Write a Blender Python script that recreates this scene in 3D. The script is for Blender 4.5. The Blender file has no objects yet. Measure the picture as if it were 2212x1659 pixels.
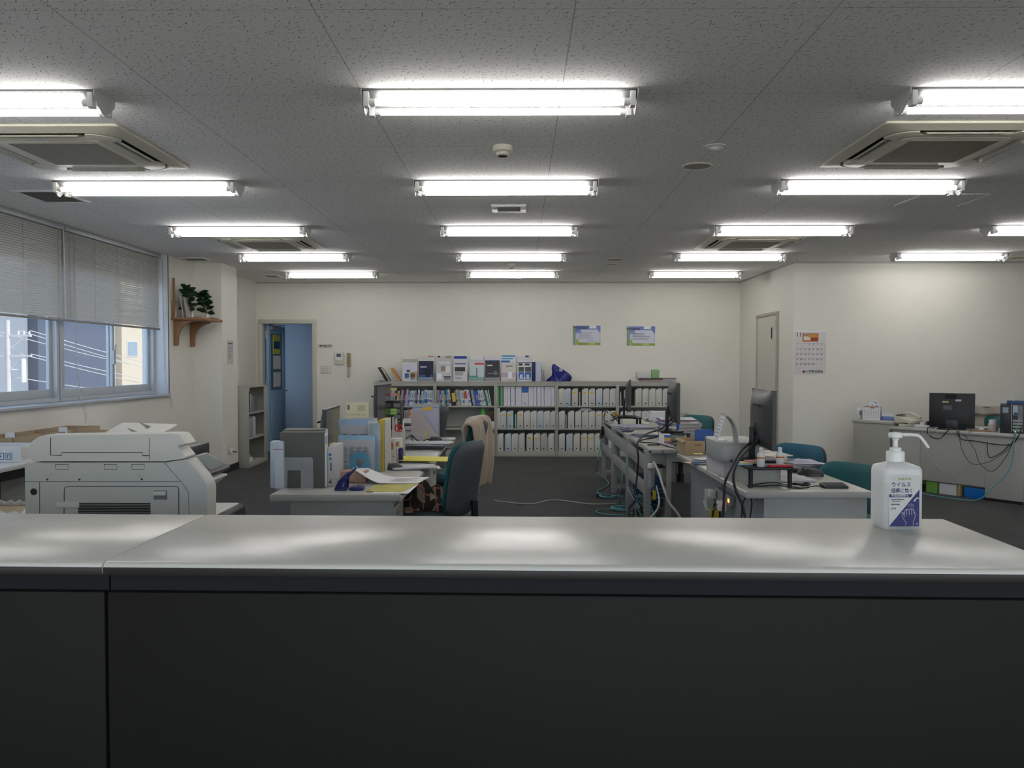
import bpy, bmesh, math, random
from mathutils import Vector, Matrix, Euler
random.seed(7)
C = bpy.context.scene.collection
R = math.radians
# ---------------------------------------------------------------- camera, world, sun, exposure
F, CAMZ, CEIL = 1790.0, 1.37, 2.605
sc = bpy.context.scene
cam = bpy.data.objects.new('camera', bpy.data.cameras.new('camera')); C.objects.link(cam)
cam.location = (0, 0, CAMZ)
cam.rotation_euler = Euler((R(90) - math.atan(44.5 / F), 0, math.atan(15 / F)), 'XYZ')
cam.data.sensor_width = 36; cam.data.lens = 36 * F / 2212; cam.data.clip_start = .05; cam.data.clip_end = 300
sc.camera = cam
sc.view_settings.view_transform = 'Standard'; sc.view_settings.look = 'None'
sc.view_settings.gamma = 1; sc.view_settings.use_curve_mapping = False
sc.view_settings.exposure = 1.85
TUBE_POWER = 4.7
wd = bpy.data.worlds.new('world'); sc.world = wd; wd.use_nodes = True
wn = wd.node_tree.nodes; wl = wd.node_tree.links
sky = wn.new('ShaderNodeTexSky'); sky.sky_type = 'HOSEK_WILKIE'; sky.turbidity = 4
sky.sun_direction = Vector((.62, -.25, .75)).normalized()
wl.new(sky.outputs[0], wn['Background'].inputs[0]); wn['Background'].inputs[1].default_value = 3.2
sun = bpy.data.objects.new('sun', bpy.data.lights.new('sun', 'SUN')); C.objects.link(sun)
sun.data.energy = 2.2; sun.data.angle = R(1); sun.data.color = (1, .95, .88)
sun.rotation_euler = Vector((.62, -.25, .75)).to_track_quat('Z', 'Y').to_euler()
#wp = bpy.data.objects.new('window_daylight', bpy.data.lights.new('window_daylight', 'AREA')); C.objects.link(wp)
#wp.data.shape = 'RECTANGLE'; wp.data.size = 5.2; wp.data.size_y = .66; wp.data.energy = 20; wp.data.color = (.62, .8, 1)
#wp.location = (-4.24, 6.8, 1.4); wp.rotation_euler = (0, R(-90), 0); wp.rotation_euler = Vector((-1, 0, 0)).to_track_quat('Z', 'Y').to_euler()
lo = bpy.data.objects.new('entrance_daylight', bpy.data.lights.new('entrance_daylight', 'AREA')); C.objects.link(lo)  # fill light added behind the camera to brighten the ceiling and room
lo.data.shape = 'RECTANGLE'; lo.data.size = 9.0; lo.data.size_y = 2.0; lo.data.energy = 20; lo.data.color = (1, .965, .90)
lo.location = (1.5, -2.85, 1.4); lo.rotation_euler = Vector((0, -1, 0)).to_track_quat('Z', 'Y').to_euler()
cl = bpy.data.objects.new('corridor_daylight', bpy.data.lights.new('corridor_daylight', 'AREA')); C.objects.link(cl)
cl.data.shape = 'RECTANGLE'; cl.data.size = 1.1; cl.data.size_y = 1.6; cl.data.energy = 1.3; cl.data.color = (.55, .76, 1)
cl.location = (-4.35, 13.9, 1.5); cl.rotation_euler = Vector((-1, .0, 0)).to_track_quat('Z', 'Y').to_euler()
# ---------------------------------------------------------------- from a place in the photograph to a place in the room
CM = cam.rotation_euler.to_matrix()
def ray(px, py): return CM @ Vector(((px - 1106) / F, -(py - 829.5) / F, -1))
def onY(px, py, Y): d = ray(px, py); t = Y / d.y; return Vector((d.x * t, Y, CAMZ + d.z * t))
def onZ(px, py, z): d = ray(px, py); t = (z - CAMZ) / d.z; return Vector((d.x * t, d.y * t, z))
def onX(px, py, x): d = ray(px, py); t = x / d.x; return Vector((x, d.y * t, CAMZ + d.z * t))
# ---------------------------------------------------------------- materials
MATS = {}
def mat(name, col, rough=.5, metal=0, trans=0, emit=0, alpha=1, var=.04, vs=6, bump=0, bs=200, sheen=0, spec=.5, coat=0, ior=1.45):
    if name in MATS: return MATS[name]
    m = bpy.data.materials.new(name); m.use_nodes = True; n = m.node_tree.nodes; l = m.node_tree.links
    b = n['Principled BSDF']; c4 = (*col, 1)
    b.inputs['Roughness'].default_value = rough; b.inputs['Metallic'].default_value = metal
    b.inputs['Transmission Weight'].default_value = trans; b.inputs['Alpha'].default_value = alpha
    b.inputs['Specular IOR Level'].default_value = spec; b.inputs['Coat Weight'].default_value = coat; b.inputs['IOR'].default_value = ior
    if sheen: b.inputs['Sheen Weight'].default_value = sheen
    if emit:
        b.inputs['Emission Color'].default_value = c4; b.inputs['Emission Strength'].default_value = emit
    tc = n.new('ShaderNodeTexCoord')
    if var:
        no = n.new('ShaderNodeTexNoise'); no.inputs['Scale'].default_value = vs; no.inputs['Detail'].default_value = 3
        mx = n.new('ShaderNodeMix'); mx.data_type = 'RGBA'
        mx.inputs['A'].default_value = (*[max(0, x * (1 - var)) for x in col], 1); mx.inputs['B'].default_value = (*[min(1, x * (1 + var)) for x in col], 1)
        l.new(tc.outputs['Object'], no.inputs['Vector']); l.new(no.outputs['Fac'], mx.inputs['Factor']); l.new(mx.outputs['Result'], b.inputs['Base Color'])
    else: b.inputs['Base Color'].default_value = c4
    if bump:
        nb = n.new('ShaderNodeTexNoise'); nb.inputs['Scale'].default_value = bs; nb.inputs['Detail'].default_value = 2
        bp = n.new('ShaderNodeBump'); bp.inputs['Strength'].default_value = bump; bp.inputs['Distance'].default_value = .002
        l.new(tc.outputs['Object'], nb.inputs['Vector']); l.new(nb.outputs['Fac'], bp.inputs['Height']); l.new(bp.outputs['Normal'], b.inputs['Normal'])
    MATS[name] = m; return m
def paint(rgb, rough=.5):      # a plain coloured material from 0-255 sRGB
    k = 'paint_%d_%d_%d_%d' % (*rgb, int(rough * 100))
    lin = tuple((v / 255 / 12.92) if v < 10 else ((v / 255 + .055) / 1.055) ** 2.4 for v in rgb)
    return mat(k, lin, rough)
def nodes_of(name, rough=.6):
    m = bpy.data.materials.new(name); m.use_nodes = True; MATS[name] = m
    return m, m.node_tree.nodes, m.node_tree.links, m.node_tree.nodes['Principled BSDF']
def MATH(n, l, op, a, b=None, c=None):
    x = n.new('ShaderNodeMath'); x.operation = op
    for i, v in enumerate((a, b, c)):
        if v is None: continue
        if isinstance(v, (int, float)): x.inputs[i].default_value = v
        else: l.new(v, x.inputs[i])
    return x.outputs[0]
def ceiling_material():
    m, n, l, b = nodes_of('mineral_fibre_tile'); b.inputs['Roughness'].default_value = .9
    tc = n.new('ShaderNodeTexCoord'); masks = []
    for sc_, base, spread, ln, wd_ in ((27, .75, 1.6, .36, .040), (44, .4, 3.0, .19, .05)):
        vs = n.new('ShaderNodeVectorMath'); vs.operation = 'SCALE'; vs.inputs['Scale'].default_value = sc_
        l.new(tc.outputs['Object'], vs.inputs[0])
        no = n.new('ShaderNodeTexNoise'); no.noise_dimensions = '2D'; no.inputs['Scale'].default_value = 2.2
        l.new(vs.outputs[0], no.inputs['Vector'])
        sb = n.new('ShaderNodeVectorMath'); sb.operation = 'MULTIPLY_ADD'; l.new(no.outputs['Color'], sb.inputs[0])
        sb.inputs[1].default_value = (.28, .28, 0); l.new(vs.outputs[0], sb.inputs[2])
        vo = n.new('ShaderNodeTexVoronoi'); vo.voronoi_dimensions = '2D'; vo.inputs['Scale'].default_value = 1
        l.new(sb.outputs[0], vo.inputs['Vector'])
        df = n.new('ShaderNodeVectorMath'); df.operation = 'SUBTRACT'; l.new(sb.outputs[0], df.inputs[0]); l.new(vo.outputs['Position'], df.inputs[1])
        sp = n.new('ShaderNodeSeparateColor'); l.new(vo.outputs['Color'], sp.inputs[0])
        ang = MATH(n, l, 'MULTIPLY_ADD', sp.outputs[0], spread, base - spread / 2)
        vr = n.new('ShaderNodeVectorRotate'); vr.rotation_type = 'Z_AXIS'; l.new(df.outputs[0], vr.inputs['Vector']); l.new(ang, vr.inputs['Angle'])
        sx = n.new('ShaderNodeSeparateXYZ'); l.new(vr.outputs[0], sx.inputs[0])
        L = MATH(n, l, 'MULTIPLY', sp.outputs[1], ln)
        a = MATH(n, l, 'DIVIDE', sx.outputs[0], L); a2 = MATH(n, l, 'MULTIPLY', a, a)
        c = MATH(n, l, 'DIVIDE', sx.outputs[1], wd_); c2 = MATH(n, l, 'MULTIPLY', c, c)
        masks.append(MATH(n, l, 'LESS_THAN', MATH(n, l, 'ADD', a2, c2), 1))
    mk = MATH(n, l, 'MAXIMUM', masks[0], masks[1])
    sx = n.new('ShaderNodeSeparateXYZ'); l.new(tc.outputs['Object'], sx.inputs[0])
    def seam(o, off, per, w):
        f = MATH(n, l, 'FRACT', MATH(n, l, 'DIVIDE', MATH(n, l, 'SUBTRACT', o, off), per))
        e = MATH(n, l, 'ABSOLUTE', MATH(n, l, 'SUBTRACT', f, .5)); return MATH(n, l, 'GREATER_THAN', e, .5 - w / per)
    sm = MATH(n, l, 'MAXIMUM', seam(sx.outputs[0], .194, .91, .0022), seam(sx.outputs[1], 3.835, .915, .0014))
    no = n.new('ShaderNodeTexNoise'); no.inputs['Scale'].default_value = 300; l.new(tc.outputs['Object'], no.inputs['Vector'])
    m0 = n.new('ShaderNodeMix'); m0.data_type = 'RGBA'; m0.inputs['A'].default_value = (.83, .825, .80, 1); m0.inputs['B'].default_value = (.92, .915, .89, 1); l.new(no.outputs['Fac'], m0.inputs['Factor'])
    m1 = n.new('ShaderNodeMix'); m1.data_type = 'RGBA'; l.new(MATH(n, l, 'MULTIPLY', mk, .85), m1.inputs['Factor']); l.new(m0.outputs['Result'], m1.inputs['A']); m1.inputs['B'].default_value = (.07, .065, .06, 1)
    m2 = n.new('ShaderNodeMix'); m2.data_type = 'RGBA'; l.new(MATH(n, l, 'MULTIPLY', sm, .55), m2.inputs['Factor']); l.new(m1.outputs['Result'], m2.inputs['A']); m2.inputs['B'].default_value = (.17, .17, .16, 1)
    l.new(m2.outputs['Result'], b.inputs['Base Color']); return m
def carpet_material():
    m, n, l, b = nodes_of('carpet_tiles'); b.inputs['Roughness'].default_value = .95
    tc = n.new('ShaderNodeTexCoord'); sx = n.new('ShaderNodeSeparateXYZ'); l.new(tc.outputs['Object'], sx.inputs[0])
    def cell(o): return MATH(n, l, 'FLOOR', MATH(n, l, 'DIVIDE', o, .5))
    def seam(o):
        f = MATH(n, l, 'FRACT', MATH(n, l, 'DIVIDE', o, .5)); return MATH(n, l, 'GREATER_THAN', MATH(n, l, 'ABSOLUTE', MATH(n, l, 'SUBTRACT', f, .5)), .494)
    ch = MATH(n, l, 'PINGPONG', MATH(n, l, 'ADD', cell(sx.outputs[0]), cell(sx.outputs[1])), 1)
    sm = MATH(n, l, 'MAXIMUM', seam(sx.outputs[0]), seam(sx.outputs[1]))
    no = n.new('ShaderNodeTexNoise'); no.inputs['Scale'].default_value = 160; no.inputs['Detail'].default_value = 4; l.new(tc.outputs['Object'], no.inputs['Vector'])
    n2 = n.new('ShaderNodeTexNoise'); n2.inputs['Scale'].default_value = 3; l.new(tc.outputs['Object'], n2.inputs['Vector'])
    v = MATH(n, l, 'ADD', MATH(n, l, 'MULTIPLY', no.outputs['Fac'], .034), MATH(n, l, 'MULTIPLY_ADD', n2.outputs['Fac'], .012, .032))
    v = MATH(n, l, 'MULTIPLY', v, MATH(n, l, 'MULTIPLY_ADD', ch, .10, .95)); v = MATH(n, l, 'MULTIPLY', v, MATH(n, l, 'MULTIPLY_ADD', sm, -.35, 1))
    cc = n.new('ShaderNodeCombineColor'); l.new(v, cc.inputs[0]); l.new(MATH(n, l, 'MULTIPLY', v, 1.0), cc.inputs[1]); l.new(MATH(n, l, 'MULTIPLY', v, 1.03), cc.inputs[2])
    l.new(cc.outputs[0], b.inputs['Base Color'])
    bp = n.new('ShaderNodeBump'); bp.inputs['Strength'].default_value = .5; bp.inputs['Distance'].default_value = .004; l.new(no.outputs['Fac'], bp.inputs['Height']); l.new(bp.outputs['Normal'], b.inputs['Normal'])
    return m
M_ceil, M_carpet = ceiling_material(), carpet_material()
M_wall = mat('wallpaper', (.77, .757, .69), .85, var=.02, bump=.12, bs=260)
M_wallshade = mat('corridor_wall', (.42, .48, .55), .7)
M_black = mat('black_plastic', (.014, .014, .017), .42)
M_blackm = mat('black_satin_plastic', (.05, .05, .052), .38, var=.02)
M_dark = mat('dark_recess', (.012, .013, .016), .8)
M_white = mat('white_plastic', (.75, .75, .73), .4)
M_lightgrey = mat('light_grey_steel', (.36, .36, .33), .42)
M_desk = mat('desk_top_laminate', (.50, .49, .455), .33, var=.02)
M_edge = mat('desk_edge', (.44, .43, .39), .45)
M_case = mat('bookcase_steel', (.39, .39, .345), .5)
M_rack = mat('rack_steel', (.33, .34, .33), .45)
M_alu = mat('aluminium', (.42, .45, .47), .4, metal=.35)
M_cream = mat('cream_plastic', (.62, .60, .50), .45)
M_paper = mat('paper', (.80, .80, .80), .7, var=.02)
M_paper2 = mat('paper_grey', (.62, .62, .64), .7)
M_teal = mat('teal_fabric', (.01, .115, .125), .9, sheen=.4, bump=.3, bs=500)
M_blue = mat('blue_teal_fabric', (.008, .10, .155), .9, sheen=.4, bump=.3, bs=500)
M_greysh = mat('chair_grey_plastic', (.075, .085, .09), .45)
M_wood = mat('shelf_wood', (.30, .155, .07), .5, var=.2, vs=14)
M_card = mat('cardboard', (.42, .31, .18), .8, var=.08)
M_ink = mat('ink', (.03, .03, .035), .6)
M_inkgrey = mat('grey_ink', (.22, .22, .23), .6)
M_clear = mat('clear_acrylic', (.9, .95, 1), .04, alpha=.16, spec=.7, var=0)
M_glass = mat('window_glass', (.85, .92, 1), .02, alpha=.12, var=0)
M_screen = mat('screen', (.018, .019, .02), .12, spec=.6)
def M_emit(name, col, s):
    if name in MATS: return MATS[name]
    m, n, l, b = nodes_of(name); b.inputs['Base Color'].default_value = (*col, 1); b.inputs['Emission Color'].default_value = (*col, 1); b.inputs['Emission Strength'].default_value = s; return m
# ---------------------------------------------------------------- mesh helpers
class MB:
    def __init__(s): s.v = []; s.f = []; s.m = []; s.mi = 0
    def add(s, vs, fs):
        b = len(s.v); s.v += [tuple(v) for v in vs]
        for f in fs: s.f.append([i + b for i in f]); s.m.append(s.mi)
        return s
    def mat(s, i): s.mi = i; return s
    def box(s, x0, y0, z0, x1, y1, z1):
        if x0 > x1: x0, x1 = x1, x0
        if y0 > y1: y0, y1 = y1, y0
        if z0 > z1: z0, z1 = z1, z0
        return s.add([(x0,y0,z0),(x1,y0,z0),(x1,y1,z0),(x0,y1,z0),(x0,y0,z1),(x1,y0,z1),(x1,y1,z1),(x0,y1,z1)],
                     [(0,3,2,1),(4,5,6,7),(0,1,5,4),(1,2,6,5),(2,3,7,6),(3,0,4,7)])
    def obox(s, c, size, mx=None):
        t = MB().box(*[-q / 2 for q in size], *[q / 2 for q in size]); mx = Matrix.Translation(c) @ (mx.to_4x4() if mx else Matrix.Identity(4))
        return s.add([mx @ Vector(v) for v in t.v], t.f)
    def prism(s, poly, axis, a, b):
        def P(u, w, t): return {'x': (t, u, w), 'y': (u, t, w), 'z': (u, w, t)}[axis]
        n = len(poly); vs = [P(u, w, a) for u, w in poly] + [P(u, w, b) for u, w in poly]
        fs = [tuple(range(n))[::-1], tuple(range(n, 2 * n))] + [(i, (i + 1) % n, n + (i + 1) % n, n + i) for i in range(n)]
        return s.add(vs, fs)
    def cyl(s, p0, p1, r, r2=None, n=14):
        return s.tube([p0, p1], r, n, r2)
    def tube(s, pts, r, n=6, r2=None):
        pts = [Vector(p) for p in pts]; rings = []; up = None
        for i, p in enumerate(pts):
            t = (pts[min(i + 1, len(pts) - 1)] - pts[max(i - 1, 0)]).normalized()
            if up is None: up = t.orthogonal().normalized()
            up = (up - t * up.dot(t)); up = up.normalized() if up.length > 1e-6 else t.orthogonal().normalized()
            w = t.cross(up); rr = r if r2 is None else r + (r2 - r) * i / (len(pts) - 1)
            rings.append([p + (up * math.cos(2 * math.pi * k / n) + w * math.sin(2 * math.pi * k / n)) * rr for k in range(n)])
        vs = [v for g in rings for v in g]; m = len(rings)
        fs = [(i * n + k, i * n + (k + 1) % n, (i + 1) * n + (k + 1) % n, (i + 1) * n + k) for i in range(m - 1) for k in range(n)]
        fs += [tuple(range(n))[::-1], tuple((m - 1) * n + k for k in range(n))]
        return s.add(vs, fs)
    def lathe(s, prof, c=(0, 0, 0), n=24, sx=1, sy=1):
        vs = [(c[0] + r * sx * math.cos(2 * math.pi * k / n), c[1] + r * sy * math.sin(2 * math.pi * k / n), c[2] + z) for r, z in prof for k in range(n)]
        fs = [(i * n + k, i * n + (k + 1) % n, (i + 1) * n + (k + 1) % n, (i + 1) * n + k) for i in range(len(prof) - 1) for k in range(n)]
        if prof[0][0] > 1e-6: fs.append(tuple(range(n))[::-1])
        if prof[-1][0] > 1e-6: fs.append(tuple((len(prof) - 1) * n + k for k in range(n)))
        return s.add(vs, fs)
    def grid(s, fn, nu, nv, th=None):
        vs = [fn(i / nu, j / nv) for i in range(nu + 1) for j in range(nv + 1)]
        fs = [(i * (nv + 1) + j, (i + 1) * (nv + 1) + j, (i + 1) * (nv + 1) + j + 1, i * (nv + 1) + j + 1) for i in range(nu) for j in range(nv)]
        return s.add(vs, fs)
    def xf(s, mx): s.v = [tuple(mx @ Vector(v)) for v in s.v]; return s
    def build(s, name, mats, parent=None, bev=0, smooth=False, seg=2, solid=0, loc=None, rz=0):
        me = bpy.data.meshes.new(name); me.from_pydata(s.v, [], s.f)
        mats = mats if isinstance(mats, (list, tuple)) else [mats]
        for m in mats: me.materials.append(m)
        me.polygons.foreach_set('material_index', s.m)
        bm = bmesh.new(); bm.from_mesh(me)
        if smooth == 'weld': bmesh.ops.remove_doubles(bm, verts=bm.verts, dist=1e-5)
        bmesh.ops.recalc_face_normals(bm, faces=bm.faces)
        if bev:
            ed = [e for e in bm.edges if len(e.link_faces) == 2 and e.calc_face_angle(0) > .5]
            bmesh.ops.bevel(bm, geom=ed, offset=bev, segments=seg, affect='EDGES', profile=.5, clamp_overlap=True)
        bm.to_mesh(me); bm.free()
        if bev or smooth: me.shade_smooth(); me.set_sharp_from_angle(angle=R(40))
        o = bpy.data.objects.new(name, me); C.objects.link(o)
        if parent: o.parent = parent
        if loc is not None: o.location = loc
        if rz: o.rotation_euler = (0, 0, rz)
        if solid: md = o.modifiers.new('solid', 'SOLIDIFY'); md.thickness = solid
        return o
def tag(o, label, cat, group=None, kind=None):
    if label: o['label'] = label
    if cat: o['category'] = cat
    if group: o['group'] = group
    if kind: o['kind'] = kind
    return o
def thing(name, label, cat, loc=(0, 0, 0), rz=0, group=None, rot=None):
    o = bpy.data.objects.new(name, None); C.objects.link(o); o.empty_display_size = .1
    o.location = loc; o.rotation_euler = rot or (0, 0, rz); return tag(o, label, cat, group)
def struct(o): o['kind'] = 'structure'; return o
def kids(o): return [c for c in bpy.data.objects if c.parent == o]
KID = {}
def dup(root, loc=None, rz=None, label=None, group=None):
    if root not in KID:
        KID[root] = [(ch, kids(ch)) for ch in kids(root)]
    r = root.copy(); C.objects.link(r)
    if loc is not None: r.location = loc
    if rz is not None: r.rotation_euler = (0, 0, rz)
    if label: r['label'] = label
    if group: r['group'] = group
    for ch, gs in KID[root]:
        c = ch.copy(); C.objects.link(c); c.parent = r
        for g in gs: d = g.copy(); C.objects.link(d); d.parent = c
    return r
def smoothpath(pts, k=6):
    P = [Vector(p) for p in pts]; P = [P[0]] + P + [P[-1]]; out = []
    for i in range(1, len(P) - 2):
        a, b, c, d = P[i - 1:i + 3]
        for j in range(k):
            t = j / k; out.append(.5 * ((2 * b) + (c - a) * t + (2 * a - 5 * b + 4 * c - d) * t * t + (3 * b - a - 3 * c + d) * t ** 3))
    return out + [P[-2]]
def rrect(w, h, r, n=5, cx=0, cy=0):
    out = []
    for sx, sy, a0 in ((1, 1, 0), (-1, 1, 90), (-1, -1, 180), (1, -1, 270)):
        for k in range(n + 1):
            a = R(a0 + 90 * k / n); out.append((cx + sx * (w / 2 - r) + r * math.cos(a), cy + sy * (h / 2 - r) + r * math.sin(a)))
    return out
TXT = {}
def text(s, size, m, parent, loc, rot=(R(90), 0, 0), name='lettering', align='CENTER', ext=.0003, bold=0, sx=1):
    k = (s, size, align, bold, m.name)
    if k not in TXT:
        cu = bpy.data.curves.new('txt', 'FONT'); cu.body = s; cu.size = size; cu.align_x = align; cu.align_y = 'CENTER'; cu.extrude = ext; cu.offset = bold; cu.resolution_u = 3
        t = bpy.data.objects.new('txt', cu); C.objects.link(t); bpy.context.view_layer.update()
        me = bpy.data.meshes.new_from_object(t.evaluated_get(bpy.context.evaluated_depsgraph_get())); me.name = name
        bpy.data.objects.remove(t); me.materials.clear(); me.materials.append(m); TXT[k] = me
    o = bpy.data.objects.new(name, TXT[k]); C.objects.link(o); o.parent = parent; o.location = loc; o.rotation_euler = rot; o.scale = (sx, 1, 1)
    return o
def solo(name, mb, mats, label, cat, group=None, **kw): return tag(mb.build(name, mats, **kw), label, cat, group)
ORD = ['first', 'second', 'third', 'fourth', 'fifth', 'sixth', 'seventh', 'eighth', 'ninth', 'tenth', 'eleventh', 'twelfth', 'thirteenth', 'fourteenth', 'fifteenth', 'sixteenth', 'seventeenth', 'eighteenth', 'nineteenth', 'twentieth',
       'twenty-first', 'twenty-second', 'twenty-third', 'twenty-fourth', 'twenty-fifth', 'twenty-sixth', 'twenty-seventh', 'twenty-eighth']
# ---------------------------------------------------------------- the setting
XL, XR, YB, YJ, XE, YF = -4.0, 3.345, 12.6, 10.14, 7.6, -2.6
struct(MB().box(-4.4, YF - .1, -.1, XE + .1, 16, 0).build('floor', M_carpet))
struct(MB().box(-4.4, YF - .1, CEIL, XE + .1, YB + .1, CEIL + .1).build('ceiling', M_ceil))
WY0, WY1, WZ0, WZ1 = 3.0, 9.43, 1.026, 2.605
w = MB().box(XL - .3, YF, 0, XL, WY0, CEIL).box(XL - .3, WY1, 0, XL, YB + .1, CEIL).box(XL - .3, WY0, 0, XL, WY1, WZ0 - .03)
struct(w.build('wall_left', M_wall))
c1, c2 = onZ(421, 568, CEIL), onZ(477, 568.4, CEIL)
CX, CY0, CY1 = -3.665, 10.2, 10.76
struct(MB().box(XL, CY0, 0, CX, CY1, CEIL).build('wall_pillar', M_wall))
DX0, DX1, DZ = onY(561, 700, YB).x, onY(681, 700, YB).x, onY(620, 693, YB).z
w = MB().box(XL - .3, YB, 0, DX0, YB + .12, CEIL).box(DX1, YB, 0, XR + .1, YB + .12, CEIL).box(DX0, YB, DZ, DX1, YB + .12, CEIL)
struct(w.build('wall_back', M_wall))
struct(MB().box(XR, YJ, 0, XR + .12, YB + .12, CEIL).build('wall_jog', M_wall))
struct(MB().box(XR + .12, YJ, 0, XE + .1, YJ + .12, CEIL).build('wall_right_back', M_wall))
struct(MB().box(XE, YF, 0, XE + .1, YJ, CEIL).build('wall_right', M_wall))
struct(MB().box(-4.4, YF - .1, 0, -3.1, YF, CEIL).box(6.1, YF - .1, 0, XE + .1, YF, CEIL).box(-3.1, YF - .1, 2.45, 6.1, YF, CEIL).box(-3.1, YF - .1, 0, 6.1, YF, .3).build('wall_front', mat('lobby_wall', (.65, .64, .6), .8)))
ew = MB().box(-3.1, YF - .08, .3, 6.1, YF - .03, .36).box(-3.1, YF - .08, 2.39, 6.1, YF - .03, 2.45)
for k in range(7): ew.box(-3.1 + 1.525 * k, YF - .08, .36, -3.05 + 1.525 * k, YF - .03, 2.39)
ewo = struct(ew.build('window_3', mat('added_glazing_frame', (.3, .3, .3), .4)))  # unseen glazing, added to go with the fill light behind it
MB().box(-3.05, YF - .06, .36, 6.05, YF - .055, 2.39).build('pane', M_glass, ewo)
M_base = mat('baseboard_vinyl', (.02, .021, .023), .5)
struct(MB().box(XR + .001, YJ - .012, 0, XE, YJ, .085).box(XR - .012, YJ - .012, 0, XR, YB, .085).build('baseboard_right', M_base))
struct(MB().box(DX1 + .05, YB - .012, 0, XR - .012, YB, .085).box(XL + .012, YB - .012, 0, DX0 - .05, YB, .085).build('baseboard_back', M_base))
struct(MB().box(XL, 3, 0, XL + .012, CY0, .085).box(XL + .012, CY0 - .012, 0, CX + .012, CY0, .085).box(CX, CY0, 0, CX + .012, CY1, .085).build('baseboard_left', M_base))
struct(MB().box(XL, YB - .02, CEIL - .018, XR, YB, CEIL).box(XR - .02, YJ - .02, CEIL - .018, XR, YB - .02, CEIL).box(XR, YJ - .02, CEIL - .018, XE, YJ, CEIL).build('trim_1', mat('ceiling_trim', (.42, .42, .40), .6)))
# corridor beyond the doorway
w = MB().box(-4.4, 15.2, 0, 1.2, 15.3, CEIL).box(-4.5, YB + .12, 0, -4.4, 15.3, CEIL).box(1.1, YB + .12, 0, 1.2, 15.3, CEIL)
w.box(-4.4, 14.6, 0, 1.0, 14.7, CEIL)
struct(w.build('wall_corridor', M_wallshade)); struct(MB().box(-4.5, YB + .12, CEIL, 1.2, 15.3, CEIL + .1).build('ceiling_corridor', M_wallshade))
# door frame and leaf
M_frame = mat('door_frame_paint', (.55, .54, .48), .45); M_bluedoor = mat('blue_door_paint', (.30, .47, .68), .4, var=.02)
fr = MB()
for a, b in ((DX0 - .02, DX0 + .045), (DX1 - .045, DX1 + .02)): fr.box(a, YB - .025, 0, b, YB + .12, DZ - .045)
fr.box(DX0 - .02, YB - .025, DZ - .045, DX1 + .02, YB + .12, DZ + .02)
d1 = struct(fr.build('door_1', M_frame, bev=.004))
lf = thing('door_leaf_pivot', None, None, (DX0 + .075, YB + .13, 0), R(88)); lf.parent = d1; lf.name = 'door_leaf'
LW, LH = .80, DZ - .06
MB().box(0, -.02, .01, LW, .02, .95).box(0, -.02, .95, .1, .02, LH).box(LW - .1, -.02, .95, LW, .02, LH).box(.1, -.02, LH - .12, LW - .1, .02, LH).box(.1, -.028, .15, LW - .1, -.02, .85).build('leaf_panel', M_bluedoor, lf, bev=.003)
MB().box(.1, -.004, .95, LW - .1, .004, LH - .12).build('leaf_glass', mat('leaf_glass', (.08, .16, .2), .1), lf)
MB().box(.24, -.014, 1.52, .56, -.006, 1.82).build('notice', paint((205, 205, 70)), lf); MB().box(.25, -.016, 1.60, .55, -.0145, 1.72).build('notice', paint((30, 60, 120)), lf)
MB().box(.26, -.014, 1.28, .58, -.006, 1.49).build('notice', M_paper, lf); MB().box(.26, -.0135, 1.0, .58, -.006, 1.23).build('notice', M_paper, lf)
MB().cyl((LW - .05, -.02, .93), (LW - .05, -.07, .93), .012).cyl((LW - .05, -.06, .93), (LW - .16, -.06, .93), .009).cyl((LW - .05, -.02, 1.05), (LW - .05, -.035, 1.05), .022).build('lever_handle', M_alu, lf, smooth=True)
cl_ = MB().box(.03, -.075, LH - .07, .26, -.02, LH - .015).cyl((.15, -.05, LH - .01), (.36, -.16, LH + .01), .008).build('door_closer', M_lightgrey, lf)
for z in (.3, 1.0, 1.75): MB().cyl((DX0 + .06, YB + .115, z), (DX0 + .06, YB + .115, z + .12), .012).build('hinge', M_alu, d1)
# side door in the jog wall
a, b = onX(1639, 700, XR).y, onX(1681, 700, XR).y; zt = onX(1681, 674, XR).z
d2 = struct(MB().box(XR - .03, b - .03, 0, XR + .01, b + .008, zt - .03).box(XR - .03, a - .008, 0, XR + .01, a + .03, zt - .03).box(XR - .03, b - .03, zt - .03, XR + .01, a + .03, zt + .01).build('door_2', mat('door_frame_brown', (.40, .37, .30), .45), bev=.003))
MB().box(XR - .014, b + .008, .01, XR + .005, a - .008, zt - .03).build('door_panel', mat('door_panel', (.60, .59, .52), .5), d2)
MB().box(XR - .017, b + .18, 1.68, XR - .013, b + .26, 1.86).mat(1).box(XR - .019, b + .2, 1.7, XR - .016, b + .24, 1.84).build('sight_window', [M_alu, M_dark], d2)
for z in (.25, 1.05, 1.8): MB().cyl((XR - .02, b + .012, z), (XR - .02, b + .012, z + .13), .014).build('hinge', M_alu, d2)
MB().cyl((XR - .014, a - .07, 1.0), (XR - .06, a - .07, 1.0), .012).lathe([(0, -.03), (.03, -.02), (.03, .02), (0, .03)], (XR - .07, a - .07, 1.0)).build('door_knob', M_alu, d2, smooth=True)
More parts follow.
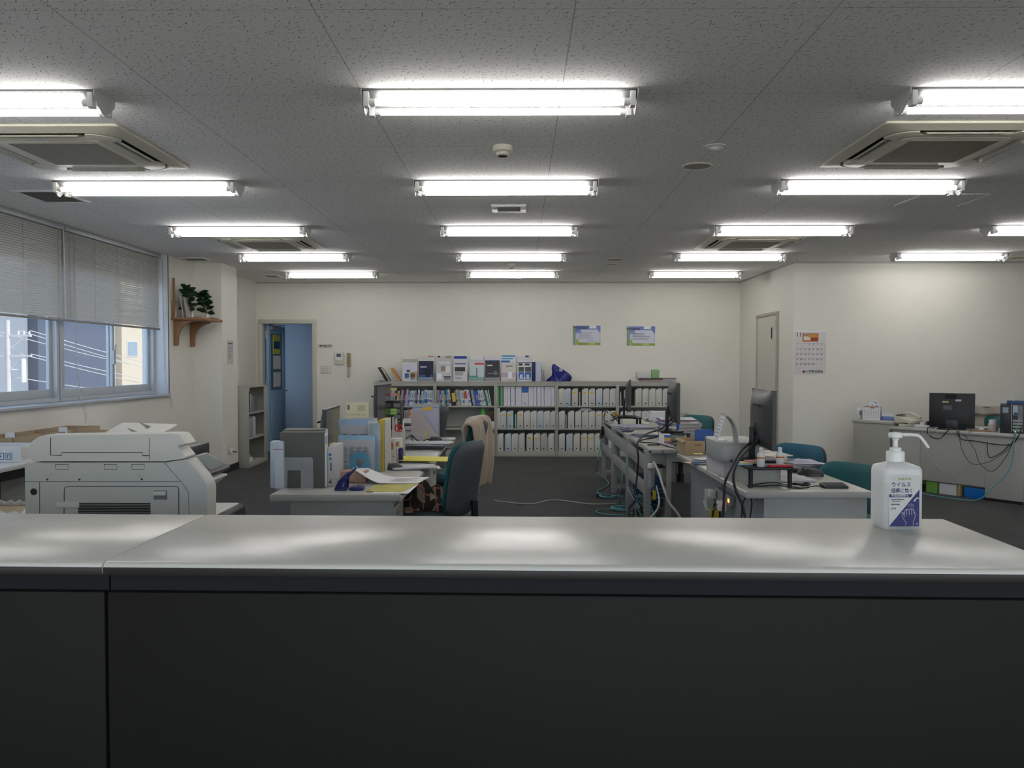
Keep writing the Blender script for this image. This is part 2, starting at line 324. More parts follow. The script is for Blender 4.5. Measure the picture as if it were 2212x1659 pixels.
# ---- window: frames, reveal, sill
XW = XL - .19
M_wf = mat('window_aluminium', (.52, .56, .60), .38, metal=.15)
rv = struct(MB().box(XL - .28, WY1 - .004, WZ0, XL, WY1 + .02, WZ1).box(XL - .28, WY0 - .02, WZ0, XL, WY0 + .004, WZ1).build('trim_window_reveal', mat('reveal_paint', (.70, .73, .76), .5)))
ym = onX(119, 760, XW).y
def window(num, y0, y1, split, sashes):
    f = struct(MB().box(XW - .05, y0, WZ0, XW + .04, y1, WZ0 + .035).box(XW - .05, y0, WZ1 - .3, XW + .04, y1, WZ1 - .001).box(XW - .05, y0, WZ0 + .035, XW + .04, y0 + .035, WZ1 - .3).box(XW - .05, y1 - .035, WZ0 + .035, XW + .04, y1, WZ1 - .3).build('window_%d' % num, M_wf))
    for i, (a, b) in enumerate(sashes):
        x = XW + (.018 if i % 2 == 0 else -.018)
        s = MB()
        z0, z1 = WZ0 + .036, WZ1 - .301
        s.box(x - .014, a, z0, x + .014, b, z0 + .075).box(x - .014, a, z1 - .05, x + .014, b, z1).box(x - .014, a, z0 + .075, x + .014, a + .045, z1 - .05).box(x - .014, b - .045, z0 + .075, x + .014, b, z1 - .05)
        so = s.build('sash', M_wf, f, bev=.002)
        MB().box(x - .003, a + .045, z0 + .075, x + .003, b - .045, z1 - .05).build('pane', M_glass, so)
    return f
y2a, y2b = onX(225, 760, XW).y, onX(248, 760, XW).y; ye = WY1 - .02
window(1, WY0 + .01, ym - .01, None, [(WY0 + .05, 4.9), (4.85, ym - .046)])
w2 = window(2, ym + .01, ye, None, [(ym + .046, (y2a + y2b) / 2 + .04), ((y2a + y2b) / 2 - .01, ye - .036)])
lx = (y2a + y2b) / 2 + .01
MB().box(XW + .03, lx - .015, 1.36, XW + .05, lx + .015, 1.50).cyl((XW + .05, lx, 1.43), (XW + .06, lx, 1.56), .007).build('crescent_lock', M_alu, w2, smooth=True)
struct(MB().box(XL - .28, WY0, WZ0 - .03, XL + .03, WY1 + .01, WZ0 - .002).build('trim_window_sill', M_wf, bev=.006))
# ---------------------------------------------------------------- ceiling lights
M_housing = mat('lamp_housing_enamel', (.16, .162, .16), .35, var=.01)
M_lampend = mat('lamp_end_plate', (.55, .55, .54), .4)
M_tube = M_emit('lit_tube', (1.0, .97, .95), TUBE_POWER)
FL = 1.243
def make_fixture():
    t = thing('ceiling_light', 'x', 'ceiling light')
    prof = [(-.095, 0), (.095, 0), (.092, -.008), (.034, -.042), (-.034, -.042), (-.092, -.008)]
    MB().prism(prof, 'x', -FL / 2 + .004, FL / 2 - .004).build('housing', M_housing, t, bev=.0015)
    for s in (-1, 1): MB().prism([(-.097, 0), (.097, 0), (.1, -.014), (.095, -.03), (.012, -.092), (-.012, -.092), (-.095, -.03), (-.1, -.014)], 'x', s * FL / 2 - .003, s * FL / 2 + .003).build('end_plate', M_lampend, t, bev=.001)
    mk = MB(); sl = -.034 / .058
    for k in range(9):
        x = .30 + k * .032; L = random.uniform(.012, .026); y0, y1 = -.085, -.079 if k % 3 else -.075
        mk.add([(a, y, -.0085 + (y + .092) * sl - .0006) for a, y in ((x, y0), (x + L, y0), (x + L, y1), (x, y1))], [(0, 1, 2, 3)])
    mk.build('rating_label', M_inkgrey, t)
    for y in (-.073, .073):
        MB().cyl((-.56, y, -.056), (.56, y, -.056), .0155, n=12).build('fluorescent_tube', M_tube, t, smooth=True)
        for s in (-1, 1): MB().cyl((s * .56, y, -.056), (s * .588, y, -.056), .0165, n=12).box(s * .588, y - .021, -.079, s * .612, y + .021, -.012).build('tube_socket', M_white, t, bev=.002)
    return t
fix0 = make_fixture(); first = True
for ci, (X, cn, rows) in enumerate(((-2.535, 'left', 5), (-.088, 'middle', 5), (2.37, 'right', 5), (4.83, 'far right', 4))):
    for r in range(rows):
        lab = ('twin-tube white ceiling light, %s from the counter in the %s lamp row' % (ORD[r], cn))
        loc = (X, 3.84 + 1.85 * r, CEIL)
        if first: fix0.location = loc; fix0['label'] = lab; fix0['group'] = 'twin-tube ceiling lights'; first = False
        else: dup(fix0, loc, 0, lab)
# ---------------------------------------------------------------- cassette air conditioners
M_acc = mat('aircon_cream', (.66, .635, .52), .45); M_acg = mat('aircon_grille', (.27, .24, .17), .6)
def grille_material():
    m, n, l, b = nodes_of('aircon_filter_grille'); b.inputs['Roughness'].default_value = .6
    tc = n.new('ShaderNodeTexCoord'); sx = n.new('ShaderNodeSeparateXYZ'); l.new(tc.outputs['Object'], sx.inputs[0])
    f = MATH(n, l, 'FRACT', MATH(n, l, 'MULTIPLY', sx.outputs[1], 80)); g = MATH(n, l, 'LESS_THAN', MATH(n, l, 'ABSOLUTE', MATH(n, l, 'SUBTRACT', MATH(n, l, 'FRACT', MATH(n, l, 'MULTIPLY_ADD', sx.outputs[0], 7.5, .5)), .5)), .02)
    mx = n.new('ShaderNodeMix'); mx.data_type = 'RGBA'; mx.inputs['A'].default_value = (.15, .13, .09, 1); mx.inputs['B'].default_value = (.36, .32, .23, 1)
    l.new(MATH(n, l, 'MAXIMUM', f, g), mx.inputs['Factor']); l.new(mx.outputs['Result'], b.inputs['Base Color']); return m
M_acg = grille_material()
def make_ac():
    t = thing('air_conditioner', 'x', 'air conditioner')
    MB().prism(rrect(.95, .95, .02, 3), 'z', 0, -.014).build('panel_rim', M_acc, t, bev=.004)
    p = MB(); pr = [(.935, -.014), (.80, -.034)]
    a = rrect(.93, .93, .02, 5); b = rrect(.82, .82, .13, 5); n = len(a)
    p.add([(x, y, -.0135) for x, y in a] + [(x, y, -.032) for x, y in b] + [(x * .99, y * .99, -.014) for x, y in b], [(i, (i + 1) % n, n + (i + 1) % n, n + i) for i in range(n)] + [(n + i, n + (i + 1) % n, 2 * n + (i + 1) % n, 2 * n + i) for i in range(n)])
    p.build('panel', M_acc, t, smooth=True)
    MB().prism(rrect(.815, .815, .13, 5), 'z', -.014, -.017).build('air_gap', M_dark, t)
    q = []
    for s in range(4):
        a = R(90 * s)
        loc = [(.395, -.262), (.33, -.235), (.33, .235), (.395, .262)]
        co = [(.395 - .13 + .13 * math.cos(R(t_)), .395 - .13 + .13 * math.sin(R(t_))) for t_ in range(0, 91, 15)]
        for x, y in loc + co: q.append((x * math.cos(a) - y * math.sin(a), x * math.sin(a) + y * math.cos(a)))
    MB().prism(q, 'z', -.017, -.036).build('cover', M_acc, t, bev=.003)
    for s in range(4):
        lv = MB().grid(lambda u, v: (.372 + .045 * (v - .5), -.225 + .45 * u, -.026 - .016 * v + .006 * math.sin(math.pi * v)), 10, 4).build('louver', M_cream, t, smooth=True, solid=.003)
        lv.rotation_euler = (0, 0, R(90 * s))
    MB().prism(rrect(.58, .58, .05, 4), 'z', -.036, -.0385).build('grille_frame', M_acc, t, bev=.001)
    MB().prism(rrect(.48, .48, .01, 2), 'z', -.0385, -.041).build('grille', M_acg, t)
    MB().box(-.03, -.325, -.038, .03, -.31, -.0365).build('badge', M_paper2, t)
    return t
ac0 = make_ac()
def ACp(pxn, pyn, pxf, pyf, side):
    a, b = onZ(pxn, pyn, CEIL), onZ(pxf, pyf, CEIL); x = (a.x + b.x) / 2 + side * .475; return (x, (a.y + b.y) / 2, CEIL)
l1, l2 = ACp(251, 266.6, 414, 361, -1), ACp(1910, 259, 1771, 358, 1)
ac0.location = l1; tag(ac0, 'square cassette air conditioner in the ceiling above the copier', 'air conditioner', 'ceiling cassette air conditioners')
dup(ac0, l2, 0, 'square cassette air conditioner, the near one of the two on the right')
dup(ac0, (l1[0], 8.42, CEIL), 0, 'square cassette air conditioner, the farther of the two on the window side')
dup(ac0, (l2[0], 8.42, CEIL), 0, 'square cassette air conditioner, the farther of the two on the right')
# ---------------------------------------------------------------- small ceiling fittings
def detector(p, label):
    t = thing('smoke_detector', label, 'smoke detector', p)
    MB().lathe([(.056, 0), (.056, -.028), (.05, -.034), (.036, -.036), (.036, -.05), (.028, -.056), (0, -.056)], n=28).build('detector_body', M_cream, t, smooth=True)
    MB().lathe([(.026, -.0561), (.026, -.058), (0, -.058)], n=20).build('sensor_window', M_dark, t)
p = onZ(1086, 316, CEIL); detector(p, 'round cream smoke detector between the first and second middle lamps')
p = onZ(1105, 570, CEIL); detector(p, 'small round smoke detector in front of the farthest middle lamp')
t = thing('downlight', 'small recessed emergency downlight with a bright reflector', 'downlight', onZ(1544, 317, CEIL))
MB().lathe([(.068, 0), (.07, -.004), (.05, -.006), (.046, .0)], n=28).build('trim_ring', M_white, t, smooth=True); MB().lathe([(.046, -.001), (.0, -.0015)], n=24).build('reflector', mat('chrome', (.8, .8, .8), .12, metal=1), t)
MB().cyl((-.02, 0, -.006), (.02, 0, -.006), .007, n=8).build('bulb', M_white, t)
for (px, py, r, lb) in ((1506, 358, .095, 'round beige ceiling speaker cover beside the downlight'), (1327, 560, .095, 'round ceiling speaker cover far ahead near the back wall'), (1322, 569.5, .06, 'small round ceiling downlight ring near the back wall'), (2199, 556, .1, 'round ceiling cover at the right end of the far right lamp')):
    t = thing('ceiling_speaker', lb, 'ceiling fitting', onZ(px, py, CEIL))
    MB().lathe([(r, 0), (r, -.006), (r - .008, -.009), (r - .012, -.005)], n=30).build('rim', M_cream, t, smooth=True); MB().lathe([(r - .01, -.005), (0, -.006)], n=30).build('speaker_mesh', mat('speaker_mesh', (.38, .37, .30), .7), t)
def vent(px0, py0, px1, py1, label, core, fw=.03):
    a, b = onZ(px0, py0, CEIL), onZ(px1, py1, CEIL); cx, cy = (a.x + b.x) / 2, (a.y + b.y) / 2; w, d = abs(b.x - a.x), abs(b.y - a.y)
    t = thing('ceiling_vent', label, 'ceiling vent', (cx, cy, CEIL))
    m = MB().box(-w / 2, -d / 2, -.012, w / 2, -d / 2 + fw, 0).box(-w / 2, d / 2 - fw, -.012, w / 2, d / 2, 0).box(-w / 2, -d / 2 + fw, -.012, -w / 2 + fw, d / 2 - fw, 0).box(w / 2 - fw, -d / 2 + fw, -.012, w / 2, d / 2 - fw, 0)
    m.build('vent_frame', M_white, t, bev=.002)
    MB().box(-w / 2 + fw, -d / 2 + fw, -.003, w / 2 - fw, d / 2 - fw, -.001).build('vent_opening', core, t)
    s = MB(); k = int((d - 2 * fw) / .03)
    for i in range(k): y = -d / 2 + fw + (i + .5) * (d - 2 * fw) / k; s.obox((0, y, -.006), (w - 2 * fw, .014, .002), Matrix.Rotation(R(25), 3, 'X'))
    s.build('vent_slats', M_lightgrey, t)
vent(1061, 441.5, 1136, 456.5, 'small framed square ceiling vent between second and third middle lamps', M_paper2, .045)
vent(20, 410, 197, 436, 'dark square exhaust grille in the ceiling near the window blinds', M_dark)
vent(385, 556, 458, 562, 'small ceiling vent near the pillar beside the window', M_lightgrey)
vent(562, 593, 612, 598, 'small ceiling vent left of the farthest left lamp', M_dark)
vent(1093, 601, 1127, 604, 'small ceiling vent behind the farthest middle lamp', M_paper2)
a, b = onZ(1933.7, 444, CEIL), onZ(2132, 418.5, CEIL); w, d = 0.5, b.y - a.y
t = thing('access_hatch', 'square ceiling access hatch with thin aluminium side strips', 'access hatch', (a.x + w / 2, (a.y + b.y) / 2, CEIL))
MB().box(-w / 2, -d / 2, -.003, w / 2, d / 2, 0).build('hatch_panel', M_ceil, t)
MB().box(-w / 2 - .01, -d / 2, -.006, -w / 2 + .02, d / 2, 0).box(w / 2 - .02, -d / 2, -.006, w / 2 + .01, d / 2, 0).build('hatch_strip', mat('hatch_strip', (.62, .60, .58), .4), t)
# ---------------------------------------------------------------- counter
CR = R(-1.35)
M_ctop = mat('counter_laminate', (.74, .725, .655), .25, var=.03, vs=9, bump=.05, bs=60)
M_cfront = mat('counter_panel', (.0115, .0112, .0085), .6, spec=.3, var=.03); M_cedge = mat('counter_edge', (.03, .026, .023), .45)  # front panel colour darkened to stand in for the shade on it
CT = .96
jf, jb = onZ(229, 1214.5, CT), onZ(438.7, 1111.4, CT); rf = onZ(2030, 1120, CT)
cpos = Vector(((jf.x + jb.x) / 2, (jf.y + jb.y) / 2, 0)); cd = .535
Rm = Matrix.Rotation(-CR, 2)
def counter(x0, x1, label, grp, xn0=0):
    t = thing('counter', label, 'reception counter', (cpos.x, cpos.y, 0), CR, grp); y0, y1 = -cd / 2, cd / 2
    prof = [(y0 + .012, CT), (y1, CT), (y1, CT - .028), (y0 + .008, CT - .028), (y0, CT - .022), (y0, CT - .01), (y0 + .003, CT - .004)]
    MB().prism(prof, 'x', x0 + .0015, x1 - .0015).build('counter_top', M_ctop, t, bev=.0015)
    MB().box(x0 + .0015, y0 - .0015, CT - .0275, x1 - .0015, y0 + .001, CT - .011).build('edge_band', M_cedge, t, bev=.0007)
    MB().box(x0 + .002, y0 + .03, CT - .07, x1 - .002, y1 - .02, CT - .028).build('shadow_gap', M_dark, t)
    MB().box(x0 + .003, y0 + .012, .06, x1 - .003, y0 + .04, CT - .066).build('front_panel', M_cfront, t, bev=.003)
    MB().box(x0 + .003, y0 + .04, .06, x0 + .02, y1 - .03, CT - .07).box(x1 - .02, y0 + .04, .06, x1 - .003, y1 - .03, CT - .07).box(x0 + .02, y0 + .2, .06, x1 - .02, y0 + .22, CT - .07).build('carcass', M_lightgrey, t)
    MB().box(x0 + .01, y0 + .05, 0, x1 - .01, y1 - .05, .06).build('plinth', M_black, t)
rfl = rf.x - cpos.x
counter(0, 1.112 - cpos.x + .002, 'long reception counter section holding the sanitizer bottle', 'reception counter units')
counter(-1.8, 0, 'reception counter section at the left in front of the copier', 'reception counter units')
# ---------------------------------------------------------------- flat printed things: a thin slab with printed areas on its face
def sheet(name, w, h, bg, blocks, parent=None, th=.002, face=-1, gl=.5):
    """stands on z=0, centred on x, face toward -y; blocks are (x0, z0, x1, z1, rgb) in 0..1 of the slab"""
    m = MB().box(-w / 2, 0, 0, w / 2, th, h); mats = [paint(bg, gl)]; idx = {}
    for i, (x0, z0, x1, z1, rgb) in enumerate(blocks):
        if rgb not in idx: idx[rgb] = len(mats); mats.append(paint(rgb, gl))
        e = -.0004 - .00015 * i; m.mat(idx[rgb]); X0, X1, Z0, Z1 = -w / 2 + x0 * w, -w / 2 + x1 * w, z0 * h, z1 * h
        m.add([(X0, e, Z0), (X1, e, Z0), (X1, e, Z1), (X0, e, Z1)], [(0, 1, 2, 3)])
    return m.build(name, mats, parent)
def lines(x0, x1, z0, z1, n, rgb=(90, 90, 95), fill=.45, seed=1):
    rd = random.Random(seed); out = []; s = (z1 - z0) / n
    for i in range(n): out.append((x0, z0 + i * s, x0 + (x1 - x0) * rd.uniform(.55, 1), z0 + i * s + s * fill, rgb))
    return out
# ---------------------------------------------------------------- outside the window
M_asph = mat('asphalt', (.42, .43, .44), .9)
struct(MB().box(-60, -30, -4.2, -4.6, 90, -4).build('ground', M_asph)); 
def building(y0, y1, x0, x1, h, m, label, wins, nm='building'):
    t = thing(nm, label, 'building', (0, 0, 0))
    MB().box(x0, y0, -4, x1, y1, h).build('walls', m, t); MB().box(x0 - .1, y0 - .1, h, x1 + .1, y1 + .1, h + .25).build('parapet', m, t)
    for (a, b, z0, z1) in wins:
        f = MB().box(x1 - .02, a, z0, x1 + .05, b, z1).build('building_window', M_alu, t)
        MB().box(x1 + .03, a + .06, z0 + .06, x1 + .06, b - .06, z1 - .06).build('pane', mat('far_glass', (.12, .16, .2), .15), f)
building(30, 50.4, -44, -30, 12, mat('grey_cladding', (.14, .155, .18), .7), 'grey blue building across the street behind the utility pole', [(34 + 3.6 * i, 35.6 + 3.6 * i, z, z + 1.5) for i in range(4) for z in (0, 3.4)])
building(50.8, 59.4, -44, -29.6, 13, mat('navy_cladding', (.03, .038, .065), .6), 'dark navy windowless building across the street', [])
building(59.8, 62, -44, -30.3, 10, mat('pale_cladding', (.2, .21, .22), .7), 'narrow grey building between the navy and the cream one', [(60.4, 61.4, .2, 1.9)])
building(62.4, 82, -44, -30, 13, mat('cream_cladding', (.34, .29, .22), .7), 'sunlit cream building with a small window across the street', [(63.2, 64.9, 1.9, 3.1), (69, 70.6, 1.9, 3.1)])
t = thing('utility_pole', 'concrete utility pole with crossarms and transformer outside the window', 'utility pole', (-14, 22.6, -4))
MB().cyl((0, 0, 0), (0, 0, 6.55), .08, .06, n=12).build('pole', mat('concrete', (.34, .33, .31), .7), t, smooth=True)
for z in (6.1, 5.55): MB().box(-.5, -.03, z, .65, .03, z + .05).cyl((.05, 0, z - .35), (.5, 0, z), .02).build('crossarm', mat('galvanised', (.35, .35, .35), .5), t)
MB().cyl((.42, 0, 4.85), (.42, 0, 5.5), .07, n=14).cyl((0, 0, 5.2), (.4, 0, 5.2), .02).build('transformer', mat('transformer_grey', (.45, .45, .44), .5), t, smooth=True)
for x in (-.4, .3, .45, .6): MB().lathe([(.02, 0), (.03, .03), (.02, .05), (.028, .08), (.01, .11), (0, .11)], (x, 0, 6.15), n=10).build('insulator', mat('transformer_grey', (.45, .45, .44), .5), t)
for k, (x, z, x2, z2, lb) in enumerate(((.6, 6.27, -17, 5.2, 'highest'), (.3, 6.27, -18, 4.9, 'second highest'), (-.4, 6.27, -19, 5.6, 'third highest'), (.6, 5.63, -17, 4.6, 'fourth highest'), (.3, 5.63, -16.4, 3.9, 'second lowest'), (.08, 5.0, -16, 4.1, 'lowest'))):
    A = Vector((-14 + x, 22.6 + .05, -4 + z)); B = Vector((x2, 62, -4 + z2)); P = [A.lerp(B, i / 10) - Vector((0, 0, 1.0 * math.sin(math.pi * i / 10))) for i in range(11)]
    solo('power_line', MB().tube(P, .013, 5), mat('cable_bright', (.30, .30, .29), .5), 'overhead wire outside the window leaving the utility pole, the %s' % lb, 'power line', 'overhead wires outside')
# ---------------------------------------------------------------- blinds
M_slat = mat('blind_slat', (.60, .595, .56), .45, var=.01)
XBL = XL - .075
yb1 = onX(134, 600, XBL).y; yb0 = 3.06; yb2 = onX(137, 600, XBL).y; yb3 = onX(343, 620, XBL).y
def blind(y0, y1, zb, label, grp):
    t = thing('venetian_blind', label, 'blind', (XBL, (y0 + y1) / 2, CEIL - .001), 0, grp); L = (y1 - y0) / 2; D = CEIL - zb
    MB().box(-.022, -L, -.045, .026, L, 0).build('headrail', M_alu, t, bev=.003)
    n = int((D - .07) / .0205); m = MB()
    for i in range(n):
        z = -.06 - i * .0205; a = R(58 + 3 * math.sin(i * 1.7)); ca, sa = math.cos(a), math.sin(a)
        q = [(-.0125, 0), (-.006, .0016), (0, .0021), (.006, .0016), (.0125, 0)]
        pr = [(u * ca - v * sa, u * sa - v * ca) for u, v in q]
        vs = [(x, s * L, z - w * 1) for s in (-1, 1) for x, w in pr]; m.add(vs, [(j, j + 1, j + 6, j + 5) for j in range(4)])
    m.build('slats', M_slat, t, smooth=True)
    MB().box(-.012, -L, -D, .012, L, -D + .022).build('bottom_rail', mat('blind_rail', (.26, .25, .24), .4), t, bev=.003)
    k = max(2, round((y1 - y0) / .55)); c = MB()
    for i in range(k + 1):
        y = -L + .08 + (2 * L - .16) * i / k; MB().box(.013, y - .0012, -D, .0145, y + .0012, -.04).box(-.0145, y - .0012, -D, -.013, y + .0012, -.04).build('ladder_cord', mat('cord', (.42, .41, .38), .7), t)
    return t, L, D
zb1 = onX(134, 694, XBL).z; zb2 = onX(343, 713, XBL).z
bt1, L1, D1 = blind(yb0, yb1, zb1, 'long grey venetian blind over the nearer window', 'grey venetian blinds'); bt2, L2, D2 = blind(yb2, yb3, zb2, 'grey venetian blind over the far window by the pillar', 'grey venetian blinds')
M_cord = mat('pull_cord', (.45, .44, .42), .6)
for bt, yy, zlow in ((bt2, -L2 + .12, .82), (bt2, L2 + .03, .86), (bt1, -.2, .8)):
    P = [(.03, yy, -.05), (.035, yy, -1.0), (.055, yy + .01, -1.5), (.1, yy + .02, zlow - CEIL + .1), (.102, yy + .035, zlow - CEIL), (.1, yy + .05, zlow - CEIL + .1), (.055, yy + .04, -1.5), (.035, yy + .02, -1.0), (.03, yy + .01, -.05)]
    MB().tube(smoothpath(P, 5), .002, 5).build('pull_cord', M_cord, bt)
MB().cyl((.035, L1 - .03, -.05), (.04, L1 - .02, -.82), .004).build('tilt_wand', M_white, bt1)
# ---------------------------------------------------------------- bookcases
YC = 12.15; CW = .892; BX = [onY(px, 900, YC).x for px in (808, 939.5, 1071, 1202.5, 1334)]; DEP = .40; TOPZ = onY(1100, 827, YC).z
S1, S2, S0 = onY(1100, 877, YC).z, onY(1100, 925.5, YC).z, onY(1100, 974.5, YC).z
def bookcase():
    t = thing('bookcase', 'x', 'bookcase', (0, 0, 0), 0, 'grey steel bookcases along the back wall'); W = CW
    MB().box(.0, 0, 0, .022, DEP, TOPZ - .001).box(W - .022, 0, 0, W, DEP, TOPZ - .001).box(.022, 0, TOPZ - .05, W - .022, .02, TOPZ - .001).box(.022, 0, 0, W - .022, .02, S0 - .02).build('frame', M_case, t, bev=.002)
    MB().box(.0, -.004, TOPZ - .001, W, DEP, TOPZ + .018).build('top', M_case, t, bev=.002)
    MB().box(.022, DEP - .012, .05, W - .022, DEP, TOPZ - .001).build('back_panel', M_case, t)
    for z in (S1, S2, S0): MB().box(.022, .012, z - .022, W - .022, DEP - .012, z).build('shelf', M_case, t, bev=.002)
    return t
BN = ['leftmost bookcase', 'second bookcase', 'middle bookcase', 'fourth bookcase', 'rightmost bookcase']
TZ = TOPZ + .018
b0 = bookcase()
for i, x in enumerate(BX):
    lab = 'open grey steel three-shelf unit, the ' + BN[i]
    if i == 0: b0.location = (x, YC, 0); b0['label'] = lab
    else: dup(b0, (x, YC, 0), 0, lab)
SH = {1: (S1, 'top shelf'), 2: (S2, 'middle shelf'), 3: (S0, 'bottom shelf')}
FW = .092; FH = .258
def filebox(kind):
    body = {'w': (198, 198, 192), 'b': (188, 196, 204), 'y': (200, 198, 188), 'c': (205, 195, 150), 'd': (176, 174, 166), 'B': (188, 196, 204)}[kind[0]]
    t = thing('magazine_file', 'x', 'file box')
    d = .24; W = FW; H = FH
    poly = [(0, 0), (W, 0), (W, H), (W * .42, H), (0, H * .90)]
    MB().prism(poly, 'y', 0, d).build('box', paint(body, .55), t, bev=.0015)
    if kind[0] in 'bB': MB().box(0.002, -.0006, .002, W - .002, 0, .045).build('bottom_band', paint((165, 185, 200)), t)
    MB().cyl((W * .5, .0005, .036), (W * .5, -.0012, .036), .0105, n=14).build('finger_hole', M_ink if len(kind) < 2 or kind[1] != 'r' else M_inkgrey, t)
    if 'Y' in kind: MB().box(W * .2, -.001, H - .075, W * .72, 0, H - .052).build('label_strip', paint((222, 184, 50)), t)
    else: MB().box(W * .3, -.001, H - .07, W * .62, 0, H - .066).build('label_strip', M_paper2, t)
    return t
FB = {}
def pxX(o, px): return onY(o + px / 5.267, 850, YC).x
kw = {'w': 'white magazine file', 'b': 'pale blue-white magazine file', 'y': 'off-white magazine file', 'c': 'cream magazine file', 'd': 'greyish magazine file', 'B': 'pale blue-white magazine file'}
def row(case, sh, items, sc_=5.267, o=1060):
    z, sn = SH[sh]
    for i, it in enumerate(items):
        cx, k = it[0], it[1]; X = onY(o + cx / sc_, 850, YC).x
        if k not in FB: FB[k] = filebox(k); u = FB[k]; new = True
        else: u = FB[k]; new = False
        lab = '%s%s, %s from left, %s of %s' % (kw[k[0]], ' with yellow label' if 'Y' in k else '', ORD[i], sn, BN[case])
        if new: u.location = (X, YC + .015, z); u['label'] = lab; u['group'] = 'magazine files in the back bookcases'
        else: dup(u, (X, YC + .015 + random.uniform(0, .008), z), 0, lab)
row(3, 1, [(766, 'w'), (838, 'b'), (922, 'yY'), (1040, 'wY'), (1118, 'wY'), (1200, 'b'), (1279, 'w'), (1355, 'w')])
row(3, 2, [(773, 'wr'), (880, 'w'), (962, 'w'), (1040, 'wr'), (1117, 'w'), (1195, 'wrY'), (1276, 'wY'), (1354, 'w')])
row(3, 3, [(775, 'w'), (862, 'br'), (945, 'w'), (1028, 'yrY'), (1106, 'wY'), (1184, 'w'), (1262, 'w'), (1340, 'w')])
row(2, 2, [(107, 'wY'), (186, 'bY'), (300, 'yY'), (377, 'w'), (452, 'w'), (527, 'b'), (602, 'w'), (677, 'w')])
row(2, 3, [(73, 'w'), (160, 'b'), (238, 'w'), (315, 'wr'), (408, 'wY'), (492, 'wY'), (568, 'd'), (655, 'w')])
row(4, 1, [(1525, 'w'), (1650, 'wr'), (1728, 'w'), (1805, 'wr'), (1882, 'w'), (1960, 'w'), (2036, 'w')])
row(4, 2, [(1480, 'w'), (1556, 'w'), (1640, 'w'), (1720, 'w'), (1800, 'w')])
row(1, 3, [(1602, 'c'), (1688, 'cr')], 6.144, 780)
# upright and leaning books
def book(case, sh, n, x, w, h, rgb, cname, lean=0, band=None, d=.21, kind='book'):
    z, sn = SH[sh]; W = w
    m = MB().box(0, 0, 0, W, d, h); mats = [paint(rgb, .5)]
    if band:
        m.mat(1).add([(.001, -.0004, h * band[0]), (W - .001, -.0004, h * band[0]), (W - .001, -.0004, h * band[1]), (.001, -.0004, h * band[1])], [(0, 1, 2, 3)]); mats.append(paint(band[2]))
        if len(band) > 3: m.add([(W * .35, -.0005, h * band[3]), (W * .65, -.0005, h * band[3]), (W * .65, -.0005, h * band[4]), (W * .35, -.0005, h * band[4])], [(0, 1, 2, 3)])
    o = m.build(kind, mats); a = R(lean); o.rotation_euler = (0, a, 0)
    o.location = (x, YC + .03, z + (W * math.sin(a) if a > 0 else 0) + .0005)
    return tag(o, '%s %s, %s from left, %s, %s' % (cname, 'binder' if kind == 'binder' else 'booklet', ORD[n], sn, BN[case]), kind, 'books and booklets in the back bookcases')
NM = {'w': ((205, 205, 208), 'white'), 'g': ((150, 152, 150), 'grey'), 'n': ((28, 40, 105), 'navy'), 'b': ((60, 90, 165), 'blue'), 'c': ((40, 145, 190), 'sky blue'), 'k': ((35, 36, 40), 'black'), 'r': ((150, 42, 48), 'dark red'), 'G': ((30, 115, 65), 'green'), 't': ((20, 125, 110), 'sea green'), 'p': ((195, 165, 165), 'pinkish'), 'y': ((200, 190, 140), 'pale yellow'), 'l': ((170, 195, 215), 'pale blue'), 'o': ((215, 115, 30), 'orange'), 'e': ((160, 190, 110), 'yellow green')}
def shelfrun(case, sh, spec, lean, x0px, x1px, hr=(.24, .255), o=780, s=6.144, y=850):
    x0, x1 = onY(o + x0px / s, y, YC).x, onY(o + x1px / s, y, YC).x; n = len(spec); rd = random.Random(case * 7 + sh)
    ws = [{'W': 1.9, 'M': 1.3}.get(k[1:2], 1) * rd.uniform(.85, 1.15) for k in spec]; tot = sum(ws); x = x0
    for i, k in enumerate(spec):
        w = (x1 - x0) * ws[i] / tot; c, cn = NM[k[0]]; L = lean(i / n); h = rd.uniform(*hr); bd = None
        if k[0] in 'wlgpy': bd = (rd.uniform(.12, .3), rd.uniform(.32, .42), rd.choice([(60, 80, 150), (120, 125, 135), (150, 60, 60), (150, 180, 200)]), .5, .85)
        elif rd.random() < .6: bd = (.1, .14, (210, 210, 210), .35, .7)
        if 'R' in k: bd = (.45, .9, (185, 60, 50))
        if 'P' in k: bd = (.25, .8, (215, 195, 60))
        book(case, sh, i, x, w * math.cos(R(L)) * .97, h, c, cn, L, bd); x += w
shelfrun(0, 1, ['n', 'w', 'g', 't', 'k', 'yM', 'k', 'gM', 'r', 'n', 'pM', 'b', 'l', 'wM', 'l', 'g', 'n', 'w', 'k', 'wM', 'c', 'lW', 'wM', 'w', 'l'], lambda t: 11 * max(0, 1 - t * 1.15), 345, 955, (.22, .24))
shelfrun(1, 1, ['gW', 'b', 'y', 'g', 'k', 'cM', 'w', 'k', 'kWP', 'g', 'y', 'g', 'wM', 'w', 'wR', 'wR', 'w', 'w', 'k', 'gM', 'b', 'b', 'b', 'l', 'wM', 'w', 'GM', 'w'], lambda t: -4 - 9 * t, 1010, 1715, (.225, .245))
shelfrun(0, 2, ['nM', 'gM', 'g', 'o', 'w', 'lM', 'w', 'n', 'k'], lambda t: 0, 528, 800, (.26, .28))
book(1, 1, 28 - 1, onY(780 + 1718 / 6.144, 850, YC).x, .012, .24, (200, 200, 205), 'white leaning', -10, d=.2)
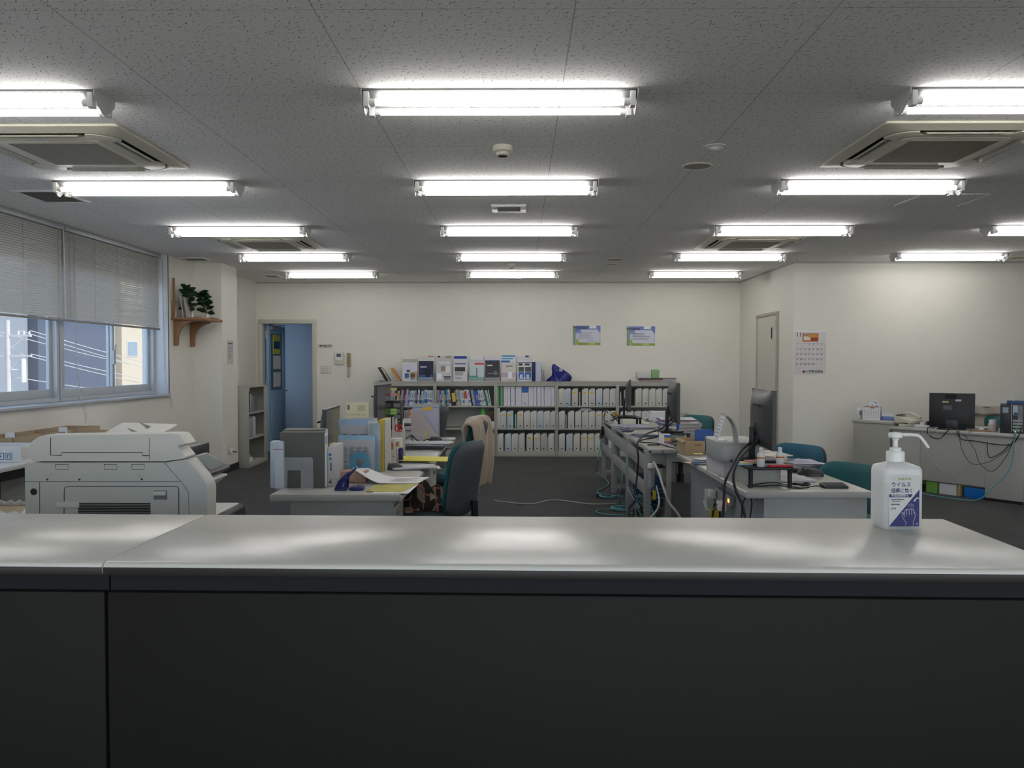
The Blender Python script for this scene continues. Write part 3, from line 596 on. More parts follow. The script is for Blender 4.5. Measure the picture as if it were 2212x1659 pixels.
bl = [(68, 88, 'e'), (90, 103, 'G'), (106, 116, 'c'), (119, 135, 'e'), (145, 190, 'w'), (192, 222, 'w'), (228, 275, 'w'), (283, 349, 'w'), (352, 430, 'w'), (433, 485, 'w'), (488, 522, 'w'), (527, 570, 'w'), (574, 605, 'w'), (610, 685, 'w'), (688, 730, 'w')]
for i, (a, b_, k) in enumerate(bl):
    x = pxX(1060, a); w = (b_ - a) / 5.267 * YC / F; c = (212, 212, 222) if k == 'w' else NM[k][0]; cn = {'w': 'white'}.get(k, NM[k][1])
    bd = (.68, .98, (50, 100, 175), .1, .14) if i == 8 else ((.86, .9, (60, 60, 70), .2, .72) if k == 'w' else None)
    if bd and i != 8: bd = (.90, .93, (205, 205, 215), .18, .78)
    o = book(2, 1, i, x, w, .285, c, cn, 0, bd, kind='binder' if i > 3 else 'booklet')
for (a, b_, z, rgb, lb) in ((75, 105, S2, (205, 205, 205), 'tall white binder standing at the left end of the middle shelf of the middle bookcase'), ):
    solo('binder', MB().box(0, 0, 0, (b_ - a) / 5.267 * YC / F, .25, .30), paint(rgb), lb, 'binder', loc=(pxX(1060, a), YC + .02, z), bev=.002)
solo('document_wallet', MB().box(0, 0, 0, .022, .23, .21), paint((130, 200, 180)), 'mint green document wallet between the magazine files of the middle bookcase', 'document wallet', loc=(pxX(1060, 274), YC + .02, S2))
for (a, z, lb) in ((1008, S1, 'fourth bookcase top shelf'), (852, S2, 'fourth bookcase middle shelf'), (1475, S1, 'rightmost bookcase top shelf'), (640, S0, 'middle bookcase bottom shelf')):
    m = MB()
    for k in range(3): m.box(k * .007, 0, 0, k * .007 + .004, .22, .21 - k * .008)
    solo('loose_booklets', m, M_paper2, 'few thin upright booklets between files, ' + lb, 'booklets', loc=(pxX(1060, a), YC + .03, z))
m = MB()
for k in range(6): m.obox((0, 0, .003 + k * .006), (.19 - .01 * k, .15, .005), Matrix.Rotation(R(3 * (k % 3)), 3, 'Z'))
solo('paper_bundle', m, [M_paper2], 'bundle of papers lying on top of the files, fourth bookcase', 'papers', loc=(pxX(1060, 1082), YC + .13, S2 + FH))
for i, (px, sx_) in enumerate(((180, 2), (280, 2), (340, 3), (495, 2), (610, 2), (400, 2))):
    z = S2 if i == 5 else S0
    solo('protruding_folder', MB().prism([(0, 0), (.035, 0), (.04, .285), (.004, .275)], 'y', .09, .094), paint((140, 150, 160)), 'grey folder poking out above the files, %s of those in the middle bookcase' % ORD[i], 'folder', loc=(pxX(1060, px), YC + .17, z))
# things in the second bookcase
x = onY(780 + 1565 / 6.144, 920, YC).x; w = 105 / 6.144 * YC / F
g = MB(); H = S1 - S2 - .035
g.add([(0, 0, 0), (w, 0, 0), (w, .1, 0), (0, .1, 0), (w * .3, .045, H), (w * .62, .045, H), (w * .62, .055, H), (w * .3, .055, H), (w * .5, -.012, H * .12)], [(0, 3, 2, 1), (4, 5, 6, 7), (0, 8, 4), (8, 5, 4), (0, 1, 8), (8, 1, 5), (1, 2, 6, 5), (2, 3, 7, 6), (3, 0, 4, 7)])
solo('paper_bag', g, paint((60, 175, 45), .45), 'bright green folded bag standing in the second bookcase', 'bag', loc=(x, YC + .03, S2))
solo('brown_box', MB().box(0, 0, 0, .075, .2, .16), paint((75, 45, 30)), 'dark brown box on a white box in the second bookcase', 'box', loc=(x + w + .035, YC + .04, S2 + .1), bev=.002)
solo('white_box', MB().box(0, 0, 0, .088, .22, .1), M_paper, 'low white box under the dark brown one in the second bookcase', 'box', loc=(x + w + .026, YC + .025, S2 + .0005), bev=.002)
# ---------------------------------------------------------------- brochure holders on top of the bookcases
covers = [
 ((868, 902, 776, 783), (170, 170, 165), [], (208, 210, 215), [(.1, .55, .9, .9, (200, 205, 220)), (.28, .48, .5, .6, (40, 50, 80)), (.15, .12, .45, .42, (60, 90, 150)), (.5, .1, 1, .5, (175, 150, 110)), (.55, .05, .85, .4, (90, 75, 60))], 'white brochure with a brown animal picture'),
 ((903, 937, 769, 780), (205, 205, 200), [(.6, .97, 1, 1, (180, 60, 60))], (16, 32, 72), [(.1, .68, .55, .73, (205, 210, 225)), (.42, .42, .8, .58, (10, 14, 28)), (.05, .1, .95, .3, (50, 90, 150)), (.45, .2, .8, .42, (15, 22, 45))], 'dark navy brochure with a glowing device'),
 ((941, 976, 769, 776), (200, 200, 198), [(.1, .93, .25, 1, (40, 40, 50)), (.6, .9, .95, 1, (165, 150, 140))], (198, 198, 200), [(.15, .8, .9, .9, (225, 225, 228)), (.3, .45, .6, .68, (150, 130, 120)), (.62, .4, .9, .7, (225, 225, 228)), (.05, .1, .35, .35, (235, 238, 240)), (.5, .03, .95, .22, (45, 48, 52))], 'grey brochure with a portrait photo'),
 ((978, 1010, 769, 783), (200, 205, 215), [(.05, .88, .95, .99, (30, 65, 160))], (205, 206, 210), [(.1, .9, .9, .96, (70, 85, 150)), (.1, .52, .85, .75, (50, 50, 55)), (.12, .3, .7, .48, (160, 165, 170)), (.12, .12, .6, .18, (80, 100, 150))], 'brochure with a dark picture band under a blue header'),
 ((1013, 1046, 769, 783), (190, 192, 195), [(.1, .85, .9, 1, (215, 215, 215))], (190, 205, 210), [(.35, .88, 1, .97, (190, 40, 45)), (0, 0, 1, .2, (30, 130, 115)), (0, .2, .6, .28, (60, 150, 135)), (.45, .25, .55, .7, (120, 125, 130))], 'pale brochure with red bar and green foot'),
 ((1047, 1080, 770, 779.5), (205, 205, 215), [(.0, .78, 1, .84, (60, 75, 140))], (52, 54, 60), [(.12, .75, .5, .8, (225, 225, 225)), (.15, .35, .9, .40, (130, 130, 135)), (.6, .3, .8, .5, (110, 112, 118))], 'charcoal grey brochure with white lettering'),
 ((1082, 1114.5, 768, 783), (205, 212, 218), [(.05, .94, .95, 1, (60, 140, 190)), (.05, .84, .8, .9, (70, 160, 205)), (.0, .72, .6, .8, (40, 95, 160))], (206, 200, 200), [(.3, .78, .8, .83, (70, 72, 80)), (.0, .2, 1, .45, (180, 165, 180)), (.45, .1, .75, .5, (225, 232, 245)), (0, 0, 1, .15, (190, 170, 165))], 'pale mauve brochure with a hand-held phone'),
 ((1117, 1149, 768.5, 778.5), (200, 202, 208), [(.55, .93, .8, 1, (60, 60, 70))], (214, 214, 218), [(.0, .88, 1, .92, (70, 80, 120)), (.05, .75, .35, .86, (50, 50, 60)), (.5, .75, .85, .86, (80, 80, 90)), (.05, .45, .45, .68, (70, 80, 75)), (.52, .45, .95, .68, (75, 85, 85)), (.05, .05, .45, .42, (40, 95, 175)), (.52, .05, .95, .42, (40, 95, 175)), (.15, .12, .35, .32, (190, 210, 235)), (.62, .12, .82, .32, (190, 210, 235))], 'brochure with four pictures in blue squares')]
YS = 12.28
def holder():
    t = thing('brochure_holder', 'x', 'brochure holder', group='clear brochure holders on the bookcases')
    W = .22
    MB().box(-W / 2, -.05, 0, W / 2, .08, .006).obox((0, .055, .18), (W, .003, .36), Matrix.Rotation(R(-12), 3, 'X')).build('stand', M_clear, t)
    MB().box(-W / 2, -.052, 0, W / 2, -.049, .06).box(-W / 2, -.052, .0, -W / 2 + .003, .02, .05).box(W / 2 - .003, -.052, 0, W / 2, .02, .05).build('front_lip', M_clear, t)
    return t
h0 = None
for i, (g, backc, bb, frontc, fb, desc) in enumerate(covers):
    xa, xb = onY(g[0], 800, YS).x, onY(g[1], 800, YS).x; zt, zf = onY(1000, g[2], YS).z - TZ, onY(1000, g[3], YS).z - TZ; W = (xb - xa)
    cx = (xa + xb) / 2; lab = 'clear acrylic holder, %s of the eight on the bookcases' % ORD[i]
    if h0 is None: h0 = holder(); h0.location = (cx, YS, TZ); h0['label'] = lab
    else: dup(h0, (cx, YS, TZ), 0, lab)
    s = sheet('brochure', W * .97, zt, backc, bb, th=.008); s.location = (cx, YS + .0, TZ + .007); s.rotation_euler = (R(-8), 0, 0); tag(s, 'rear brochure sticking up behind the %s' % desc, 'brochure', 'brochures on the bookcases')
    s = sheet('brochure', W * .93, zf * .98, frontc, fb, th=.007); s.location = (cx + .003, YS - .022, TZ + .007); s.rotation_euler = (R(-5), 0, 0); tag(s, desc + ' in the %s holder' % ORD[i], 'brochure', 'brochures on the bookcases')
def slab(name, px0, px1, ptop, rgb, label, cat, lean=0, d=.22, y=None, th=None):
    xa, xb = onY(px0, 800, YS).x, onY(px1, 800, YS).x; h = onY(1000, ptop, YS).z - TZ
    return solo(name, MB().box(0, 0, 0, xb - xa, d, h), paint(rgb), label, cat, loc=(xa, YS - .08 if y is None else y, TZ + .001), bev=.002)
slab('binder', 1149, 1156, 782, (22, 30, 85), 'navy binder beside the last brochure holder', 'binder'); slab('binder', 1156.5, 1168.5, 781.5, (188, 195, 212), 'pale binder with a blue foot on the bookcase top', 'binder')
solo('binder_band', MB().box(0, 0, 0, .001, .001, .001), paint((60, 105, 165)), None, None) if False else None
for k, (px, h) in enumerate(((1169.5, .285), (1172.5, .25), (1176, .17))):
    o = solo('thin_booklet', MB().box(0, 0, 0, .006, .2, h), paint((175, 175, 185)), 'thin grey booklet leaning beside the pale binder, %s of three' % ['tallest', 'middle', 'shortest'][k], 'booklet', loc=(onY(px, 800, YS).x, YS - .06, TZ + .001)); o.rotation_euler = (0, R(-7 if k < 2 else -4), 0)
# blue plastic bag, a crumpled tent
def bagf(u, v):
    a = 2 * math.pi * u; r = [1, 1.02, .86, .7, .5, .3, .06][0]
    z = v; prof = .145 * (1 - v ** 1.5) * (1 + .13 * math.sin(3 * a + 4 * v) + .07 * math.sin(7 * a + 9 * v)) + .004
    return (prof * 1.12 * math.cos(a) + .02 * v - .06 * v * v + .03 * math.sin(5 * v), .55 * prof * math.sin(a), .26 * v + .008 * math.sin(9 * a + v * 6) * (v > 0) * (v < .95))
tb = thing('plastic_bag', 'crumpled dark blue plastic bag on top of the bookcase', 'bag', (onY(1206, 800, YS).x, YS + .03, TZ))
MB().grid(bagf, 48, 14).build('bag', mat('blue_plastic_film', (.012, .016, .19), .25, bump=.6, bs=18), tb, smooth='weld')
MB().obox((.035, -.066, .17), (.05, .002, .05), Matrix.Rotation(R(-28), 3, 'X') @ Matrix.Rotation(R(10), 3, 'Y')).build('paper_label', paint((165, 170, 200)), tb)
# left end: leaning boards, orange folder
def leaner(name, ptop, pbot, th, d, rgb, label, cat, z=TZ, yy=YS - .03):
    a, b = onY(*ptop, YS), onY(*pbot, YS); dx, dz = a.x - b.x, a.z - TZ; L = math.hypot(dx, dz)
    o = solo(name, MB().box(-th, 0, 0, 0, d, L), paint(rgb), label, cat, loc=(b.x, yy, TZ + .001 + th * .3), bev=.001); o.rotation_euler = (0, math.atan2(dx, dz), 0); return o
leaner('tablet_case', (819, 794), (837, 824), .02, .25, (40, 42, 46), 'dark flat case leaning at the left end of the bookcase top', 'case'); leaner('clipboard', (824, 795), (841, 824), .012, .2, (180, 178, 172), 'pale board leaning against the dark flat case', 'board', yy=YS)
leaner('orange_folder', (846, 795.5), (866, 824), .02, .22, (205, 135, 55), 'orange folder leaning beside the first brochure holder', 'folder')
solo('document_holder', MB().box(0, 0, 0, .16, .1, .17), M_paper2, 'pale grey document holder behind the orange folder', 'document holder', loc=(onY(843, 800, YS).x, YS + .12, TZ + .001))
solo('blue_notebook', MB().box(0, 0, 0, .06, .1, .012), paint((40, 80, 130)), 'small blue notebook lying at the left end of the bookcase top', 'notebook', loc=(onY(820, 800, YS).x, YS - .08, TZ + .001))
# right end: clear packs
t = thing('packaged_sheets', 'clear plastic wrapped white pack on the right end of the bookcases', 'pack', (onY(1389, 800, YS).x, YS, TZ + .045))
MB().box(-.1, -.05, 0, .1, .05, .1).build('pack', mat('wrapped_white', (.6, .6, .6), .2), t, bev=.01); MB().box(-.08, -.052, .02, .05, -.0505, .08).build('print', M_paper2, t)
solo('green_pack', MB().box(-.055, -.04, 0, .055, .04, .13), mat('green_wrap', (.23, .42, .18), .25, var=.4, vs=40), 'small green wrapped pack beside the clear white pack', 'pack', loc=(onY(1415, 800, YS).x, YS - .02, TZ + .045), bev=.008)
solo('dark_album', MB().box(-.16, -.1, 0, .16, .1, .016), paint((60, 40, 38)), 'flat dark brown album under the wrapped packs', 'album', loc=(onY(1402, 800, YS).x, YS, TZ + .028), bev=.003)
solo('magazine', MB().box(-.15, -.11, 0, .16, .11, .026), paint((150, 130, 130)), 'magazine lying under the dark brown album', 'magazine', loc=(onY(1404, 800, YS).x, YS, TZ + .001), bev=.002)
for k in range(4): o = solo('magazine', MB().box(-.1, -.1, 0, .1, .1, .012), paint(((170, 165, 165), (150, 150, 158), (178, 172, 170), (120, 118, 122))[k]), '%s magazine up in the small stack at the right end of the bookcases' % ORD[k], 'magazine', loc=(onY(1443, 800, YS).x, YS, TZ + .001 + .0125 * k), rz=R(3 * k - 4))
# ---------------------------------------------------------------- on the walls
def wallpos(px0, py0, px1, py1, Y): a, b = onY(px0, py0, Y), onY(px1, py1, Y); return (a.x + b.x) / 2, min(a.z, b.z), b.x - a.x, abs(a.z - b.z)
for i, (q, lb, dt) in enumerate((((1237.5, 703.5, 1297, 745.5), 'laminated blue and green framed notice, left one above the bookcases', 0), ((1354, 705, 1415, 747), 'laminated blue and green framed notice, right one above the bookcases', 1))):
    cx, z, W, H = wallpos(*q, YB)
    t = thing('wall_notice', lb, 'notice', (cx, YB - .004, z), 0, 'laminated notices above the bookcases')
    bl_ = [(0, .62, 1, 1, (95, 115, 185)), (.6, .85, .85, 1, (225, 225, 230)), (0, 0, .1, 1, (120, 145, 120)), (.2, 0, 1, .13, (130, 150, 55)), (.55, .02, .8, .12, (170, 190, 60)), (.1, .13, .2, .6, (190, 200, 225)), (.18, .13, .96, .7, (196, 200, 218)), (.28, .7, .9, .8, (196, 200, 218)), (.12, .6, .3, .72, (130, 145, 200))]
    bl_ += (lines(.22, .9, .50, .68, 3, (105, 110, 130), .3, 4) + lines(.22, .9, .34, .46, 3, (105, 110, 130), .3, 9) + lines(.55, .8, .2, .27, 2, (105, 110, 130), .3, 3)) if i == 0 else lines(.2, .92, .3, .7, 5, (80, 85, 105), .3, 12)
    sheet('notice_print', W, H, (190, 190, 195), bl_, t, th=.003, gl=.2)
    MB().prism([(-W * .44, H * .2), (-W * .36, H * .32), (-W * .3, H * .34), (-W * .33, H * .22), (-W * .39, H * .16)], 'y', -.005, -.0045).prism([(-W * .38, H * .05), (-W * .36, H * .2), (-W * .31, H * .22), (-W * .28, H * .1), (-W * .33, H * .03)], 'y', -.005, -.0045).build('leaf_motif', paint((150, 180, 40)), t)
    if i == 1: text('動作行動基準', .035, M_ink, t, (-.12, -.006, H * .86))
    else: text('環境行動指針', .035, M_ink, t, (-.1, -.006, H * .88))
cx, z, W, H = wallpos(687, 744, 719, 751.5, YB); t = thing('room_sign', 'small white strip sign with black characters beside the doorway', 'sign', (cx, YB - .002, z))
sheet('sign_plate', W, H, (196, 195, 186), [], t, th=.0015); text('医薬品倉庫', .034, M_ink, t, (-.0, -.002, H * .5), bold=.001)
cx, z, W, H = wallpos(722.5, 761, 743.5, 787, YB); t = thing('intercom', 'cream wall intercom panel with a small screen', 'intercom', (cx, YB - .03, z))
MB().box(-W / 2, 0, 0, W / 2, .03, H).build('intercom_body', M_cream, t, bev=.004); MB().box(-W * .36, -.002, H * .38, W * .36, .001, H * .94).build('faceplate', M_white, t); MB().box(-W * .25, -.004, H * .6, W * .22, -.001, H * .88).build('display', paint((80, 90, 100), .2), t)
m = MB()
for k in range(4): m.box(-W * .28 + k * W * .15, -.005, H * .46, -W * .2 + k * W * .15, -.001, H * .54)
m.build('buttons', M_paper, t)
cx, z, W, H = wallpos(749.5, 762, 759.5, 793, YB); t = thing('wall_handset', 'beige wall handset with a coiled cord beside the intercom', 'telephone handset', (cx, YB - .035, z))
MB().box(-W / 2, .01, 0, W / 2, .035, H).build('cradle', M_cream, t, bev=.005); MB().prism(rrect(W * .6, H * .96, .012, 4, 0, H * .5), 'y', -.03, .01).build('handset', paint((150, 130, 100)), t, bev=.006)
P = [(0, -.01, 0)] + [(.012 * math.cos(k * 1.6) - .012 * (k > 12), -.012 + .008 * math.sin(k * 1.6), -.005 - .011 * (k if k < 13 else 26 - k)) for k in range(1, 25)]; MB().tube(smoothpath(P, 3), .005, 5).build('coiled_cord', paint((175, 170, 155)), t, smooth=True)
cx, z, W, H = wallpos(692.6, 789.5, 716, 807, YB); t = thing('light_switch', 'cream light switch plate with three columns of rockers', 'light switch', (cx, YB - .012, z))
MB().box(-W / 2, 0, 0, W / 2, .012, H).build('switch_plate', M_cream, t, bev=.003)
for c in (-.3, 0, .3):
    for r in (.25, .5, .75): MB().box((c - .08) * W, -.003, (r - .08) * H, (c + .08) * W, .001, (r + .08) * H).build('rocker', M_white, t)
# notice and outlet on the pillar side (faces +x)
RX = R(90)
def pillar(px0, py0, px1, py1):
    a, b = onX(px0, py0, CX), onX(px1, py1, CX); return (CX, (a.y + b.y) / 2, b.z), abs(b.y - a.y), a.z - b.z
loc, W, H = pillar(490.5, 735, 503.5, 787); t = thing('pillar_notice', 'laminated white notice hanging on the pillar side', 'notice', (CX + .004, loc[1], loc[2]), RX)
sheet('notice_print', W, H, (200, 198, 195), [(.1, .84, .9, .9, (90, 85, 85)), (.1, .78, .9, .82, (215, 190, 170)), (.1, .62, .9, .74, (165, 172, 195))] + lines(.1, .8, .22, .6, 9, (130, 128, 128), .4, 3), t)
loc, W, H = pillar(491.5, 959, 497, 978); t = thing('wall_outlet', 'cream wall outlet with a plugged adapter low on the pillar', 'outlet', (CX, loc[1], loc[2]), RX)
MB().box(-.035, -.008, 0, .035, 0, .12).build('outlet_plate', M_cream, t, bev=.002); MB().box(-.02, -.05, .0, .025, -.008, .06).build('adapter', M_white, t, bev=.003); MB().cyl((0, -.05, .02), (0, -.1, .015), .008).build('plug', paint((70, 60, 130)), t)
# wall calendar
cx, z, W, H = wallpos(1717, 713.5, 1783.5, 808, YJ); t = thing('wall_calendar', 'large white November wall calendar with a food photo on top', 'calendar', (cx, YJ - .006, z))
cb = [(.24, .74, .75, .93, (190, 110, 60)), (.28, .77, .5, .86, (225, 215, 205)), (.5, .76, .73, .83, (150, 60, 35)), (.42, .84, .72, .91, (205, 150, 70)), (.3, .86, .4, .92, (150, 155, 165)), (.04, .70, .95, .706, (120, 120, 125))]
for k in range(6): cb.append((.04, .135 + .113 * k, .95, .138 + .113 * k, (165, 165, 170)))
for k in range(8): cb.append((.04 + .13 * k, .135, .044 + .13 * k, .70, (180, 180, 185)))
sheet('calendar_page', W, H, (214, 213, 212), cb, t, th=.004)
MB().box(-W / 2, -.002, H - .02, W / 2, .005, H + .002).build('binding_strip', M_paper, t); MB().cyl((0, -.008, H + .004), (0, .004, H + .004), .004).build('pin', M_ink, t)
text('11', .075, M_ink, t, (-W * .375, -.002, H * .895)); M_red = paint((190, 70, 60)); M_bl = paint((80, 100, 160))
d = 1
for r in range(5):
    for c in range(7):
        if (r == 0 and c < 3) or d > 30: continue
        text(str(d), .03, M_red if c == 0 or d in (3, 23) else (M_bl if c == 6 else M_ink), t, (-W / 2 + W * (.075 + .13 * c), -.002, H * (.675 - .113 * r)), name='date'); d += 1
text('白十字株式会社', .036, M_ink, t, (.03, -.002, H * .055), bold=.0006, sx=1); MB().lathe([(.014, 0), (.014, .001), (.007, .001), (.007, 0)], n=20).xf(Matrix.Translation((-W * .22, -.002, H * .055)) @ Matrix.Rotation(R(90), 4, 'X')).build('company_mark', M_red, t)
# ---------------------------------------------------------------- furniture builders
def pad(w, h, th, curve=0, c=(0, 0, 0), tilt=0, n=14, k=.14):
    """cushion with rounded corners standing in the x-z plane, thickness along y, bowed by curve"""
    m = MB()
    for sgn in (1, -1):
        def fn(u, v):
            s, t = 2 * u - 1, 2 * v - 1; x = w / 2 * s * (1 - k * t ** 6); z = h / 2 * t * (1 - k * s ** 6)
            b = ((1 - abs(s) ** 7) * (1 - abs(t) ** 7)) ** .5; return (x, sgn * th / 2 * b + curve * (2 * x / w) ** 2, z)
        m.grid(fn, n, n)
    m.xf(Matrix.Translation(c) @ Matrix.Rotation(tilt, 4, 'X')); return m
def chair(loc, rz, fab, label, arms=False, zoff=0, group='teal office task chairs'):
    t = thing('office_chair', label, 'chair', loc, rz, group)   # faces local +y
    pad(.47, .46, .075, 0, (0, 0, 0)).xf(Matrix.Translation((0, .02, .455)) @ Matrix.Rotation(R(90), 4, 'X')).build('seat', fab, t, smooth='weld')
    MB().prism(rrect(.38, .36, .06, 4, 0, .02), 'z', .39, .425).build('seat_pan', M_black, t, bev=.006)
    pad(.455, .43, .05, .045, (0, -.235, .70 + zoff), R(9)).build('backrest', fab, t, smooth='weld')
    pad(.465, .44, .05, .045, (0, -.262, .69 + zoff), R(9)).build('back_shell', M_greysh, t, smooth='weld')
    MB().tube(smoothpath([(0, -.02, .395), (0, -.2, .385), (0, -.28, .44), (0, -.285, .56)], 4), .022, 8).build('back_support', M_black, t, smooth=True)
    MB().cyl((0, 0, .1), (0, 0, .4), .025).cyl((0, 0, .1), (0, 0, .26), .034).build('gas_post', M_black, t, smooth=True)
    for i in range(5):
        a = R(72 * i + 18); e = (.29 * math.cos(a), .29 * math.sin(a), .065)
        l = MB().tube([(0, 0, .115), e], .024, 8, .014).build('base_leg', M_black, t, smooth=True)
        MB().cyl((e[0] - .02 * math.sin(a), e[1] + .02 * math.cos(a), .028), (e[0] + .02 * math.sin(a), e[1] - .02 * math.cos(a), .028), .028).build('caster', M_black, l, smooth=True)
    return t
def handle(w, parent, y, z, x):
    MB().box(x - .001, y - w / 2, z - .018, x + .0015, y + w / 2, z + .018).mat(1).prism([(x, z + .018), (x + .012, z + .016), (x + .012, z + .006), (x, z)], 'y', y - w / 2, y + w / 2).build('handle', [M_inkgrey, M_desk], parent, bev=.001)
def desk(x0, x1, y0, y1, zt, label, peds=((0, .4),), group='grey steel office desks', rz=0, back_gap=0, loc=None, over=.03, endgap=None):
    """runs along local y; the user sits on the +x side"""
    W, L = x1 - x0, y1 - y0; t = thing('office_desk', label, 'desk', loc or (x0, y0, 0), rz, group)
    pr = [(0.006, zt), (W - .03, zt), (W - .006, zt - .008), (W, zt - .02), (W - .004, zt - .034), (.006, zt - .036), (0, zt - .03), (0, zt - .006)]
    MB().prism(pr, 'y', 0, L).build('desk_top', M_desk, t, bev=.002)
    for yy in (0, L): s = 1 if yy == 0 else -1; MB().box(.006, yy - s * .003, zt - .034, W - .012, yy + s * .0, zt - .002).build('edge_band', M_edge, t, bev=.001)
    z1 = zt - .037
    for yy in (.015, L - .037):
        m = MB().box(.10 if over else 0, yy, .0, W - .05, yy + .022, z1)
        m.build('side_panel', M_lightgrey, t, bev=.002)
    MB().box(.10, .037, back_gap, .118, L - .037, z1).build('back_panel', mat('back_panel_blue_grey', (.30, .32, .34), .5), t, bev=.001)
    MB().box(.12, .04, z1 - .045, W - .07, L - .04, z1).build('apron', M_lightgrey, t)
    for a, b in peds:
        p = MB().box(.14, a + .04, .04, W - .075, b, z1 - .047).build('pedestal', M_lightgrey, t, bev=.002)
        hs = [.10, .14, .29] if z1 > .6 else [.2, .3]; z = z1 - .05
        for h in hs:
            d = MB().box(W - .073, a + .042, z - h + .004, W - .055, b - .002, z - .002).build('drawer', mat('drawer_front', (.42, .42, .37), .45), t, bev=.004)
            handle(.13, d, (a + b) / 2 + .02, z - .035 if h < .12 else z - .05, W - .055); z -= h
    return t
def monitor(loc, rz, w, h, label, z0, tilt=0, group='flat computer monitors', curved=True, base=True, stand_h=None, thick=.045):
    """screen faces local +y; panel bottom at z0 above loc"""
    t = thing('computer_monitor', label, 'monitor', loc, rz, group)
    T = Matrix.Translation((0, 0, z0)) @ Matrix.Rotation(tilt, 4, 'X')
    def back(u, v):
        s, q = 2 * u - 1, 2 * v - 1; b = (1 - abs(s) ** 3) * (1 - abs(q) ** 4); return (w / 2 * s, -.008 - thick * b, h * (q + 1) / 2)
    MB().grid(back, 16, 12).box(-w / 2, -.010, 0, w / 2, .008, h).xf(T).build('casing', M_blackm, t, smooth=True)
    MB().box(-w / 2, .008, 0, w / 2, .0105, h).xf(T).build('bezel', M_black, t); MB().box(-w / 2 + .01, .0106, .014, w / 2 - .01, .0112, h - .01).xf(T).build('screen', M_screen, t)
    MB().box(-w * .02, -.0615, h * .72, w * .30, -thick - .0075, h * .75).xf(T).build('vent_slot', M_dark, t)
    bs = MB().box(-.035, -.075, .012, .035, -.052, z0 + h * .35).box(-.04, -.06, z0 + h * .25, .04, -thick * .7, z0 + h * .42); bs.build('stand_column', M_black, t, bev=.004)
    MB().prism(rrect(.24, .2, .05, 5, 0, -.03), 'z', 0, .012).build('stand_base', M_black, t, bev=.003)
    return t
def keyboard(loc, rz, label, w=.44, d=.13, nm='keyboard', grp=None, cols=15, rows=5):
    t = thing(nm, label, nm.replace('_', ' '), loc, rz, grp); MB().prism([(-d / 2, 0), (d / 2, 0), (d / 2, .022), (-d / 2, .012)], 'x', -w / 2, w / 2).build('key_base', M_black, t, bev=.003)
    m = MB(); cw, ch = (w - .02) / cols, (d - .02) / rows
    for i in range(cols):
        for j in range(rows):
            x, y = -w / 2 + .01 + i * cw, -d / 2 + .01 + j * ch; z = .012 + (y + d / 2) / d * .010; m.box(x + .001, y + .001, z, x + cw - .001, y + ch - .001, z + .005)
    m.build('keys', M_blackm, t); return t
def mouse(loc, rz, label, s=1, col=None):
    t = thing('computer_mouse', label, 'mouse', loc, rz, 'computer mice')
    m = MB().grid(lambda u, v: (.032 * s * math.cos(2 * math.pi * u) * math.sin(math.pi / 2 * (1 - v)) * (1 + .1 * math.sin(2 * math.pi * u)), .058 * s * math.sin(2 * math.pi * u) * math.sin(math.pi / 2 * (1 - v)), .036 * s * math.sin(math.pi / 2 * v) ** .8), 20, 8)
    m.build('mouse_body', col or M_blackm, t, smooth='weld'); MB().cyl((-.003, .03 * s, .032 * s), (.003, .03 * s, .032 * s), .008 * s).build('scroll_wheel', M_inkgrey, t); return t
def cable(pts, r, m, label, name='cable', cat='cable', group=None, k=5, drape=True):
    return solo(name, MB().tube(smoothpath(pts, k), r, 6), m, label, cat, group, smooth=True)
M_kb = mat('cable_black', (.012, .012, .014), .5, var=0); M_kw = mat('cable_white', (.45, .45, .42), .5, var=0); M_kc = mat('cable_cyan', (.12, .36, .40), .5, var=0)
def papers(loc, n, w, d, label, rz=0, th=.0012, spread=.02, cols=((205, 205, 208),), name='papers', seed=1, print_=True, group=None):
    rd = random.Random(seed); t = thing(name, label, 'papers', loc, rz, group); z = 0
    for i in range(n):
        m = MB(); c = cols[i % len(cols)]; a = Matrix.Rotation(R(rd.uniform(-12, 12) * spread / .02), 3, 'Z'); ox, oy = rd.uniform(-spread, spread), rd.uniform(-spread, spread)
        m.obox((ox, oy, z + th / 2), (w * rd.uniform(.93, 1), d * rd.uniform(.93, 1), th * .9), a); mats = [paint(c, .6)]
        if i == n - 1 and print_:
            m.mat(1); mats.append(M_inkgrey)
            for k in range(7): y = -d * .36 + k * d * .11; L = rd.uniform(.4, .75) * w; m.obox((ox - w * .4 + L / 2, oy + y, z + th + .0002), (L, d * .025, .0003))
        m.build('sheet' if n < 12 else 'sheet', mats, t); z += th
    return t
def boxthing(name, x0, y0, z0, sx, sy, sz, m, label, cat, bev=.003, rz=0, group=None):
    return solo(name, MB().box(0, 0, 0, sx, sy, sz), m, label, cat, group, loc=(x0, y0, z0), bev=bev, rz=rz)
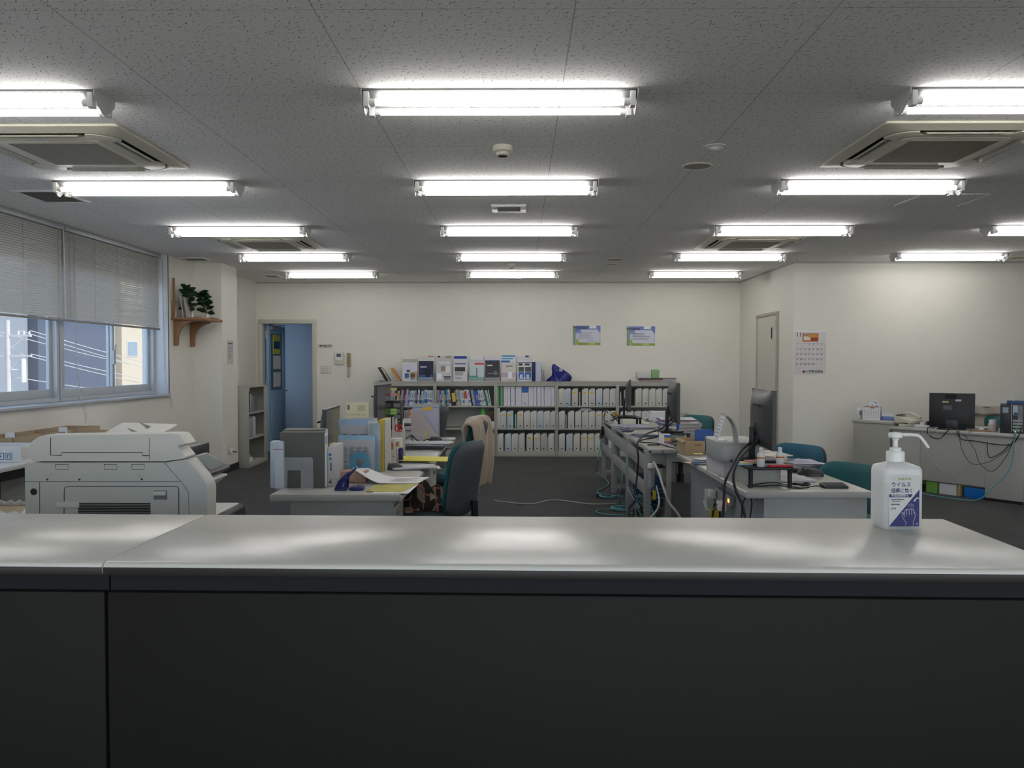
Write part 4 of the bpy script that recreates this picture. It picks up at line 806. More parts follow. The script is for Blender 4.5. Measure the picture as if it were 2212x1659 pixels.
# ================================================================ copier
YK = 3.2
def K(cx, cy, Y=None): p = onY(cx / 3.95, 840 + cy / 3.95, Y or YK); return (p.x, p.z)
M_cop = mat('copier_plastic', (.62, .62, .575), .45, var=.015, bump=.05, bs=400); M_copw = mat('copier_white', (.76, .755, .70), .45); M_seam = mat('seam', (.03, .03, .03), .8, var=0)
cop = thing('photocopier', 'large light grey office photocopier seen from its side behind the counter', 'photocopier', (K(800, 700)[0], YK, 0))
ox = cop.location.x
def KL(cx, cy, Y=None): x, z = K(cx, cy, Y); return (x - ox, z)
YD = .66
xl, xr = KL(205, 700)[0], KL(1768, 900)[0]
MB().prism([(xl, .08), (xr, .08), KL(1768, 1070), KL(1770, 850), KL(1752, 800), KL(1720, 750), KL(1600, 608), KL(1560, 606), KL(1405, 630), KL(205, 632)], 'y', 0, .10).box(xl + .001, .10, .08, -1.72 - ox, YD, KL(205, 632)[1] - .001).build('body', M_cop, cop, bev=.006)
MB().box(xl + .02, .02, .02, -1.3 - ox, YD - .02, .08).build('base', M_black, cop)
MB().box(-1.719 - ox, .101, .081, -1.29 - ox, YD - .05, .727).build('lower_body', M_cop, cop, bev=.01)
MB().prism([(-1.289 - ox, .727), (-1.265 - ox, .71), (-1.262 - ox, .66), (-1.289 - ox, .64)], 'y', .11, YD - .055).build('tray_edge', M_black, cop, bev=.004)
MB().box(xl + .01, .12, .985, -1.57 - ox, YD - .01, 1.02).build('scanner_lid', M_copw, cop, bev=.01)
MB().box(xl + .02, .101, .94, -1.505 - ox, YD - .005, .984).build('scanner_unit', M_cop, cop, bev=.004)
MB().box(-1.62 - ox, .14, .935, -1.44 - ox, YD - .02, 1.005).build('panel_mount', M_black, cop, bev=.008)
adf = [(266, 622), (232, 575), (226, 520), (236, 470), (262, 446), (310, 412), (360, 398), (1460, 384), (1505, 388), (1525, 402), (1578, 474), (1512, 488), (1506, 500), (1574, 585), (1560, 600), (1405, 622)]
MB().prism([KL(*q) for q in adf], 'y', .012, .115).build('document_feeder', M_copw, cop, bev=.012, seg=3)
def seam(pts, nm='seam', r=.0013, m=None, parent=cop, y=0): return MB().tube([(KL(*q)[0], y, KL(*q)[1]) for q in pts], r, 4).build(nm, m or M_seam, parent)
seam([(418, 420), (418, 570), (512, 570), (512, 547), (1205, 547), (1205, 572), (1262, 572)], y=.0115, r=.0016); seam([(1262, 418), (1262, 616)], y=.0115, r=.0009)
for a, b in ((475, 583), (890, 997), (1125, 1232)): seam([(a, 645), (b, 645), (b, 687), (a, 687), (a, 645)])
seam([(207, 792), (1540, 792)], r=.001); seam([(1405, 632), (1545, 792), (1608, 880), (1614, 1072)], r=.001); seam([(339, 797), (339, 1200)])
seam([(545, 1200), (549, 860), (556, 843), (575, 832), (1505, 832), (1520, 842), (1526, 860), (1526, 1200)], r=.0016)
for q in ((404, 773), (678, 773), (1210, 771)): x, z = KL(*q); MB().cyl((x, -.001, z), (x, .001, z), .004).build('screw', M_ink, cop)
for q in ((409, 722), (1206, 730)): x, z = KL(*q); MB().cyl((x, -.0012, z), (x, .001, z), .013, n=20).build('screw_cap', M_cop, cop, bev=.001)
x, z = KL(288, 878); MB().cyl((x, -.0015, z), (x, .001, z), .013, n=18).build('cable_port', M_seam, cop)
m = MB(); x0, z1 = KL(668, 973); x1 = KL(1283, 973)[0]; nx = 44; dz = KL(668, 973)[1] - KL(668, 986.5)[1]
for r in range(14):
    for c in range(nx):
        x = x0 + (x1 - x0) * (c + .5) / nx; m.box(x - .0036, -.0012, z1 - r * dz - .0045, x + .0036, .001, z1 - r * dz)
m.build('ventilation_grille', M_seam, cop)['kind'] = 'stuff'
a, b = KL(1312, 868), KL(1427, 944); c = KL(1312, 908)[1]
MB().box(a[0], -.001, b[1], b[0], .001, a[1]).build('latch_recess', M_inkgrey, cop); MB().box(a[0] + .002, -.012, c, b[0] - .002, 0, a[1] - .002).build('latch', M_copw, cop, bev=.003)
x, z = KL(580, 985); MB().box(x - .045, -.006, z - .014, x + .045, .002, z + .012).build('finger_grip', M_copw, cop, bev=.005)
MB().prism([KL(1700, 760, 3.5), KL(1750, 748, 3.5), KL(1830, 762, 3.5), KL(1842, 772, 3.5), KL(1740, 850, 3.5)], 'y', .22, .45).build('paper_catch', M_copw, cop, bev=.004)
# control panel
def KW(cx, cy, Y): x, z = K(cx, cy, Y); return Vector((x - ox, Y - YK, z))
yn, yf = 3.46, 3.70
A, B = KW(1578, 588, yn), KW(1800, 722, yn); nrm = Vector((B - A)).cross(Vector((0, 1, 0))).normalized(); nrm = -nrm if nrm.z < 0 else nrm
cp = MB(); vs = [];
for o in (0, -.022):
    for P, yy in ((A, yn - YK), (B, yn - YK), (B, yf - YK), (A, yf - YK)): q = P + nrm * o; vs.append((q.x, yy, q.z))
cp.add(vs, [(0, 1, 2, 3), (4, 7, 6, 5), (0, 4, 5, 1), (1, 5, 6, 2), (2, 6, 7, 3), (3, 7, 4, 0)]); tp = cp.build('control_panel', M_blackm, cop, bev=.005)
sc_ = MB(); d = B - A; vs = [A + d * .10 + nrm * .001, A + d * .86 + nrm * .001]; sc_.add([(vs[0].x, yn - YK + .045, vs[0].z), (vs[1].x, yn - YK + .045, vs[1].z), (vs[1].x, yf - YK - .02, vs[1].z), (vs[0].x, yf - YK - .02, vs[0].z)], [(0, 1, 2, 3)]); sc_.build('touch_screen', paint((95, 108, 110), .2), tp)
# ADF tray
yA, yB = 3.36, 3.74; q = [KW(880, 378, yA), KW(1378, 378, yA), KW(1515, 300, yB), KW(1045, 286, yB)]
m = MB(); m.add([tuple(p) for p in q] + [(p.x, p.y, p.z - .014) for p in q], [(0, 1, 2, 3), (4, 7, 6, 5), (0, 4, 5, 1), (1, 5, 6, 2), (2, 6, 7, 3), (3, 7, 4, 0)]); m.build('feeder_tray', M_copw, cop, bev=.003)
for cx, cy in ((1225, 325), (1130, 372)):
    p = KW(cx, cy, 3.55 if cy < 350 else 3.42); MB().add([(p.x - .02, p.y, p.z + .02), (p.x + .03, p.y, p.z), (p.x + .005, p.y + .02, p.z - .008)], [(0, 1, 2)]).build('paper_guide', M_lightgrey, cop, solid=.003)
# ================================================================ left wall table with boxes
tx0, tx1, ty0, ty1 = -3.97, -3.31, 4.2, 8.1
t = thing('long_table', 'white topped long table under the window beside the copier', 'table', (tx0, ty0, 0))
MB().box(0, 0, .67, tx1 - tx0, ty1 - ty0, .70).build('table_top', mat('table_white', (.62, .62, .62), .35), t, bev=.003)
for x in (.04, tx1 - tx0 - .07):
    for y in (.05, ty1 - ty0 - .08, (ty1 - ty0) / 2): MB().box(x, y, 0, x + .03, y + .03, .67).build('leg', M_black, t)
MB().box(.05, .06, .60, tx1 - tx0 - .05, ty1 - ty0 - .06, .67).build('apron', M_black, t)
def openbox(loc, sx, sy, sz, m, label, rz=0, name='cardboard_box', wall=.006, flaps=False):
    t = thing(name, label, 'box', loc, rz); w = MB().box(0, 0, 0, sx, sy, wall).box(0, 0, wall, sx, wall, sz).box(0, sy - wall, wall, sx, sy, sz).box(0, wall, wall, wall, sy - wall, sz).box(sx - wall, wall, wall, sx, sy - wall, sz)
    w.build('box_body', m, t, bev=.001); return t
ob = openbox((-3.72, 5.55, .701), .36, .26, .11, M_white, 'white open carton with blue handling symbols on the window table')
MB().box(.2, -.001, .02, .245, 0, .065).box(.255, -.001, .02, .30, 0, .065).build('symbol_frame', paint((50, 110, 160)), ob); MB().box(.204, -.002, .024, .241, -.0005, .061).box(.259, -.002, .024, .296, -.0005, .061).build('symbol_ground', M_paper, ob)
MB().cyl((.2225, -.0025, .055), (.2225, -.003, .04), .001).box(.221, -.003, .04, .224, -.002, .058).add([(.212, -.0025, .045), (.233, -.0025, .045), (.2225, -.0025, .033)], [(0, 1, 2)]).box(.267, -.003, .03, .272, -.002, .055).box(.283, -.003, .03, .288, -.002, .055).box(.267, -.003, .05, .288, -.002, .055).build('handling_symbols', paint((50, 110, 160)), ob)
papers((-3.54, 5.68, .708), 10, .30, .2, 'white papers stacked inside the white open carton', th=.007, spread=.004, seed=4)
for i, (x, y, sx, sy) in enumerate(((-3.95, 5.95, .28, .36), (-3.65, 5.95, .30, .36), (-3.93, 6.36, .28, .34), (-3.62, 6.36, .28, .34), (-3.93, 6.74, .3, .4))):
    openbox((x, y, .701), sx, sy, .13, M_card, 'brown open cardboard tray full of papers, %s along the window table' % ORD[i])
    papers((x + sx / 2, y + sy / 2, .709), 8, sx * .8, sy * .75, 'grey and violet papers inside the brown tray, %s along the window table' % ORD[i], th=.010, spread=.006, cols=((195, 195, 200), (150, 140, 175), (210, 208, 205)), seed=i)
for i, (x, y) in enumerate(((-3.70, 5.98), (-3.6, 6.5))):
    t = thing('index_card', 'white index card standing up in a brown tray, %s one' % ('near', 'far')[i], 'card', (x, y, .80)); MB().prism(rrect(.07, .075, .01, 3, 0, .03), 'y', 0, .002).build('card', M_paper, t); MB().box(-.02, -.001, .02, .02, 0, .03).build('print', M_inkgrey, t)
papers((-3.66, 7.55, .701), 3, .5, .75, 'large white sheets lying at the far end of the window table', th=.004, spread=.004, print_=False)
# lined waste carton
wb = thing('waste_carton', 'brown carton lined with a white plastic bag beside the window table', 'box', (-3.26, 4.62, 0))
MB().box(0, 0, 0, .46, .42, .50).build('carton', M_card, wb, bev=.004)
def bagrim(u, v):
    a = 2 * math.pi * u; c, s = math.cos(a), math.sin(a); k = 1 / max(abs(c), abs(s)); r = 1 + .02 * math.sin(23 * a) + .015 * math.sin(41 * a + 1)
    return (.23 + .235 * c * k * r * (1 - .12 * max(0, v - .6) * 2), .21 + .215 * s * k * r * (1 - .12 * max(0, v - .6) * 2), .40 + .01 * math.sin(9 * a) * (1 - v) + .13 * v + .008 * math.sin(27 * a) * v)
MB().grid(bagrim, 90, 6).build('bag_liner', mat('bag_film', (.62, .62, .60), .35, bump=.5, bs=40), wb, smooth=True, solid=.002)
# ================================================================ low shelf by the pillar
sx0, sx1, sy0, sy1, sh = -3.86, onZ(531, 1013.6, 0).x, 10.80, 11.62, onY(520, 838, 10.8).z
t = thing('low_bookshelf', 'grey steel shelf unit standing between the pillar and the doorway', 'bookcase', (sx0, sy0, 0)); W, L = sx1 - sx0, sy1 - sy0
MB().box(0, 0, 0, W, .018, sh).box(0, L - .018, 0, W, L, sh).box(0, .018, 0, .012, L - .018, sh).box(W - .02, .018, sh - .05, W, .05, sh).box(W - .02, .018, 0, W, L - .018, .05).box(W - .02, L - .12, .05, W - .002, L - .018, sh).build('frame', M_case, t, bev=.002)
MB().box(0, 0, sh, W, L, sh + .015).build('top', M_case, t)
for z in (.06, .39, .72): MB().box(.012, .018, z - .02, W - .005, L - .018, z).build('shelf', M_case, t)
boxthing('white_box', sx0 + .02, sy0 + .03, sh + .016, .14, .1, .06, M_cream, 'small white box on top of the low grey shelf by the pillar', 'box')
for i, (y, z, h, d, c) in enumerate(((.06, .72, .26, .06, (60, 62, 68)), (.14, .72, .24, .04, (165, 168, 175)), (.2, .72, .2, .10, (120, 125, 135)), (.08, .39, .25, .14, (150, 150, 155)), (.26, .39, .27, .03, (190, 192, 198)), (.30, .39, .26, .05, (180, 182, 190)))):
    o = boxthing('document_file', sx0 + W - .25, sy0 + y, z + .001, .23, d, h, paint(c), 'grey file standing in the low shelf by the pillar, %s from the near end' % ORD[i], 'file')
boxthing('document_roll', sx0 + W - .2, sy0 + .1, .062, .16, .18, .05, M_paper, 'white packet on the bottom of the low shelf', 'packet'); boxthing('blue_packet', sx0 + W - .19, sy0 + .11, .113, .14, .14, .04, paint((110, 165, 190)), 'light blue packet on the bottom of the low shelf', 'packet')
boxthing('blue_folder', sx0 + W - .2, sy0 + .03, .062, .14, .03, .2, paint((110, 170, 195)), 'light blue folder standing at the bottom of the low shelf', 'folder')
# ================================================================ wooden wall shelf with plants
wz = onX(363, 684, XL).z; wy0, wy1 = 9.5, 10.14; wx1 = onZ(474, 690, wz).x
ws = thing('wall_shelf', 'wooden wall shelf on two curved brackets beside the window', 'shelf', (XL, wy0, wz - .03)); WW = wx1 - XL
MB().box(0.001, 0, 0, WW, wy1 - wy0, .028).build('shelf_board', M_wood, ws, bev=.003)
for y in (.07, wy1 - wy0 - .09):
    pr = [(.001, 0), (.24, 0), (.24, -.02)] + [(.055 + .185 * (1 - math.sin(R(a))), -.02 - .20 * (1 - math.cos(R(a)))) for a in range(10, 91, 10)] + [(.055, -.28), (.045, -.30), (.001, -.30)]
    MB().prism(pr, 'y', y, y + .03).build('bracket', M_wood, ws, bev=.002)
def on_shelf(px, py): p = onZ(px, py, wz); return p
for i, (px, h) in enumerate(((376, .33), (407, .30))):
    solo('wooden_upright', MB().box(-.012, -.01, 0, .012, .01, h * 1.35), M_wood, 'thin upright wooden strip standing on the wall shelf, %s one' % ('window side', 'pillar side')[i], 'wood strip', loc=(-3.965, onX(px, 684, -3.965).y, wz), bev=.002)
o = solo('wooden_stand', MB().prism([(0, 0), (.03, 0), (.16, .0), (.16, .015), (.05, .03), (.07, .3), (.02, .33), (-.01, .3), (.02, .28)], 'y', 0, .02), M_wood, 'wooden slanted display stand behind the vases on the wall shelf', 'stand', loc=(-3.95, 9.78, wz), bev=.002)
for i, (px, c, h) in enumerate(((371, (205, 195, 120), .19), (373.5, (215, 215, 210), .17), (386, (200, 200, 195), .24), (389, (165, 155, 150), .23))):
    o = solo('thin_book', MB().box(0, 0, 0, .008, .13, h), paint(c), 'thin book leaning on the wall shelf, %s from the window' % ORD[i], 'book', loc=(max(onY(px, 684, 9.525).x, -3.985) + .012 + .02 * i, 9.515, wz + .001)); o.rotation_euler = (0, R(-8), 0)
def sprig(px, Y, label, bend, n, H, seed, vh=.09):
    t = thing('vase_plant', label, 'plant', (onY(px, 684, Y).x, Y, wz), 0, 'leafy sprigs in white vases'); rd = random.Random(seed)
    MB().lathe([(.018, 0), (.024, .01), (.02, .05), (.012, vh * .8), (.013, vh)], n=16).build('vase', M_white, t, smooth=True)
    top = Vector((bend * H, 0, H)); P = [Vector((0, 0, vh - .03)), Vector((bend * .1 * H, 0, H * .45)), Vector((bend * .5 * H, 0, H * .8)), top]
    MB().tube(smoothpath(P, 4), .003, 5).build('stem', mat('stem_green', (.03, .07, .02), .6), t)
    path = smoothpath(P, 8); m = MB()
    for k in range(n):
        p = path[3 + int((len(path) - 4) * k / n)]; a = k * 2.4 + rd.uniform(-.4, .4); el = rd.uniform(.0, .7); L = rd.uniform(.075, .115); dr = Vector((math.cos(a) * math.cos(el), math.sin(a) * math.cos(el), math.sin(el))); sd = dr.cross(Vector((0, 0, 1))).normalized(); up = sd.cross(dr); tw = rd.choice((-1, 1)) * rd.uniform(.5, 1.2); sd, up = sd * math.cos(tw) + up * math.sin(tw), up * math.cos(tw) - sd * math.sin(tw)
        row = []
        for u in range(6):
            q = u / 5; wd_ = .030 * math.sin(math.pi * min(1, q * .93 + .05)) ** .8; c = p + dr * (L * q + .008) - up * (.02 * q * q) ; row += [c - sd * wd_, c - up * .004, c + sd * wd_]
        m.add(row, [(3 * u + j, 3 * u + j + 1, 3 * u + j + 4, 3 * u + j + 3) for u in range(5) for j in (0, 1)])
    m.build('leaves', mat('leaf_dark_green', (.012, .045, .018), .4, var=.3), t, smooth=True)
sprig(407, 9.66, 'upright dark green leafy sprig in the nearer white vase on the wall shelf', .0, 34, .34, 3)
sprig(447, 9.92, 'leaning dark green leafy sprig in the farther white vase on the wall shelf', -.32, 44, .31, 8, .06)
t = thing('bud_vase', 'tiny white bottle vase between the two leafy sprigs', 'vase', (onY(415, 684, 9.72).x, 9.72, wz)); MB().lathe([(.016, 0), (.02, .015), (.012, .035), (.006, .06), (.008, .085)], n=14).build('vase_body', M_white, t, smooth=True)
solo('wooden_tray', MB().box(0, 0, 0, .14, .2, .012), M_wood, 'flat wooden tray lying on the pillar end of the wall shelf', 'tray', loc=(onY(438, 684, 9.9).x, 9.86, wz + .001), bev=.002)
def D(px, py, z=.7): return onZ(px, py, z)
def S(n, Y): return n * Y / F
ZT = .70
# ================================================================ left desks
DX = D(582, 1068).x; DR = D(870, 1068).x; Y1 = D(700, 1068).y
DW = DR - DX
desk(DX, DR, Y1, D(936, 1001).y, ZT, 'nearest grey desk of the left row, with hole punch and upright files', ((0.0, .42), (.98, 1.27)), 'left row of grey desks')
Y2 = D(944, 986).y; Y2e = D(976, 948.6).y
desk(DX, DR, Y2, Y2e, ZT, 'second grey desk of the left row, with loose papers and mouse', ((0.0, .42),), 'left row of grey desks')
desk(DX - .27, DR - .27, 8.72, 10.1, ZT, 'farthest grey desk of the left row, with a black keyboard', ((.93, 1.35),), 'left row of grey desks')
# white file drawers between the desks + yellow folder
t = thing('file_cabinet', 'white low file drawers between the first two left desks', 'file cabinet', (-.98, Y1 + 1.34, 0)); 
MB().box(0, 0, 0, .38, .30, .68).build('cabinet_body', M_cream, t, bev=.003)
for z in (.04, .26, .48): d = MB().box(.381, .01, z, .395, .29, z + .2).build('drawer', M_white, t, bev=.003); MB().box(.395, .1, z + .13, .402, .2, z + .15).build('handle', M_inkgrey, d)
papers((-.80, Y1 + 1.49, .6805), 6, .32, .24, 'white papers on top of the low white file drawers', th=.004, seed=2, print_=False)
o = solo('yellow_envelope', MB().prism([(-.27, 0), (.26, -.0), (.30, -.004), (.26, .004), (-.25, .007), (-.29, .004)], 'y', -.13, .13), paint((225, 215, 80), .5), 'bright yellow envelope lying across the gap between the first two left desks', 'envelope', loc=(-.665, Y1 + 1.46, .712), bev=.002, rz=R(-6))
# --- desk one, left side: upright binders in a clear stand
def upright(name, px0, px1, ptop, Y, dep, col, label, cat, bev=.004, spine=None, z=ZT):
    a, b = onY(px0, ptop, Y), onY(px1, ptop, Y); t = thing(name, label, cat, (a.x, Y, z + .0005)); W, H = b.x - a.x, a.z - z
    MB().box(0, 0, 0, W, dep, H).build('cover', col if not isinstance(col, tuple) else paint(col), t, bev=bev)
    if spine: MB().box(W - .001, .006, .004, W + .002, dep - .006, H - .004).build('spine', spine, t)
    return t, W, H
M_boxf = mat('grey_box_file', (.115, .118, .105), .6)
t, W, H = upright('box_file', 604, 701, 934, 4.42, .065, M_boxf, 'dark grey box file standing in front on the nearest left desk', 'box file', spine=M_paper)
MB().box(W + .0015, .012, H * .78, W + .0025, .05, H * .93).build('spine_label', paint((165, 160, 190)), t)
upright('box_file', 610, 702, 929, 4.50, .05, M_boxf, 'second dark grey box file just behind the front one', 'box file', spine=M_paper)
upright('box_file', 615, 703, 926.5, 4.57, .05, paint((120, 122, 112)), 'third lighter grey box file behind the other two', 'box file', spine=M_paper)
t, W, H = upright('plastic_case', 582, 612, 953, 4.40, .05, mat('milky_plastic', (.55, .62, .70), .3), 'milky white plastic case standing left of the grey box files', 'plastic case', .012)
MB().box(.02, -.001, H * .82, W, 0, H * .835).build('red_line', paint((190, 90, 95)), t)
t, W, H = upright('white_binder', 707, 722, 965, 4.47, .24, paint((196, 196, 198)), 'white binder with small coloured stickers right of the grey box files', 'binder', .006)
for x0, z0, c in ((.2, .80, (40, 120, 185)), (.25, .70, (60, 150, 140)), (.3, .18, (210, 150, 120)), (.2, .12, (50, 70, 150))): MB().lathe([(.008, 0), (0, .0005)], n=14).xf(Matrix.Translation((W * (x0 + .2), -.0008, H * z0)) @ Matrix.Rotation(R(90), 4, 'X')).build('sticker', paint(c), t)
MB().box(W * .45, -.001, H * .40, W * .6, 0, H * .60).build('spine_text', M_ink, t)
upright('yellow_file', 711, 727, 959.5, 4.75, .1, (205, 205, 150), 'pale yellow file behind the white binder with stickers', 'file', .002)
t = thing('bookend', 'clear acrylic bookend in front of the grey box files', 'bookend', (onY(594, 1060, 4.36).x, 4.36, ZT + .001)); W = S(83, 4.36); H = .172
MB().prism([(0, 0), (W * .32, 0), (W * .33, H * .60), (W * .68, H * .60), (W * .68, 0), (W, 0), (W, H * .95), (W * .97, H), (W * .03, H), (0, H * .95)], 'y', 0, .004).build('upright_plate', M_clear, t, bev=.001); MB().box(W * .33, 0, 0, W * .67, .12, .003).build('foot_plate', M_clear, t)
# hole punch
p = D(757, 1060); t = thing('hole_punch', 'dark blue two-hole punch with raised lever on the nearest left desk', 'hole punch', (p.x, p.y + .02, ZT))
M_navy = mat('navy_metal', (.012, .018, .13), .3)
q = .0024
MB().box(-.083, -.03, 0, -.02, .05, .012).prism([(-.083, .012), (-.02, .012), (-.02, .055), (-.014, .10), (-.06, .055)], 'y', -.028, -.02).prism([(-.083, .012), (-.02, .012), (-.02, .055), (-.014, .10), (-.06, .055)], 'y', .04, .048).build('punch_body', M_navy, t, bev=.002)
MB().add([(-.055, -.018, .055), (-.03, -.018, .05), (.032, -.01, .118), (.026, -.01, .124), (-.055, .038, .055), (-.03, .038, .05), (.032, .03, .118), (.026, .03, .124)], [(0, 1, 2, 3), (4, 7, 6, 5), (0, 4, 5, 1), (1, 5, 6, 2), (2, 6, 7, 3), (3, 7, 4, 0)]).build('lever', M_navy, t, bev=.002)
MB().prism(rrect(.075, .085, .018, 4, .03, .01), 'z', .0, .018).build('base_tray', M_navy, t, bev=.006); MB().cyl((.02, .01, .016), (.02, .01, .035), .005).build('guide_pin', M_alu, t)
for z in (.028, .04): MB().cyl((-.045 + z * .3, -.0285, z), (-.045 + z * .3, -.031, z), .004).build('rivet', M_alu, t)
boxthing('pencil_box', D(726, 1043).x, D(726, 1043).y + .0, ZT + .001, S(64, 4.7), .10, S(24, 4.7), mat('peach_card', (.55, .32, .25), .5), 'peach coloured flat box behind the hole punch', 'box')
# papers on desk one
M_yclear = mat('yellow_film', (.62, .56, .12), .25, var=.15, vs=14)
q = [D(*v) for v in ((791, 1063), (869, 1065), (903, 1047), (812, 1049))]; o = thing('yellow_folder', 'transparent yellow folder on white sheets at the front corner of the nearest left desk', 'folder', (q[0].x, q[0].y, ZT))
def poly_on(q, z0, z1, m, name, parent): O = parent.location; return MB().add([(p.x - O.x, p.y - O.y, z) for z in (z0, z1) for p in q], [(0, 3, 2, 1), (4, 5, 6, 7), (0, 1, 5, 4), (1, 2, 6, 5), (2, 3, 7, 6), (3, 0, 4, 7)]).build(name, m, parent)
poly_on(q, .0035, .006, M_yclear, 'folder', o)
q2 = [D(*v) for v in ((803, 1067), (882, 1067), (904, 1046.5), (830, 1050))]; poly_on(q2, .001, .003, M_paper, 'white_sheet', o)
o = thing('curled_sheet', 'large curled white printed sheet in the middle of the nearest left desk', 'papers', (D(840, 1040).x, D(840, 1040).y, ZT + .006)); 
def curl(u, v): x = -.18 + .36 * u; return (x + .04 * v, -.13 + .26 * v, .002 + .10 * max(0, .42 - u) ** 1.3 * (1.3 - v * .5) * 2.0)
MB().grid(curl, 18, 8).build('sheet', M_paper, o, smooth=True, solid=.001)
m = MB()
for i in range(8): y0 = .25 + .07 * i; a = curl(.52, y0); b_ = curl(.52 + random.uniform(.2, .42), y0); m.add([(a[0], a[1], a[2] + .0012), (b_[0], b_[1], b_[2] + .0012), (b_[0], b_[1] + .004, b_[2] + .0012), (a[0], a[1] + .004, a[2] + .0012)], [(0, 1, 2, 3)])
m.build('print', M_inkgrey, o)
papers((D(900, 1012).x, D(900, 1012).y, ZT + .001), 5, .28, .16, 'small stack of white cards at the far edge of the nearest left desk', th=.003, seed=5, print_=False, rz=R(8))
keyboard((D(775, 1018).x, D(775, 1018).y + .03, ZT + .001), R(90), 'black keyboard in front of the monitor on the nearest left desk', grp='desk keyboards', w=.40)
p = D(850, 1015); mouse((p.x, p.y + .02, ZT + .002), R(90), 'black mouse beside the patterned pen stand on the nearest left desk', 1.05)
solo('pink_note', MB().box(-.04, -.03, 0, .04, .03, .008), paint((200, 140, 135)), 'small pink note pad behind the mouse of the nearest left desk', 'note pad', loc=(p.x + .01, p.y + .16, ZT + .001))
cable([(p.x - .05, p.y + .03, ZT + .02), (p.x - .14, p.y + .04, ZT + .05), (p.x - .22, p.y + .05, ZT + .03), (p.x - .3, p.y + .02, ZT + .008)], .0022, M_kb, 'thin black cord of the mouse on the nearest left desk', 'mouse_cord', 'cord')
# upright files with heart bookend at Y ~ 5.0
def clearfile(px0, px1, ptop, Y, col, label, tb=None, tilt=0, pb=None, al=None):
    a, b = onY(px0, ptop, Y), onY(px1, ptop, Y); W, H = b.x - a.x, a.z - ZT
    t = thing('clear_folder', label, 'folder', ((a.x + b.x) / 2, Y, ZT + .001)); MB().box(-W / 2, 0, 0, W / 2, .004, H).build('folder_film', col if not isinstance(col, tuple) else paint(col, .2), t, bev=.001)
    if tb:
        bl_ = []
        for c in range(tb): bl_ += lines(.08 + .84 * c / tb, .08 + .84 * (c + .85) / tb, .15, .82, 16, (120, 122, 128), .5, c)
        s = sheet('printed_sheet', W * .9, H * .88, (178, 180, 184), bl_, t, th=.002); s.location = (0, -.0035, 0)
    return t
clearfile(731, 806, 905, 5.16, (150, 175, 200), 'light blue clear folder standing highest behind the listing sheets', 3)
clearfile(760, 815, 903, 5.24, (205, 190, 190), 'white and red edged papers standing behind the blue folder')
clearfile(795, 817, 909, 5.10, (200, 200, 200), 'narrow white file with a red edge beside the yellow binder'); 
clearfile(730.5, 810, 940.5, 5.0, (140, 175, 200), 'front clear folder holding a printed table beside the heart bookend', 4)
clearfile(798, 822, 915, 5.06, (150, 165, 170), 'grey blue folder edge between the listing and the yellow binder')
upright('yellow_binder', 818.5, 830, 907, 5.12, .22, (205, 175, 60), 'tall yellow binder standing beside the patterned pen stand', 'binder', .003)
upright('white_binder', 830.5, 833, 907, 5.12, .22, (205, 205, 200), 'thin white folder between the yellow binder and the pen stand', 'folder', .001)
upright('red_binder', 813, 817.5, 935, 5.1, .2, (165, 40, 50), 'thin red file at the foot of the yellow binder', 'file', .001)
t = thing('bookend', 'sky blue bookend with a heart cut-out on the nearest left desk', 'bookend', (onY(777, 1013, 4.96).x, 4.96, ZT + .001)); W, H = S(44, 4.96), S(50, 4.96)
def arc(cx, cz, r, a0, a1, n=8): return [(cx + r * math.cos(R(a0 + (a1 - a0) * k / n)), cz + r * math.sin(R(a0 + (a1 - a0) * k / n))) for k in range(n + 1)]
hs = W * .24; hz = H * .52
heart = [(0, -.95), (.5, -.45), (.95, .05), (1.0, .45), (.75, .8), (.4, .85), (0, .5), (-.4, .85), (-.75, .8), (-1.0, .45), (-.95, .05), (-.5, -.45)]
hp = [(x * hs, hz + z * hs) for x, z in heart]
outer = [(0, 0), (W / 2, 0)] + arc(0, H - W / 2, W / 2, 0, 180, 12) + [(-W / 2, 0), (0, 0)]
m = MB(); n1 = len(outer); ring_in = []
import bisect
def ang(p): return math.atan2(p[1] - hz, p[0])
N = 36; vo, vi = [], []
def hit(poly, a):
    d = (math.cos(a), math.sin(a)); best = None
    for i in range(len(poly)):
        (x0, y0), (x1, y1) = poly[i], poly[(i + 1) % len(poly)]; y0 -= hz; y1 -= hz; ex, ey = x1 - x0, y1 - y0; den = d[0] * ey - d[1] * ex
        if abs(den) < 1e-12: continue
        t_ = (x0 * ey - y0 * ex) / den; s_ = (x0 * d[1] - y0 * d[0]) / den
        if t_ > 0 and -1e-6 <= s_ <= 1 + 1e-6 and (best is None or t_ > best): best = t_
    return (d[0] * best, hz + d[1] * best)
for k in range(N): a = 2 * math.pi * (k + .5) / N; vo.append(hit(outer, a)); vi.append(hit(hp, a))
for yy in (0, .003): m.add([(x, yy, z) for x, z in vo] + [(x, yy, z) for x, z in vi], [(k, (k + 1) % N, N + (k + 1) % N, N + k) for k in range(N)])
m.build('heart_plate', mat('sky_blue_metal', (.08, .28, .42), .4), t, smooth=False)
